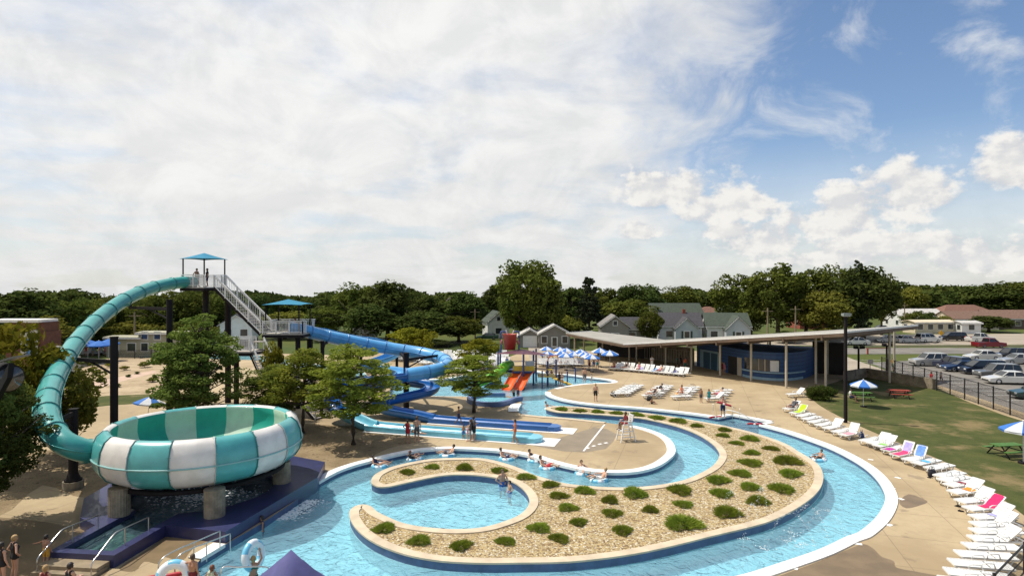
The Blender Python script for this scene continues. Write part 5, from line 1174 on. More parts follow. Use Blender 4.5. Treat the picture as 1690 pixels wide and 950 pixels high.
for v, u0, u1, st in ((588,642,842,7.6),(594,652,846,7.6),(600.5,692,846,7.6),(607,716,836,7.6),(613.5,722,792,7.6)):
    kk += 1; n = int((u1-u0)/st)
    for k in range(n): p = G(u0 + k*st, v + .6*(k % 3)); lounger(p, 70 + 8*(k % 2), 62 if (k*7 + kk) % 3 else 40, f'far white lounger, {ORD[k]} from the slide in the {["back","second","middle","fourth","front"][kk-1]} row behind the bucket', 'far white loungers behind the play tower')
for k in range(6): p = G(136 + k*9, 584 + (k % 2)); lounger(p, 90, 62, f'far white lounger, {ORD[k]} from the teal tube under the blue parasols', 'far white loungers under the blue parasols')
for u,v,lab in ((1314,655,'lone white lounger by the hedge bushes below the pavilion columns'),): lounger(G(u,v), 15, 40, lab, None) if False else lounger(G(u,v), 15, 40, lab, 'white loungers in the curving row beside the lawn')
# parasols
M_UB = mat('parasol_blue', (0.05, 0.20, 0.62), .8, .08, 3, transl=.25); M_UW = mat('parasol_white', (0.72, 0.74, 0.78), .8, .05, 3, transl=.25)
def make_parasol(m1, m2, name='parasol'):
    r = thing(name, "parasol", "parasol", (0,0,-50)); mb = MB(); rad = 1.22
    for i in range(8):
        mb.cm = i % 2; a0, a1 = math.pi/4*i, math.pi/4*(i+1); N = 5; vs = []; fs = []
        for j in range(N+1):
            t = j/N; z = 2.62 - .52*t**1.25
            for q in range(5): s = q/4; a = a0 + (a1-a0)*s; sag = 1 - .045*t*math.sin(math.pi*s); vs.append((rad*t*math.cos(a)*sag, rad*t*math.sin(a)*sag, z - .03*t*math.sin(math.pi*s)))
        for j in range(N):
            for q in range(4): fs.append((j*5+q, (j+1)*5+q, (j+1)*5+q+1, j*5+q+1))
        mb.add(vs, fs, True)
        e0, e1 = Vector((rad*math.cos(a0), rad*math.sin(a0), 2.10)), Vector((rad*math.cos(a1), rad*math.sin(a1), 2.10)); d = Vector((0,0,-.14)); mb.add([e0, e1, e1+d, e0+d], [(0,1,2,3)])
    mb.build('canopy', [m1, m2], r); rb = MB()
    for i in range(8): a = math.pi/4*i; rb.beam((0,0,2.55),(rad*.98*math.cos(a),rad*.98*math.sin(a),2.08),.018)
    rb.build('ribs', M_WTRIM, r); MB().cyl((0,0,0),.025,2.6,8).build('pole', M_WTRIM, r); MB().ball((0,0,2.66),.05).build('finial', M_WTRIM, r); MB().cyl((0,0,0),.28,.1,16).build('base', M_STEEL, r); return r
PA = make_parasol(M_UB, M_UW); PB = make_parasol(M_UB, M_UB); pu = set()
def parasol(p, label, group, t=PA, s=1.0, rz=None, tilt=0):
    rz = rng.uniform(0, 1) if rz is None else rz
    if t.name not in pu: pu.add(t.name); CH[t.name] = [(c, kids(c)) for c in kids(t)]; r = t; r.location = p; r.rotation_euler = (0,0,rz); r['label'] = label; r.scale = (s,)*3; r['group'] = group
    else: r = dup(t, p, rz, label, group, s)
    r.rotation_euler = (0, R(tilt), rz); return r
def apex(u, v, z=2.65): q = G(u, v, z); q.z = 0.004; return q
GP = 'blue and white parasols by the pavilion'
for i, (u, v) in enumerate(((902,567.5),(904,575),(924,568.5),(935,570),(926,574),(934,577.5),(947,575.5),(958,572),(964,576),(971,578),(977,580))):
    parasol(apex(u, v), f'blue and white parasol, {ORD[i]} from the bucket in the cluster before the bungalow', GP, s=.88)
parasol(apex(990,573.5), 'blue and white parasol standing alone left of the last one before the pavilion', GP); parasol(apex(1006.5,577.5), 'blue and white parasol closest to the pavilion columns', GP)
parasol(apex(1425,623.5), 'blue and white parasol over the green picnic table beside the tall light pole', GP, s=.95); parasol(apex(1689,694), 'blue and white parasol over the green picnic table at the right edge', GP, s=1.0); parasol(Vector((-28.6,47.3,0)), 'blue and white parasol tilted beyond the bowl slide', GP, s=.92, tilt=8)
for u, v, l in ((145,567,'left'),(163,569,'middle'),(179,566,'right')): parasol(apex(u, v), f'plain blue parasol, {l} one of three behind the teal tube', 'blue parasols at the far left', PB, 1.25)
# patio tables under the parasols
for i, (u, v) in enumerate(((903,592),(934,593),(964,592),(1000,594))):
    r = thing('patio_table', f'dark round patio table with stools, {ORD[i]} from the bucket tower under the parasols', 'table', G(u, v).to_tuple(), group='patio tables under the parasols'); MB().cyl((0,0,.70),.6,.05,18).build('tabletop', M_STEEL, r); MB().cyl((0,0,0),.06,.7,8).build('pedestal', M_STEEL, r)
    for k in range(4): a = k*1.57 + .4; q = MB(); q.cyl((math.cos(a)*.85, math.sin(a)*.85, .42),.2,.04,10); q.cyl((math.cos(a)*.85, math.sin(a)*.85, 0),.03,.42,6); q.build('stool', M_STEEL, r)
# picnic tables
def picnic(p, rz, m, label):
    r = thing('picnic_table', label, 'picnic table', p, R(rz)); t = MB()
    for i in range(5): t.box((0, -.30 + i*.15, .75), (1.85, .135, .045))
    t.build('tabletop', m, r)
    for s in (-1, 1):
        b = MB()
        for i in range(2): b.box((0, s*(.70 + i*.15), .45), (1.85, .135, .045))
        b.build('bench_seat', m, r)
        f = MB(); f.beam((s*.65,-.78,.03),(s*.65,-.22,.73),.06,.06,up=(1,0,0)); f.beam((s*.65,.78,.03),(s*.65,.22,.73),.06,.06,up=(1,0,0)); f.beam((s*.65,-.85,.41),(s*.65,.85,.41),.06,.05); f.build('frame', M_STEEL, r)
M_PGREEN = mat('green_table_paint', (0.075, 0.17, 0.03), .6, .12); M_PRED = mat('red_table_paint', (0.34, 0.055, 0.03), .6, .12)
picnic(G(1662,752).to_tuple(), 8, M_PGREEN, 'green picnic table on the lawn at the right edge'); picnic(G(1484,656).to_tuple(), -14, M_PRED, 'red picnic table tilted on the lawn slope below the retaining wall'); picnic(G(1421,660).to_tuple(), -8, M_PGREEN, 'green picnic table in the shade under the parasol by the light pole')
# lifeguard chair
lc = thing('lifeguard_chair', 'tall white lifeguard chair on the concrete tongue between the river bends', 'lifeguard chair', G(1033,727).to_tuple(), R(14))
for sx in (-1, 1):
    for sy in (-1, 1): MB().beam((sx*.55, sy*.42, 0), (sx*.30, sy*.30, 1.25), .07, .09, up=(0,1,0)).build('leg', M_PLAST, lc)
for z in (.35, .75): 
    w = .55 - .2*z
    for sy in (-1, 1): MB().beam((-w, sy*(.42-.1*z), z), (w, sy*(.42-.1*z), z), .09, .05).build('rung', M_PLAST, lc)
s = MB(); s.box((-.02,0,1.2),(.62,.68,.05)); s.build('seat', M_PLAST, lc)
b = MB()
for i in range(4): b.beam((.30 + .03*i, -.32, 1.36 + i*.16), (.30 + .03*i, .32, 1.36 + i*.16), .03, .13)
for sy in (-1,1): b.beam((.28, sy*.33, 1.2), (.44, sy*.33, 1.92), .05, .06, up=(0,1,0))
b.build('backrest', M_PLAST, lc)
for sy in (-1, 1): q = MB(); q.beam((-.30, sy*.36, 1.45), (.33, sy*.36, 1.45), .08, .04); q.beam((-.28, sy*.36, 1.2), (-.28, sy*.36, 1.45), .04, .04, up=(0,1,0)); q.build('armrest', M_PLAST, lc)
MB().box((-.42,0,.78),(.25,.6,.04)).build('footboard', M_PLAST, lc)
# rails and other poolside metal
def bar(name, label, pts, r=.024, cat='handrail', m=M_GALV, sm=5, group=None):
    pts = spline(pts, sm, False) if sm else [Vector(p) for p in pts]; return tag(MB().tube(pts, r, 8).build(name, m), label, cat, group)
def steprail(name, label, p, q, h=.9, zq=.5, post=.55):
    p, q = Vector(p), Vector(q); r = thing(name, label, 'handrail', p.to_tuple()); L = r.location; d = q - p; d.z = 0
    MB().tube(spline([p, p + Vector((0,0,h*.62)), p + d*.10 + Vector((0,0,h*.85)), p + d*.36 + Vector((0,0,h + zq*.6)), p + d*.45 + Vector((0,0,h+zq*.65)), p + d + Vector((0,0,h+zq*.35))], 5, False), .026, 8).build('rail', M_GALV, r, L)
    for t, hh in ((post, h + zq*.6),(1.0, h + zq*.35)): MB().cyl((p + d*t) + Vector((0,0,.1)), .022, hh - .1, 8).build('post', M_GALV, r, L)
steprail('handrail', 'stainless handrail on the far side of the plunge pool steps', (-18.1,23.1,0), (-17.9,26.2,0)); steprail('handrail', 'stainless handrail on the near side of the plunge pool steps', (-15.75,22.7,0), (-15.6,26.0,0))
steprail('handrail', 'stainless handrail on the deck left of the boy at the river entry', G(262,955), G(345,905) + Vector((.6,-.3,0)), .9, -.1); steprail('handrail', 'stainless handrail right behind the boy at the river entry', G(289,950), G(380,915), .9, -.1)
bar('grab_rail', 'curved stainless grab rail standing in the water left of the violet canopy', [G(365,985), G(365,985) + Vector((0,0,1.0)), G(386,935,.9) + Vector((.2,0,0)), G(440,935,.75), G(446,945,.5), G(446,952,-.3)], .026)
bar('handrail', 'slim white handrail sloping down to the stepped pool corner', [G(1196,683), G(1200,676,.9) , G(1225,683,.75), G(1258,703,-.2)], .03, m=M_WRAIL, sm=4)
for i, u in enumerate((1177,1209,1221)): bar('stanchion', f'thin grey post, {ORD[i]} from the left around the stepped pool corner', [G(u, 686 + (u-1177)*.2), G(u, 686 + (u-1177)*.2) + Vector((0,0,1.05))], .02, 'post', M_GALV, 0, 'posts at the stepped pool corner')
# shade canopy in front, under the viewer
cp = thing('shade_canopy', 'violet blue peaked fabric canopy at the bottom of the view beside the river', 'canopy', (-6.64,18.2,0), R(45)); canopy(-7.6, -5.68, 17.24, 19.16, 1.75, 3.06, cp, mat('violet_canvas', (0.075, 0.075, 0.20), .85, .12, 2), 0.0)
# floodlight beside the viewer on its own mast
fl = thing('floodlight', 'dark boxy floodlight with a hood close to the viewer at the left edge', 'floodlight', (-5.35, 6.2, 0)); L = fl.location
MB().cyl((-5.5,6.3,0), .06, 9.9, 10).build('mast', M_STEEL, fl, L); M_BLK = mat('black_housing', (0.010,0.010,0.011), .7, .1, spec=.2)
q = MB(); q.tube([Vector((-5.34,6.22,10.02)), Vector((-5.06,6.1,9.99))], .14, 20); q.build('housing', M_BLK, fl, L); MB().tube([Vector((-5.055,6.098,9.99)), Vector((-5.045,6.094,9.989))], .125, 20).build('lens', M_GLASS, fl, L)
q = MB(); q.add([Vector(p) for p in ((-5.12,5.98,10.15),(-4.92,5.96,10.21),(-4.94,6.22,10.21),(-5.12,6.22,10.16),(-5.12,5.98,10.165),(-4.92,5.96,10.225),(-4.94,6.22,10.225),(-5.12,6.22,10.175))], [(3,2,1,0),(4,5,6,7),(0,1,5,4),(1,2,6,5),(2,3,7,6),(3,0,4,7)]); q.build('hood', mat('grey_hood', (0.17,0.165,0.16), .45), fl, L)
q = MB(); q.add([Vector(p) for p in ((-5.05,5.97,9.88),(-4.86,5.92,10.17),(-4.90,5.90,10.17),(-5.09,5.95,9.86),(-5.05,5.95,9.75),(-4.86,5.90,10.03),(-4.90,5.88,10.03),(-5.09,5.93,9.74))], [(0,1,2,3),(7,6,5,4),(0,4,5,1),(1,5,6,2),(2,6,7,3),(3,7,4,0)]); q.build('barn_door', M_BLK, fl, L); MB().beam((-5.5,6.3,9.8),(-5.25,6.18,9.95),.06).build('bracket', M_BLK, fl, L)
# inner tubes
M_TBW = mat('tube_white', (0.75, 0.80, 0.83), .35, .05, 2, coat=.3); M_TBB = mat('tube_aqua', (0.16, 0.50, 0.70), .35, .08, 2, coat=.3)
def tube_mesh():
    mb = MB(); N, K = 40, 14; R0, r0 = .40, .15; vs = []
    for i in range(N):
        for j in range(K): a = 2*math.pi*i/N; b = 2*math.pi*j/K; vs.append(((R0 + r0*math.cos(b))*math.cos(a), (R0 + r0*math.cos(b))*math.sin(a), r0*math.sin(b)*.85))
    for i in range(N):
        for j in range(K):
            mb.f.append((i*K+j, ((i+1)%N)*K+j, ((i+1)%N)*K+(j+1)%K, i*K+(j+1)%K)); mb.m.append(0 if (i//5) % 2 == 0 or j in (3,4,5) else 1); mb.sm.append(True)
    mb.v = vs; return mb
TUBE = [None]
def inner_tube(p, label, rz=0, tilt=None, s=1.0):
    if TUBE[0] is None: o = tube_mesh().build('inner_tube', [M_TBW, M_TBB]); TUBE[0] = o
    else: o = TUBE[0].copy(); C.objects.link(o)
    o.location = p; o.rotation_euler = tilt or (0, 0, rz); o.scale = (s,)*3; return tag(o, label, 'inner tube', 'white and aqua inner tubes')
# rescue tubes
M_RED = mat('rescue_red', (0.42, 0.015, 0.03), .5, .1)
def rescue(p, rz, label, tilt=0, l=1.15):
    r = thing('rescue_tube', label, 'rescue tube', p, R(rz)); r.rotation_euler = (0, R(tilt), R(rz)); mb = MB(); mb.tube(spline([Vector((-l/2,0,0)),Vector((-l/4,.02,.03)),Vector((0,0,0)),Vector((l/4,-.02,.02)),Vector((l/2,0,.0))],4,False), .085, 8, scale=None); mb.build('float', M_RED, r); MB().tube([Vector((-.12,0,0)),Vector((.12,0,0))], .088, 8).build('label_band', M_WTRIM, r); MB().tube(spline([Vector((l/2,0,0)),Vector((l/2+.2,.15,-.05)),Vector((l/2+.45,.05,-.07))],4,False), .012, 5).build('strap', M_STEEL, r); return r
rescue(G(1252,700,.0)+Vector((-.3,0,.02)), -8, 'red rescue tube lying on the kerb of the stepped pool corner'); rescue(G(1181,688,.05), 20, 'red brown rescue tube on the deck left of the standing lifeguard'); rescue(G(272,950,.12), 22, 'red rescue tube lying on the deck behind the river entry boy', l=1.5)
# round spout pool wall by the lone tree
sw = thing('round_pool_wall', 'low blue curved wall around the small round pool beside the lone tree', 'pool wall', G(800,665).to_tuple()); L = sw.location
out = spline(GG([(834,655),(800,655),(783,657.5),(774,662),(779,666.5),(796,670),(821,670.5),(839,667),(850,662.5),(861,661)],0), 5, False)
mb = MB(); a = offset(out, .2, False); b = offset(out, -.2, False); ring = a + b[::-1]; mb.prism([Vector((p.x,p.y,0)) for p in ring], .002, .42); mb.build('wall', mat('slate_blue_paint', (0.10,0.15,0.30), .5, .15, 2), sw, L)
struct(MB().sheet([[Vector((p.x,p.y,0)) for p in out]], .16).build('round_pool_water', M_WCALM)); struct(MB().sheet([[Vector((p.x,p.y,0)) for p in out]], .012).build('round_pool_floor', M_FLOOR))
# belongings left about
def bag(p, col, label, s=1.0, rz=0):
    r = thing('beach_bag', label, 'bag', tuple(p), rz, None, s); mb = MB(); vs = []
    for z, w, d in ((0,.22,.12),(.06,.25,.15),(.22,.23,.12),(.32,.20,.05)):
        vs += [(w*math.cos(a)*(1 if abs(math.cos(a)) > .5 else .9), d*math.sin(a), z) for a in [2*math.pi*i/14 for i in range(14)]]
    mb.add(vs, [(k*14+i, k*14+(i+1)%14, (k+1)*14+(i+1)%14, (k+1)*14+i) for k in range(3) for i in range(14)] + [tuple(range(14))[::-1], tuple(range(42,56))], True); m = mat('bag_%d%d%d' % tuple(int(c*99) for c in col), col, .9, .2, 8); mb.build('pouch', m, r)
    for y in (-.04, .04): MB().tube(spline([Vector((-.12,y,.30)),Vector((-.08,y,.44)),Vector((.08,y,.44)),Vector((.12,y,.30))],4,False), .012, 5).build('handle', m, r)
def sandals(p, label, rz):
    r = thing('sandals', label, 'sandals', tuple(p), rz)
    for s_ in (-.07, .07):
        q = MB(); q.prism([Vector((s_ + .045*math.cos(a)*(1.1 if math.sin(a) > 0 else .8), .13*math.sin(a), 0)) for a in [2*math.pi*i/12 for i in range(12)]], 0, .025); q.tube(spline([Vector((s_-.045,.02,.02)),Vector((s_,.06,.06)),Vector((s_+.045,.02,.02))],3,False), .01, 5); q.build('sandal', M_STEEL, r)
bag(G(1538,785), (.02,.02,.03), 'dark beach bag at the foot of a flat lounger in the curving row', 1.2, .4); bag(G(1422,721), (.03,.06,.20), 'navy beach bag between two loungers near the light pole', 1.2, 1.0); bag(G(1663,857), (.10,.10,.05), 'olive beach bag behind the red pink towel', 1.2); bag(G(1072,661), (.02,.02,.02), 'black beach bag at the near end of the second deck cluster', 1.2); bag(G(1012,653), (.03,.03,.035), 'black beach bag at the near end of the first deck cluster', 1.2)
sandals(G(1581,835), 'dark sandals on the deck in front of the curving lounger row', .6); sandals(G(1586,843), 'second pair of dark sandals nearer the wet patch', 1.0); sandals(G(1535,788), 'dark sandals beside the dark beach bag', .2)
# water jets over the river
jm = MB(); rr = random.Random(5)
def jet(a, b, h, n=120, s=.011):
    a, b = Vector(a), Vector(b)
    for i in range(n):
        t = rr.random(); p = a.lerp(b, t); p.z += 4*h*t*(1-t); q = s*rr.uniform(.5,1.3); sp_ = .02 + .10*t
        jm.ball(p + Vector((rr.gauss(0,sp_*.5), rr.gauss(0,sp_*.5), rr.gauss(0,sp_*.6))), q, 5, 4)
jet(G(1372,905,.08), G(1300,893,WZ), 1.7); jet(G(1400,893,.08), G(1318,903,WZ), 1.5); jet(G(1350,913,.08), G(1262,905,WZ), 1.6); jet(G(1252,868,.12), G(1228,890,WZ), 1.3); jet(G(1268,862,.12), G(1250,832,.1), 1.2); jet(G(1225,872,.12), G(1195,842,.1), 1.3)
for u, v in ((1228,890),(1260,905),(1300,893),(1320,902),(1308,880),(1330,899)):
    for k in range(26): p = G(u, v, WZ); jm.ball(p + Vector((rr.gauss(0,.16), rr.gauss(0,.16), abs(rr.gauss(0,.05)))), rr.uniform(.008,.026), 5, 4)
tag(jm.build('water_jets', M_FOAM), 'thin arcs of white water drops sprayed over the river bend', 'water spray', kind='stuff')
# ================================================================== PLAY TOWER
pt = thing('play_tower', 'colourful water play tower with a red tipping bucket, orange double slide and green tube', 'play tower', (0.8, 69, 0)); L = pt.location
M_NAVY = mat('navy_steel', (0.03, 0.06, 0.20), .45, .1); M_RBK = mat('bucket_red', (0.42, 0.05, 0.03), .5, .12, 2); M_ORG = m_gel('orange_slide', (0.75, 0.10, 0.01)); M_GRN = m_gel('lime_slide', (0.16, 0.50, 0.03)); M_YEL = mat('yellow_panel', (0.62, 0.40, 0.03), .5, .1); M_MRN = mat('maroon_roof', (0.10, 0.03, 0.05), .6, .15); M_GRY = mat('grey_panel', (0.36,0.36,0.38), .6, .2, 1)
px0 = [(-1.6,69.5),(1.3,68.4),(2.5,70.6),(4.1,69.6),(-1.4,72.4),(2.9,73.0),(5.2,71.5)]
for x, y in px0: MB().cyl((x,y,-.7), .11, 4.3 if x < 3 else 3.2, 12).build('post', M_NAVY, pt, L)
for x, y, h in ((-2.9,71,2.4),(6.4,70,1.3),(7.6,72.5,1.3),(3.4,68.2,1.6)): MB().cyl((x,y,-.7), .08, h + .7, 10).build('spray_post', M_NAVY, pt, L)
MB().box((0.6,70.6,1.3),(4.2,3.6,.14)).build('deck', M_NAVY, pt, L); MB().box((4.0,70.4,.75),(2.0,2.2,.12)).build('deck', M_YEL, pt, L)
q = MB(); q.add([(-2.0,68.6,3.45),(1.6,67.6,3.5),(4.9,70.9,3.0),(1.4,73.6,3.45),(.9,70.5,3.8)], [(0,1,4),(1,2,4),(2,3,4),(3,0,4)]); q.build('roof', M_MRN, pt, L)
bk = MB().lathe([(0,3.6),(.62,3.62),(.82,5.35),(.88,5.42),(.80,5.42),(.60,3.75),(0,3.7)], (-.25,70.6,.12), 28).build('tipping_bucket', M_RBK, pt, L)
for s in (-1, 1):
    MB().tube(spline([Vector((-.25+s*1.05,70.6,3.3)),Vector((-.25+s*1.05,70.6,5.2)),Vector((-.25+s*1.0,70.6,5.8)),Vector((-.25+s*.35,70.6,5.75))],4,False), .09, 8).build('bucket_frame', M_NAVY, pt, L)
    MB().ball((-.25+s*.95,70.5,4.6),(.13,.13,.3)).build('pivot', mat('pivot_pink',(0.45,0.12,0.14),.5), pt, L); MB().beam((-.25+s*.15,70.5,5.0),(-.25+s*.45,70.3,6.0),.09).build('spout_pipe', M_WTRIM, pt, L)
for s in (-.62, .62):
    fpts = [Vector((1.35+s,69.0,1.45)),Vector((.95+s,68.2,1.15)),Vector((.45+s,67.2,.45)),Vector((.15+s,66.6,.0)),Vector((.0+s,66.2,-.15))]; flume(pt, fpts, .56, M_ORG, 'orange_flume', .45, 4, rim=True)
MB().box((1.35,69.05,1.75),(2.5,.25,.55)).build('slide_arch', M_YEL, pt, L)
gp = spline([Vector((-.2,70.6,2.0)),Vector((-.8,69.3,1.95)),Vector((-1.3,68.3,1.5)),Vector((-2.3,67.5,1.0)),Vector((-3.4,67.2,.55)),Vector((-4.3,67.2,.25))], 8, False); tube_slide(pt, gp, .52, M_GRN, MATS['lime_slide'], 1.6)
st = MB()
for i in range(5): st.box((5.0 + i*.42, 68.6 + .15*i, .62 - i*.19),(.45,1.5,.10), R(18))
st.build('yellow_steps', M_YEL, pt, L)
r_ = MB()
for z in (1.55, 2.1):
    for a, b in (((-1.6,69.5),(-1.4,72.4)),((2.5,70.6),(4.1,69.6)),((-1.4,72.4),(2.9,73.0)),((4.1,69.6),(5.2,71.5))): r_.tube([Vector((*a,z)),Vector((*b,z))], .045, 6)
r_.build('guard_rail', M_NAVY, pt, L)
MB().box((2.0,69.0,2.0),(1.0,.08,1.2)).build('play_panel', M_GRY, pt, L); MB().cyl((4.3,69.3,1.55),.32,.1,14).build('steering_wheel', M_YEL, pt, L); MB().box((-2.4,69.8,.3),(1.6,1.2,.9)).build('base_wall', M_NAVY, pt, L)
q = MB(); q.tube(spline([Vector((4.1,69.6,2.4)),Vector((4.3,69.5,3.0)),Vector((5.2,69.9,3.1)),Vector((5.3,70.0,2.4))],4,False),.05,8); q.build('spray_hoop', M_RBK, pt, L)
# ================================================================== CARS
M_TYRE = mat('tyre', (0.02,0.02,0.02), .8); M_RIM = mat('alloy', (0.45,0.45,0.46), .35, .1, metal=.7); M_CGL = mat('car_glass', (0.015,0.018,0.02), .06, .1, spec=.9); M_HL = mat('headlight_glass', (0.65,0.66,0.68), .15, spec=.9); M_TL = mat('tail_light', (0.35,0.01,0.01), .25); M_PLASTIC = mat('black_trim', (0.025,0.025,0.026), .6)
def paint(n, c): return mat('paint_' + n, c, .28, .03, 1, coat=.6, metal=.15)
SHAPES = dict(  # side outline of body top (x, z) from nose to tail, cabin bottom/top x, roof z, length
 sedan=dict(L=4.7, W=1.78, body=[(-2.35,.42),(-2.3,.68),(-1.2,.88),(-.95,.92),(1.35,.95),(2.2,.98),(2.35,.80),(2.33,.40)], cab=(-1.05,1.75,-.35,1.05,1.42)),
 suv=dict(L=4.6, W=1.85, body=[(-2.3,.50),(-2.25,.88),(-1.2,1.02),(-1.0,1.05),(2.1,1.08),(2.25,1.0),(2.3,.45)], cab=(-1.05,2.25,-.40,2.0,1.74)),
 van=dict(L=4.9, W=1.92, body=[(-2.45,.45),(-2.4,.80),(-1.6,1.0),(-1.4,1.04),(2.3,1.06),(2.42,.9),(2.45,.42)], cab=(-1.7,2.38,-.75,2.1,1.76)),
 pickup=dict(L=5.3, W=1.88, body=[(-2.65,.55),(-2.6,.95),(-1.4,1.06),(-1.2,1.08),(.55,1.10),(.6,1.05),(2.6,1.05),(2.65,.60)], cab=(-1.25,.62,-.55,.45,1.72)))
def make_car(kind, m):
    S = SHAPES[kind]; r = thing('parked_car' if kind != 'pickup' else 'pickup_truck', 'car', 'car', (0,0,-50)); hw = S['W']/2
    prof = S['body'] + [(S['L']/2 - .1, .24), (-S['L']/2 + .1, .24)]
    mb = MB(); secs = [(-hw, .90), (-hw + .04, .97), (-hw + .14, 1.0), (hw - .14, 1.0), (hw - .04, .97), (hw, .90)]; n = len(prof); vs = []
    for y, k in secs:
        for x, z in prof: vs.append((x*(.985 if k < .95 else 1), y, .24 + (z - .24)*k if z > .3 else z + (1-k)*.3))
    fs = [(s*n+i, s*n+(i+1)%n, (s+1)*n+(i+1)%n, (s+1)*n+i) for s in range(5) for i in range(n)]; mb.add(vs, [f[::-1] for f in fs]); mb.add(vs, [tuple(range(n)), tuple(range(5*n, 6*n))[::-1]]); mb.build('body', m, r)
    b0, b1, t0, t1, zt = S['cab']; zb = .93 if kind == 'sedan' else 1.05; yb, yt = hw - .06, hw - .24
    V = lambda: [(b0,-yb,zb),(b1,-yb,zb),(b1,yb,zb),(b0,yb,zb),(t0,-yt,zt),(t1,-yt,zt),(t1,yt,zt),(t0,yt,zt)]
    MB().add(V(), [(0,1,5,4),(1,2,6,5),(2,3,7,6),(3,0,4,7)]).build('windows', M_CGL, r)
    rf = MB(); e = .03; rf.add([(t0-e,-yt-e,zt),(t1+e,-yt-e,zt),(t1+e,yt+e,zt),(t0-e,yt+e,zt),(t0+.12,-yt+.1,zt+.06),(t1-.1,-yt+.1,zt+.06),(t1-.1,yt-.1,zt+.06),(t0+.12,yt-.1,zt+.06)], [(3,2,1,0),(4,5,6,7),(0,1,5,4),(1,2,6,5),(2,3,7,6),(3,0,4,7)]); rf.build('roof', m, r)
    pl = MB(); c = [Vector(p) for p in V()]
    for a, b in ((0,4),(1,5),(2,6),(3,7)): pl.beam(c[a], c[b], .07, .07)
    fr = (.42,) if kind == 'pickup' else ((.45,) if kind == 'sedan' else (.36, .70))
    for q in fr:
        for s in ((0,1,4,5),(3,2,7,6)): pl.beam(c[s[0]].lerp(c[s[1]], q), c[s[2]].lerp(c[s[3]], q), .08, .05)
    for a, b in ((0,1),(1,2),(2,3),(3,0)): pl.beam(c[a] + Vector((0,0,.02)), c[b] + Vector((0,0,.02)), .05, .05)
    pl.build('window_pillars', m, r)
    if kind == 'pickup': MB().box((1.6,0,1.03),(1.7,1.5,.06)).build('load_bed', M_PLASTIC, r)
    for x in (-S['L']*.30, S['L']*.29):
        for s in (-1, 1):
            w = MB(); w.lathe([(.20,-.1),(.31,-.1),(.33,-.05),(.33,.05),(.31,.1),(.20,.1)], k=18); w.v = [(p[0], p[2], p[1]) for p in w.v]; w.v = [(p[0]+x, p[1]+s*(hw-.09), p[2]+.33) for p in w.v]; wo = w.build('wheel', M_TYRE, r)
            q = MB(); q.lathe([(0,.02),(.2,.06),(.21,.0)], k=10); q.v = [(p[0]+x, s*p[2]+s*(hw-.05), p[1]+.33) for p in q.v]; q.build('rim', M_RIM, wo)
    for s in (-1, 1):
        MB().box((-S['L']/2+.07, s*(hw-.3), S['body'][1][1]-.10),(.16,.38,.14)).build('headlight', M_HL, r); MB().box((S['L']/2-.07, s*(hw-.2), S['body'][-2][1]-.10),(.16,.26,.18)).build('tail_light', M_TL, r); MB().box((b0+.35, s*(hw+.04), zb+.06),(.14,.14,.12)).build('mirror', m, r)
    MB().box((-S['L']/2+.03,0,.40),(.12,1.2,.18)).build('grille', M_PLASTIC, r); return r
CARS = {}
def car(kind, pn, col, p, rz, label):
    """rz: heading of the nose, degrees (180 = towards -X)"""
    t = make_car(kind, paint(pn, col)); t.location = (p[0], p[1], .01); t.rotation_euler = (0, 0, R(rz - 180)); t['label'] = label; t['group'] = 'cars parked beyond the fence'; return t
def Gc(u, v): return G(u, v)
car('suv','silver',(0.42,0.41,0.39),Gc(1533,603),176,'silver wagon parked alone at the head of the near row'); car('suv','navy',(0.012,0.018,0.05),Gc(1572,609),100,'dark navy suv seen from behind, beside the silver wagon'); car('sedan','blue',(0.02,0.05,0.13),Gc(1588,612.5),172,'blue car half hidden between the navy suv and the dark minivan'); car('van','midnight',(0.012,0.02,0.04),Gc(1622,617),172,'long midnight blue minivan in the middle of the near row')
car('suv','graphite',(0.16,0.16,0.155),Gc(1646,624),171,'graphite grey wagon between the minivan and the white sedan'); car('sedan','white',(0.68,0.67,0.63),Gc(1664,633),170,'white sedan in front of the graphite wagon'); car('sedan','forest',(0.015,0.05,0.04),(51.8,59.6),170,'dark green sedan cut by the right edge'); car('sedan','ivory',(0.66,0.65,0.60),Gc(1621,593.5),178,'white sedan in the back row, nearest the grass strip'); car('suv','black',(0.012,0.012,0.013),Gc(1668,593),178,'black suv in the back row behind the silver sedan'); car('sedan','pewter',(0.34,0.35,0.35),Gc(1680,600),176,'silver sedan in the back row at the right edge')
car('sedan','bone',(0.66,0.65,0.62),Gc(1412,569),175,'white car on the far car park seen under the pavilion roof'); car('sedan','steel',(0.30,0.31,0.32),Gc(1466,565),172,'grey blue car on the far car park beside the roof post'); car('sedan','sand_silver',(0.42,0.43,0.44),Gc(1496,565.5),8,'silver sedan on the far car park left of the white suv'); car('suv','snow',(0.70,0.70,0.68),Gc(1532,564.5),5,'white suv on the far car park'); car('van','coal',(0.014,0.012,0.012),Gc(1572,562),175,'black van on the far car park'); car('pickup','chalk',(0.66,0.66,0.64),Gc(1617,563.5),6,'white pickup truck on the far car park'); car('pickup','wine',(0.20,0.012,0.02),Gc(1632,573.5),2,'dark red pickup truck driving on the access road')
car('sedan','slate',(0.04,0.045,0.06),(93,153),178,'dark car parked far behind the pavilion roof end'); car('sedan','pine',(0.02,0.07,0.05),(-5.2,128),178,'dark green car in front of the small white green roofed house')
ys = thing('hydrant_sign', 'yellow road sign between the white suv and the black van', 'sign', G(1553,567).to_tuple()); MB().cyl((0,0,0),.04,2.2,6).build('post', M_GALV, ys); MB().box((0,-.05,2.1),(.75,.04,.75),Matrix.Rotation(R(45),3,'Y')).build('sign_plate', mat('sign_yellow',(0.75,0.38,0.01),.5), ys)
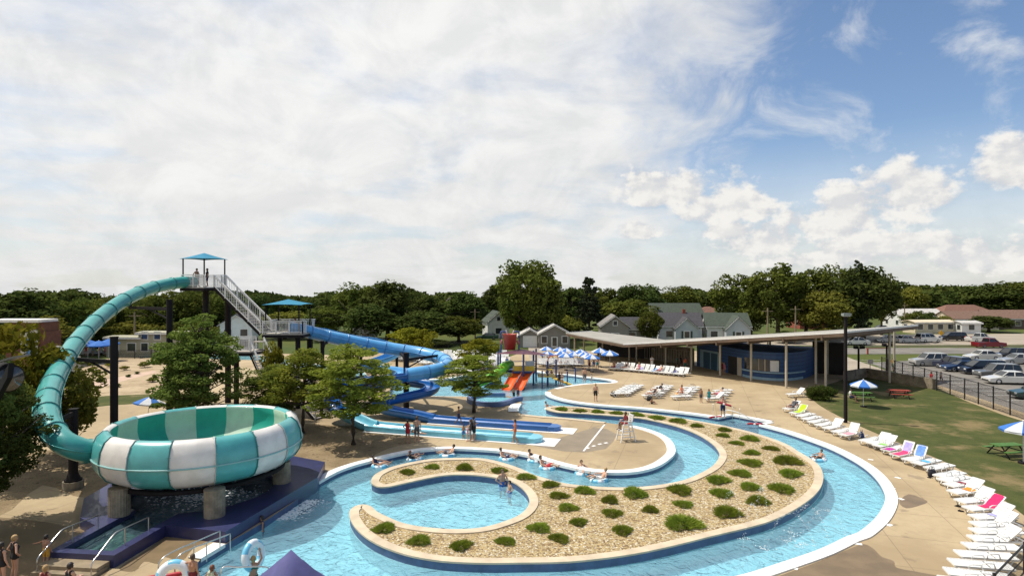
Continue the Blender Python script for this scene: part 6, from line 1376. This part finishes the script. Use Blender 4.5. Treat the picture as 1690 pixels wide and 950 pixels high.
bg = thing('barrier_gate', 'low red barrier gate across the access lane by the roof post', 'gate', G(1432,584).to_tuple()); MB().beam((0,0,0),(0,0,1.0),.2,.2,up=(0,1,0)).build('gate_post', M_PRED, bg); MB().beam((-.3,0,.95),(4.0,.3,.95),.08,.12).build('gate_arm', M_PRED, bg)
bn = thing('notice_board', 'small grey notice board on the path beside the black fence', 'sign', G(1436,613).to_tuple()); MB().beam((0,0,0),(0,0,1.2),.06).build('post', M_STEEL, bn); MB().box((0,-.05,1.3),(.75,.04,.55)).build('board', M_GRY, bn)
# ================================================================== PEOPLE
SKINS = [mat('skin_fair', (0.52, 0.30, 0.20), .55, .06, 6), mat('skin_tan', (0.40, 0.21, 0.13), .55, .06, 6), mat('skin_brown', (0.17, 0.085, 0.05), .55, .06, 6)]
M_EYE = mat('eye_dark', (0.03, 0.02, 0.015), .3); M_LIP = mat('lip', (0.32, 0.09, 0.07), .5)
def cl(n, c): return mat('cloth_' + n, c, .85, .15, 6)
BLACK, NAVYC, REDC, ORGC, TEALC, YELC, WHTC, GRYC, PNKC, BLUC, MARC, GRNC = (cl(n, c) for n, c in dict(black=(.015,.014,.016), navy=(.015,.022,.07), red=(.42,.02,.03), coral=(.55,.12,.04), teal=(.03,.25,.28), yellow=(.60,.33,.04), white=(.7,.68,.64), grey=(.09,.09,.10), pink=(.60,.18,.26), blue=(.05,.16,.50), maroon=(.16,.015,.02), green=(.03,.12,.09)).items())
HAIR = dict(dark=mat('hair_dark', (.018,.012,.009), .6, .2, 9), brown=mat('hair_brown', (.07,.04,.02), .6, .2, 9), blond=mat('hair_blond', (.38,.24,.10), .6, .2, 9), auburn=mat('hair_auburn', (.16,.055,.025), .6, .2, 9))
def pose(name):
    J = dict(pel=(0,0,.93), wst=(0,0,1.10), che=(0,.01,1.28), nck=(0,.015,1.46), hed=(0,-.01,1.61))
    for s, k in ((-1,'R'),(1,'L')):
        J['sh'+k] = (s*.175,.015,1.40); J['el'+k] = (s*.235,.05,1.13); J['wr'+k] = (s*.25,-.04,.90); J['hi'+k] = (s*.092,0,.90); J['kn'+k] = (s*.105,-.02,.50); J['an'+k] = (s*.11,.03,.085); J['to'+k] = (s*.135,-.14,.03)
    def leg(k, kn, an, to): J['kn'+k], J['an'+k], J['to'+k] = kn, an, to
    def arm(k, el, wr): J['el'+k], J['wr'+k] = el, wr
    def torso(p, w, c, n, h):
        J['pel'], J['wst'], J['che'], J['nck'], J['hed'] = p, w, c, n, h; n_ = Vector(n); c_ = Vector(c); ax = (n_ - c_).normalized()
        for s, k in ((-1,'R'),(1,'L')): q = c_ + ax*.12; J['sh'+k] = (s*.175, q.y, q.z); J['hi'+k] = (s*.092, p[1], p[2] - .01)
    if name == 'walk': leg('R', (-.10,-.20,.52), (-.10,-.30,.10), (-.11,-.46,.05)); leg('L', (.10,.06,.50), (.10,.33,.16), (.11,.24,.04)); arm('R', (-.24,.16,1.14), (-.25,.12,.90)); arm('L', (.24,-.05,1.14), (.24,-.25,.98))
    elif name == 'stride': leg('R', (-.10,-.10,.50), (-.10,-.10,.09), (-.12,-.27,.03)); leg('L', (.10,-.02,.50), (.11,.22,.12), (.12,.10,.03)); arm('L', (.25,.0,1.14), (.20,-.20,1.02))
    elif name == 'crossed': arm('R', (-.25,-.06,1.14), (.06,-.20,1.16)); arm('L', (.25,-.06,1.14), (-.06,-.22,1.20))
    elif name == 'reach': arm('L', (.42,-.02,1.30), (.66,-.05,1.24))
    elif name == 'hips': arm('R', (-.36,.08,1.16), (-.17,-.07,1.0)); arm('L', (.36,.08,1.16), (.17,-.07,1.0)); leg('L', (.14,-.03,.5), (.2,.03,.085), (.25,-.14,.03))
    elif name == 'up': arm('R', (-.30,-.05,1.58), (-.24,-.12,1.80)); arm('L', (.30,-.05,1.58), (.24,-.12,1.80))
    elif name == 'sit':
        torso((0,0,.10), (0,.02,.28), (0,.04,.46), (0,.02,.64), (0,-.01,.79))
        leg('R', (-.13,-.42,.13), (-.13,-.46,-.28), (-.14,-.63,-.33)); leg('L', (.13,-.42,.13), (.13,-.44,-.28), (.14,-.61,-.33)); arm('R', (-.25,-.04,.36), (-.16,-.30,.22)); arm('L', (.25,-.04,.36), (.16,-.30,.22))
    elif name == 'ground':
        torso((0,0,.11), (0,.04,.28), (0,.05,.46), (0,.01,.63), (0,-.03,.78))
        leg('R', (-.14,-.36,.40), (-.13,-.56,.07), (-.14,-.73,.03)); leg('L', (.14,-.42,.28), (.10,-.70,.07), (.10,-.86,.08)); arm('R', (-.27,.10,.38), (-.32,.22,.12)); arm('L', (.25,-.08,.36), (.16,-.32,.38))
    elif name == 'recline':
        torso((0,0,.12), (0,.15,.22), (0,.29,.36), (0,.41,.51), (0,.46,.66))
        leg('R', (-.11,-.42,.20), (-.11,-.80,.09), (-.13,-.88,.22)); leg('L', (.11,-.42,.13), (.11,-.84,.09), (.13,-.92,.22)); arm('R', (-.27,.20,.24), (-.25,-.04,.15)); arm('L', (.27,.20,.24), (.25,-.04,.15))
    elif name == 'prone':
        torso((0,0,.12), (0,.17,.12), (0,.34,.14), (0,.50,.17), (0,.64,.18))
        leg('R', (-.10,-.42,.08), (-.10,-.82,.10), (-.12,-.96,.06)); leg('L', (.10,-.42,.08), (.12,-.82,.10), (.14,-.96,.06)); arm('R', (-.36,.52,.10), (-.20,.68,.08)); arm('L', (.36,.52,.10), (.20,.68,.08))
    elif name == 'float':
        torso((0,.12,-.02), (0,.25,.07), (0,.37,.20), (0,.47,.36), (0,.47,.52))
        leg('R', (-.15,-.34,.20), (-.19,-.72,.12), (-.21,-.80,.24)); leg('L', (.15,-.34,.22), (.19,-.70,.11), (.22,-.78,.24)); arm('R', (-.40,.30,.20), (-.46,.04,.19)); arm('L', (.40,.30,.20), (.46,.04,.19))
    return {k: Vector(v) for k, v in J.items()}
BODY = {}
def capsule(mb, a, b, ra, rb):
    a, b = Vector(a), Vector(b); mb.tube([a, b], 1.0, 10, scale=[ra, rb]); mb.ball(a, ra, 10, 8); mb.ball(b, rb, 10, 8)
def body(pname, fem, kid):
    key = (pname, fem, kid)
    if key in BODY: return BODY[key]
    J = pose(pname); mb = MB(); bones = []
    def bone(tagn, a, b, ra, rb): capsule(mb, a, b, ra, rb); bones.append((tagn, Vector(a), Vector(b), ra, rb))
    X = Vector((1,0,0)); ph = .012 if fem else 0.0
    for s in (-1, 1):
        bone('hip', J['pel'] + X*s*.06, J['wst'] + X*s*.045, .108 + ph, .10 - ph); bone('torso', J['wst'] + X*s*.05, J['che'] + X*s*.075, .098 - ph, .108)
        bone('chest', J['che'] + X*s*.07, J['nck'].lerp(J['che'], .38) + X*s*.075, .112 - ph, .085)
    fw = (J['nck'] - J['che']).normalized(); fwd = X.cross(fw) * -1 if X.cross(fw).y > 0 else X.cross(fw)
    if fem:
        for s in (-1, 1): q = J['che'] + X*s*.075 + fwd*.085; bone('chest', q, q - fw*.015, .058, .056)
    bone('neck', J['nck'] - fw*.06, J['hed'].lerp(J['nck'], .4), .056, .052)
    hs = 1.16 if kid else 1.0; hd = J['hed']; hv = (J['hed'] - J['nck']).normalized()
    # the head keeps upright, the face towards fwd
    lvl = Vector((0, -1, 0)) if pname != 'prone' else Vector((0, .3, -.95)).normalized(); upv = Vector((0, 0, 1)) if pname != 'prone' else Vector((0, .95, .3)).normalized()
    def hp(x, y, z): return hd + X*x*hs + lvl*y*hs + upv*z*hs
    mb.ball(hp(0,-.01,.02), (.078*hs,.095*hs,.102*hs), 14, 10); mb.ball(hp(0,.015,-.05), (.062*hs,.072*hs,.072*hs), 12, 8); capsule(mb, hp(0,.085,.0), hp(0,.102,-.028), .011*hs, .017*hs)
    for s in (-1, 1): mb.ball(hp(s*.080,-.005,-.01), (.014*hs,.022*hs,.032*hs), 8, 6)
    bones.append(('head', hp(0,0,.04), hp(0,0,-.05), .09, .07))
    for k, s in (('R',-1),('L',1)):
        bone('shoulder', J['sh'+k] - X*s*.05, J['sh'+k], .06, .058 - ph*.4); bone('uarm', J['sh'+k], J['el'+k], .050 - ph*.5, .038); bone('farm', J['el'+k], J['wr'+k], .039, .027)
        d = (J['wr'+k] - J['el'+k]).normalized(); sd = d.cross(Vector((0,0,1))); sd = sd.normalized() if sd.length > .2 else Vector((0,1,0)); w = J['wr'+k]; nn = sd.cross(d).normalized()
        bone('hand', w + d*.03, w + d*.075, .030, .034)
        for q, ln in ((-.030,.058),(-.010,.072),(.010,.068),(.030,.052)):
            a = w + d*.10 + sd*q; b = a + d*ln*.55 + sd*q*.25; c = b + d*ln*.4 + nn*.014; capsule(mb, a - d*.03, b, .0115, .0105); capsule(mb, b, c, .0105, .009)
        a = w + d*.045 + sd*.03; b = a + d*.035 + sd*.028; capsule(mb, a, b, .013, .0115); capsule(mb, b, b + d*.032 + sd*.006, .0115, .0095)
        bone('thigh', J['hi'+k], J['kn'+k], .086 + ph*.4, .056); bone('shin', J['kn'+k], J['kn'+k].lerp(J['an'+k], .35), .055, .056); bone('shin', J['kn'+k].lerp(J['an'+k], .35), J['an'+k], .056, .036); bone('foot', J['an'+k] + (J['an'+k]-J['to'+k])*.25, J['to'+k], .040, .032)
    o = mb.build('tmp_body', SKINS[0]); md = o.modifiers.new('r', 'REMESH'); md.mode = 'VOXEL'; md.voxel_size = .0145; md.use_smooth_shade = True
    sm = o.modifiers.new('s', 'SMOOTH'); sm.factor = .5; sm.iterations = 3
    dg = bpy.context.evaluated_depsgraph_get(); me = bpy.data.meshes.new_from_object(o.evaluated_get(dg)); old = o.data; bpy.data.objects.remove(o); bpy.data.meshes.remove(old); me.name = 'body'
    me.materials.clear(); [me.materials.append(m) for m in (SKINS[0], M_EYE, M_LIP)]
    n = len(me.vertices); co = np.empty(n*3, np.float32); me.vertices.foreach_get('co', co); co = co.reshape(-1, 3); no = np.empty(n*3, np.float32); me.vertices.foreach_get('normal', no); no = no.reshape(-1, 3)
    best = np.full(n, 9e9); lab = np.zeros(n, int); par = np.zeros(n)
    for i, (t, a, b, ra, rb) in enumerate(bones):
        a, b = np.array(a), np.array(b); ab = b - a; L2 = max(ab @ ab, 1e-9); tt = np.clip(((co - a) @ ab)/L2, 0, 1); d = np.linalg.norm(co - a - tt[:, None]*ab, axis=1) - (ra + (rb-ra)*tt); k = d < best; best[k] = d[k]; lab[k] = i; par[k] = tt[k]
    tags = np.array([b[0] for b in bones])[lab]
    npoly = len(me.polygons); cen = np.empty(npoly*3, np.float32); me.polygons.foreach_get('center', cen); cen = cen.reshape(-1, 3); mi = np.zeros(npoly, np.int32)
    for s in (-1, 1): mi[np.linalg.norm(cen - np.array(hp(s*.034,.085,.012)), axis=1) < .019] = 1
    dl = cen - np.array(hp(0,.085,-.062)); mi[(np.abs(dl @ np.array(X)) < .026) & (np.abs(dl @ np.array(upv)) < .009) & (np.linalg.norm(dl, axis=1) < .04)] = 2
    me.polygons.foreach_set('material_index', mi); me.update()
    hl = np.stack([(co - np.array(hd)) @ np.array(X), (co - np.array(hd)) @ np.array(lvl), (co - np.array(hd)) @ np.array(upv)], 1)/hs
    F = [tuple(p.vertices) for p in me.polygons]; BODY[key] = dict(me=me, co=co, no=no, tags=tags, par=par, F=F, hl=hl, sh={}, J=J, hp=hp); return BODY[key]
def shell(B, name, sel, off):
    """garment: the chosen part of the body surface, lifted off the skin"""
    if name in B['sh']: return B['sh'][name]
    s = sel(B); off = off(B) if callable(off) else np.full(len(B['co']), off); F = [f for f in B['F'] if all(s[i] for i in f)]
    ids = sorted({i for f in F for i in f}); mp = {v: i for i, v in enumerate(ids)}; co = B['co'] + B['no']*off[:, None]
    # close the hem: edge loop drawn back to the skin
    V = [tuple(co[i]) for i in ids]; F2 = [tuple(mp[i] for i in f) for f in F]; cnt = {}
    for f in F2:
        for a, b in zip(f, f[1:] + f[:1]): cnt[(a, b)] = 1
    edge = [(a, b) for a, b in cnt if (b, a) not in cnt]; base = {}
    for a, b in edge:
        for q in (a, b):
            if q not in base: base[q] = len(V); V.append(tuple(B['co'][ids[q]] - B['no'][ids[q]]*.004))
    F2 += [(b, a, base[a], base[b]) for a, b in edge]
    me = bpy.data.meshes.new(name); me.from_pydata(V, [], F2); me.polygons.foreach_set('use_smooth', [True]*len(F2)); me.materials.append(BLACK); me.update(); B['sh'][name] = me; return me
def has(*t): return lambda B: np.isin(B['tags'], t)
G_ = dict(
 trunks=(lambda B: np.isin(B['tags'], ['hip']) & (B['par'] < .75) | (np.isin(B['tags'], ['thigh']) & (B['par'] < .82)), .020), briefs=(lambda B: (np.isin(B['tags'], ['hip']) & (B['par'] < .45)) | (np.isin(B['tags'], ['thigh']) & (B['par'] < .10)), .008),
 suit=(lambda B: np.isin(B['tags'], ['hip','torso','chest']) | (np.isin(B['tags'], ['thigh']) & (B['par'] < .10)), .008), bikini_top=(lambda B: np.isin(B['tags'], ['chest']) & (B['par'] < .35) | (np.isin(B['tags'], ['torso']) & (B['par'] > .85)), .009),
 shirt=(lambda B: np.isin(B['tags'], ['torso','chest','shoulder']) | (np.isin(B['tags'], ['hip']) & (B['par'] > .1)) | (np.isin(B['tags'], ['uarm']) & (B['par'] < .6)), .018),
 wrap=(lambda B: np.isin(B['tags'], ['hip','torso','chest']) | (np.isin(B['tags'], ['thigh']) & (B['par'] < .7)), .026),
 dress=(lambda B: np.isin(B['tags'], ['hip','torso','chest']) | (np.isin(B['tags'], ['thigh']) & (B['par'] < .42)), .016),
 life_vest=(lambda B: np.isin(B['tags'], ['torso','chest']), .045))
def hairsel(long): 
    def f(B):
        h = B['hl']; hd = np.isin(B['tags'], ['head','neck']); top = (h[:, 2] > .055 - .0*h[:, 1]) | ((h[:, 1] < .028) & (h[:, 2] > -.03)) | ((h[:, 1] < -.02) & (h[:, 2] > (-.14 if long else -.085))); return hd & top & (h[:, 2] > -.2)
    return f
NP_ = [0]
def person(p, rz, pname, label, skin=0, clothes=(), hair=('dark', False), h=1.72, fem=False, kid=False, group=None, tilt=None):
    B = body(pname, fem, kid); s = h/1.72; r = thing('person', label, 'person', tuple(p), R(rz), group, s)
    if tilt: r.rotation_euler = tilt
    b = bpy.data.objects.new('body', B['me']); C.objects.link(b); b.parent = r; b.material_slots[0].link = 'OBJECT'; b.material_slots[0].material = SKINS[skin]
    for g, m in clothes:
        sel, off = G_[g]; o = bpy.data.objects.new({'suit':'swimsuit','wrap':'towel_wrap'}.get(g, g), shell(B, g, sel, off)); C.objects.link(o); o.parent = r; o.material_slots[0].link = 'OBJECT'; o.material_slots[0].material = m
    me = shell(B, 'hair%d' % hair[1], hairsel(hair[1]), lambda B: np.clip(.020 + .004*np.sin(B['co'][:, 0]*90)*np.cos(B['co'][:, 2]*70), .01, .03)); o = bpy.data.objects.new('hair', me); C.objects.link(o); o.parent = r; o.material_slots[0].link = 'OBJECT'; o.material_slots[0].material = HAIR[hair[0]]
    return r
g0 = 0.0
T3 = [('trunks', BLACK)]
# on the slides
person((-29.6,56.9,Z1), 70, 'hips', 'shirtless man in pale trunks on the tall tower platform beside the tube', 1, [('trunks', WHTC)], ('brown',False), 1.72); person((-28.55,56.75,Z1), -60, 'stand', 'person in dark clothes standing on the tall tower platform', 1, [('shirt', BLACK),('trunks', NAVYC)], ('dark',True), 1.72, True)
person(P(487,528,57.2) - Vector((0,0,.75)), -70, 'sit', 'person in red sitting at the mouth of the blue tube on the lower platform', 0, [('suit', REDC)], ('auburn',True), 1.65, True)
# runout side
person(G(673,731), 150, 'hips', 'woman in a red swim dress beside the turquoise runout', 1, [('dress', REDC)], ('dark',True), 1.66, True); person(G(688,730), 200, 'stand', 'shirtless man in dark grey trunks beside the woman in red', 0, [('trunks', GRYC)], ('brown',False), 1.84)
person(G(757,703)+Vector((0,0,.15)), 90, 'walk', 'boy in dark trunks walking along the edge between the two runouts', 2, [('trunks', NAVYC)], ('dark',False), 1.42); person(G(765,724), 10, 'stand', 'small boy in blue trunks by the turquoise runout', 1, [('trunks', BLUC)], ('dark',False), .98, kid=True); person(G(772,728), -80, 'stand', 'little girl in a pale pink swimsuit beside the woman in a black skirt', 0, [('suit', PNKC)], ('blond',True), 1.12, True, True); person(G(782,726), 120, 'crossed', 'woman in a black skirt and pale top holding her arms together by the runout', 0, [('shirt', GRYC),('trunks', BLACK)], ('dark',True), 1.72, True); person(G(776.5,726.5), -100, 'reach', 'girl in a striped grey shirt half behind the woman in a black skirt', 0, [('shirt', GRYC),('briefs', BLACK)], ('brown',True), 1.50, True, True)
person(G(850,731), -90, 'stride', 'tanned woman in a coral swimsuit walking along the turquoise runout', 1, [('suit', ORGC)], ('dark',True), 1.66, True)
person(G(690,722)+Vector((0,0,.3)), 60, 'prone', 'child sliding out along the start of the turquoise runout', 0, [('trunks', WHTC)], ('blond',False), 1.3, kid=True)
# lifeguards
L0 = lc.location; person(L0 + Matrix.Rotation(R(14),3,'Z') @ Vector((-.02,0,1.16)), -76, 'sit', 'lifeguard in a dark top and red shorts sitting in the tall white chair', 2, [('shirt', MARC),('trunks', REDC)], ('dark',False), 1.72)
q = G(1193,689); person(q, -12, 'crossed', 'shirtless lifeguard in navy trunks holding a red rescue tube in crossed arms', 0, [('trunks', NAVYC)], ('brown',False), 1.80); rescue(q + Vector((0,-.30,1.20)), -8, 'red rescue tube held across the standing lifeguard by the stepped pool corner', tilt=14)
# open deck
person(G(983,662), 165, 'stand', 'teenage boy in black trunks standing alone by the river kerb', 0, [('trunks', BLACK)], ('blond',False), 1.72); person(G(923,638), 10, 'stand', 'dark woman in a black swimsuit at the lagoon edge', 2, [('suit', BLACK)], ('dark',True), 1.64, True); person(G(927,638), -20, 'stride', 'woman in a white bikini beside the one in black at the lagoon edge', 1, [('bikini_top', WHTC),('briefs', WHTC)], ('dark',True), 1.62, True)
person(G(965,632), 180, 'stand', 'stout man in patterned trunks at the beach entry', 0, [('trunks', GRYC)], ('auburn',False), 1.74); person(G(976.5,630.5), 60, 'stride', 'toddler in white splashing beside the man at the beach entry', 0, [('shirt', WHTC)], ('dark',False), .95, kid=True)
person(G(972.5,610), 30, 'stand', 'tanned boy in brown trunks, left of the trio before the alone standing parasols', 1, [('trunks', MARC)], ('brown',False), 1.6); person(G(980,609), 0, 'hips', 'middle boy of the trio in blue grey trunks', 1, [('trunks', BLUC)], ('brown',False), 1.62); person(G(986,609.5), -20, 'stand', 'right boy of the trio in light blue trunks', 0, [('trunks', TEALC)], ('brown',False), 1.62)
person(G(848,655,WZ) - Vector((0,0,.30)), 40, 'reach', 'child standing in the lagoon in front of the orange slide, left one', 1, [('trunks', BLACK)], ('dark',False), 1.3, kid=True); person(G(855,655,WZ) - Vector((0,0,.30)), -30, 'stand', 'child standing in the lagoon in front of the orange slide, right one', 1, [('suit', NAVYC)], ('dark',True), 1.25, True, True)
person(G(903,619.5), 20, 'ground', 'bather sitting in the shallow water left of the other near the yellow steps', 1, [('suit', BLACK)], ('dark',True), 1.6, True); person(G(910,620), -30, 'ground', 'bather sitting in the shallow water, right of the other near the yellow steps', 2, [('trunks', NAVYC)], ('dark',False), 1.5)
person(G(728,634,WZ), 0, 'stand', 'child in black standing in the far lagoon left of the lone tree', 0, [('suit', BLACK)], ('dark',False), 1.1, kid=True); person(G(733,632,WZ), 0, 'walk', 'child in pink in the far lagoon left of the lone tree', 0, [('suit', PNKC)], ('blond',True), 1.1, True, True)
person(G(1157,664), 10, 'stand', 'tanned boy in grey trunks beside the fourth deck cluster', 1, [('trunks', GRYC)], ('brown',False), 1.35); person(G(1170,664.5), -20, 'stand', 'child wrapped in a teal towel beside the fourth deck cluster', 1, [('wrap', TEALC)], ('brown',True), 1.3, True, True); person(G(1075.5,666), 60, 'ground', 'child sitting on the deck in front of the second deck cluster', 1, [('trunks', BLACK)], ('dark',False), 1.1, kid=True)
def onlounge(key, pname, dz, label, dy=0.0, **k):
    c, a, b = LNG[key]; d = dirv(a)*dy; person(Vector((c.x, c.y, 0)) + d + Vector((0,0,dz)), a - 90, pname, label, **k)
onlounge(('d',2,1), 'sit', .36, 'woman with auburn hair sitting on a lounger in the third deck cluster', skin=1, clothes=[('suit', ORGC)], hair=('auburn',True), h=1.66, fem=True, dy=-.2)
onlounge(('d',1,2), 'recline', .37, 'person in dark clothes reclining in the second deck cluster', skin=0, clothes=[('shirt', BLACK),('trunks', GRYC)], hair=('dark',True), h=1.66, dy=.1); onlounge(('d',1,0), 'recline', .37, 'sunbather in black on the nearest lounger of the second deck cluster', skin=0, clothes=[('suit', BLACK)], hair=('brown',True), h=1.62, fem=True, dy=.1); onlounge(('d',3,1), 'recline', .37, 'sunbather lying on the pink towel in the fourth deck cluster', skin=1, clothes=[('trunks', PNKC)], hair=('dark',False), h=1.6, dy=.1)
onlounge(0, 'recline', .37, 'sunbather in grey on the lounger nearest the hedge', skin=1, clothes=[('shirt', GRYC),('trunks', GRYC)], hair=('brown',True), h=1.68, fem=True, dy=.1)
person(G(1195,617.5), 0, 'stand', 'girl in a pink swimsuit standing at the edge of the pavilion shade', 0, [('suit', PNKC)], ('blond',True), 1.45, True, True); person(G(1191.5,618), 20, 'stand', 'woman in a brown dress beside the pavilion column', 1, [('dress', MARC)], ('dark',True), 1.66, True)
for u, v, c1, c2, lab, fm in ((1118,608,GRNC,BLACK,'left of the three people in the pavilion shade, in green',True),(1123.5,607,BLACK,BLACK,'middle of the three people in the pavilion shade, in black',False),(1131,611,ORGC,GRNC,'right of the three people in the pavilion shade, in orange',False)): person(G(u, v), rng.uniform(-60,60), 'stand', 'person standing, ' + lab, 1, [('shirt', c1),('trunks', c2)], ('dark',fm), 1.7, fm)
person(G(1076,608), 0, 'crossed', 'person in a white shirt standing behind the row before the pavilion', 0, [('shirt', WHTC),('trunks', WHTC)], ('brown',False), 1.7)
onlounge(('p',0), 'sit', .36, 'sunburnt man sitting at the left end of the row before the pavilion', skin=1, clothes=[('trunks', REDC)], hair=('brown',False), dy=-.3); onlounge(('p',2), 'recline', .37, 'sunbather in black reclining third from the left before the pavilion', skin=0, clothes=[('suit', BLACK)], hair=('dark',True), fem=True, dy=0); onlounge(('p',5), 'sit', .36, 'person bending forward on the lounger with the lilac towel', skin=0, clothes=[('suit', PNKC)], hair=('blond',True), fem=True, dy=-.2); onlounge(('p',9), 'recline', .37, 'sunbather with pink trunks in the row before the pavilion', skin=0, clothes=[('trunks', PNKC)], hair=('brown',False), dy=0)
fw_ = ['in black','in red','in blue','in teal','in white','in coral','in navy','in pink']; fc = [BLACK,REDC,BLUC,TEALC,WHTC,ORGC,NAVYC,PNKC]
for k in range(8): person(G(896 + k*8.2, 602.5) + Vector((0,0,.36)), rng.uniform(-40,40), ('sit','recline')[k % 2], f'far sunbather {fw_[k]} on the lounger row below the parasols', k % 2, [('suit' if k % 2 else 'trunks', fc[k])], (('dark','brown','blond')[k % 3], bool(k % 2)), 1.66, bool(k % 2))
for k in range(8): person(G(742 + k*13.5, 599 + (k % 3)*4) + Vector((0,0,.36)), rng.uniform(-40,40), ('sit','recline')[(k+1) % 2], f'far sunbather {fw_[(k+3) % 8]} among the crowded loungers behind the bucket', k % 2, [('suit' if k % 2 else 'trunks', fc[(k+3) % 8])], (('dark','brown','blond')[k % 3], bool(k % 2)), 1.66, bool(k % 2))
for k in range(4): person(G(142 + k*11, 587), rng.uniform(-60,60), 'stand', f'far bather {fw_[(k*2+1) % 8]} under the blue parasols behind the teal tube', k % 2, [('suit', fc[(k*2+1) % 8])], ('dark',True), 1.66, True)
# riders on tubes in the river
def rider(u, v, face, label, skin, clothes, hair, fem=False, h=1.62, tubel='', pn='float'):
    p = G(u, v, WZ + .04); inner_tube(p, 'white and aqua inner tube ' + tubel, rng.uniform(0,6)); person(p + Vector((0,0,.06)), face, pn, label, skin, clothes, hair, h, fem)
rider(627,768,80,'dark haired rider floating feet to the right, leftmost on the river',1,[('suit',NAVYC)],('dark',True),True,tubel='under the leftmost river rider'); rider(684,757,150,'long haired rider seen from behind, second from the left on the river',1,[('suit',BLACK)],('auburn',True),True,tubel='under the second river rider from the left'); rider(738,750,-70,'rider with raised arm, third from the left on the river',0,[('trunks',GRYC)],('dark',False),tubel='under the third river rider from the left'); rider(837,756,70,'rider in dark trunks above the lagoon bathers',0,[('trunks',NAVYC)],('dark',False),tubel='under the rider above the lagoon bathers')
rider(884,759,60,'black haired girl on the tube next to the man in red trunks',0,[('suit',BLACK)],('dark',True),True,tubel='under the black haired girl'); rider(904,771,70,'man in red and white trunks lying across his tube',0,[('trunks',REDC)],('brown',False),h=1.72,tubel='under the man in red trunks'); rider(963,780,10,'woman sitting high on her tube near the peninsula kerb',0,[('bikini_top',WHTC),('briefs',BLUC)],('brown',True),True,tubel='under the woman near the peninsula kerb'); rider(988,791,-75,'rider drifting behind the woman by the peninsula kerb',0,[('trunks',WHTC)],('blond',False),tubel='under the rider behind the woman')
rider(908,674.5,60,'red haired rider far off at the tip of the island tail',0,[('trunks',BLACK)],('auburn',False),tubel='at the tip of the island tail'); rider(1350,757,-60,'boy lying on his tube alone on the right hand river bend',1,[('trunks',BLACK)],('dark',False),h=1.4,tubel='alone on the right hand river bend')
# lagoon and foreground bathers
person(G(829,800,WZ) - Vector((0,.1,.85)), 30, 'hips', 'shirtless man leaning on the lagoon wall', 0, [('trunks', BLUC)], ('brown',False), 1.78); person(G(841,812,WZ) - Vector((0,0,.72)), -60, 'hips', 'boy in the lagoon facing the man at the wall', 0, [('trunks', BLUC)], ('dark',False), 1.35, kid=True)
person(G(432,870,WZ) - Vector((0,0,1.05)), -60, 'reach', 'swimmer with head and shoulders out of the water beside the blue basin wall', 1, [('suit', NAVYC)], ('dark',True), 1.6, True)
q = G(418,958,WZ) - Vector((0,0,.75)); person(q, -160, 'up', 'woman in a green bikini standing in the river carrying a tube on her shoulder', 1, [('bikini_top', GRNC),('briefs', GRNC)], ('blond',True), 1.70, True); inner_tube(q + Vector((-.10,.25,1.62)), 'white and aqua inner tube carried upright by the woman in the river', tilt=(R(80), R(25), R(70)), s=1.1)
q = G(318,985,0); person(q, 170, 'reach', 'boy in dark trunks seen from behind at the river entry with a tube', 1, [('trunks', MARC)], ('brown',False), 1.52); inner_tube(q + Vector((-.62,-.1,.75)), 'white and aqua inner tube held by the boy at the river entry', tilt=(R(75), R(-20), R(20)), s=1.1)
q = G(350,985,WZ) - Vector((0,0,.25)); person(q, 175, 'hips', 'girl in a pale life vest seen from behind at the river entry', 1, [('suit', PNKC),('life_vest', cl('vest', (.50,.55,.40)))], ('auburn',False), 1.40, True, True)
person(G(24,958), 150, 'hips', 'blond woman in a black swimsuit on the shaded deck at the lower left', 0, [('suit', BLACK)], ('blond',False), 1.70, True); person(G(2,972), 170, 'stand', 'dark haired woman in a black swimsuit cut by the left edge', 0, [('suit', BLACK)], ('dark',True), 1.70, True); person(G(76,935), 175, 'reach', 'child in yellow trunks reaching for the plunge pool handrail', 1, [('trunks', YELC)], ('dark',False), 1.25, kid=True)
person(G(75,1003), 180, 'stand', 'blond girl with tied hair at the bottom edge below the child in yellow', 0, [('suit', MARC)], ('blond',True), 1.45, True, True); person(G(116,1012), 160, 'crossed', 'dark haired person with bare shoulders at the bottom edge', 0, [('suit', BLACK)], ('dark',False), 1.70, True); person(G(47,1020), 180, 'stand', 'small blond child at the bottom edge left of the girl with tied hair', 0, [('trunks', NAVYC)], ('blond',False), 1.2, kid=True)
# car park and lawn
person(G(1537,638), -90, 'walk', 'person in a red top and white trousers behind the black fence', 1, [('shirt', REDC),('trunks', WHTC)], ('brown',True), 1.66, True); person(G(1553,632), 90, 'walk', 'child walking on the path beyond the black fence', 0, [('shirt', GRYC),('trunks', NAVYC)], ('brown',False), 1.3, kid=True); person(G(1474,612), 0, 'stand', 'person in a yellow shirt standing by the roof corner post', 1, [('shirt', YELC),('trunks', GRNC)], ('dark',False), 1.72)
person(G(1404,664) + Vector((0,0,.45)), 60, 'sit', 'person in a white shirt sitting at the green table beside the light pole', 1, [('shirt', WHTC),('trunks', NAVYC)], ('dark',False), 1.7)
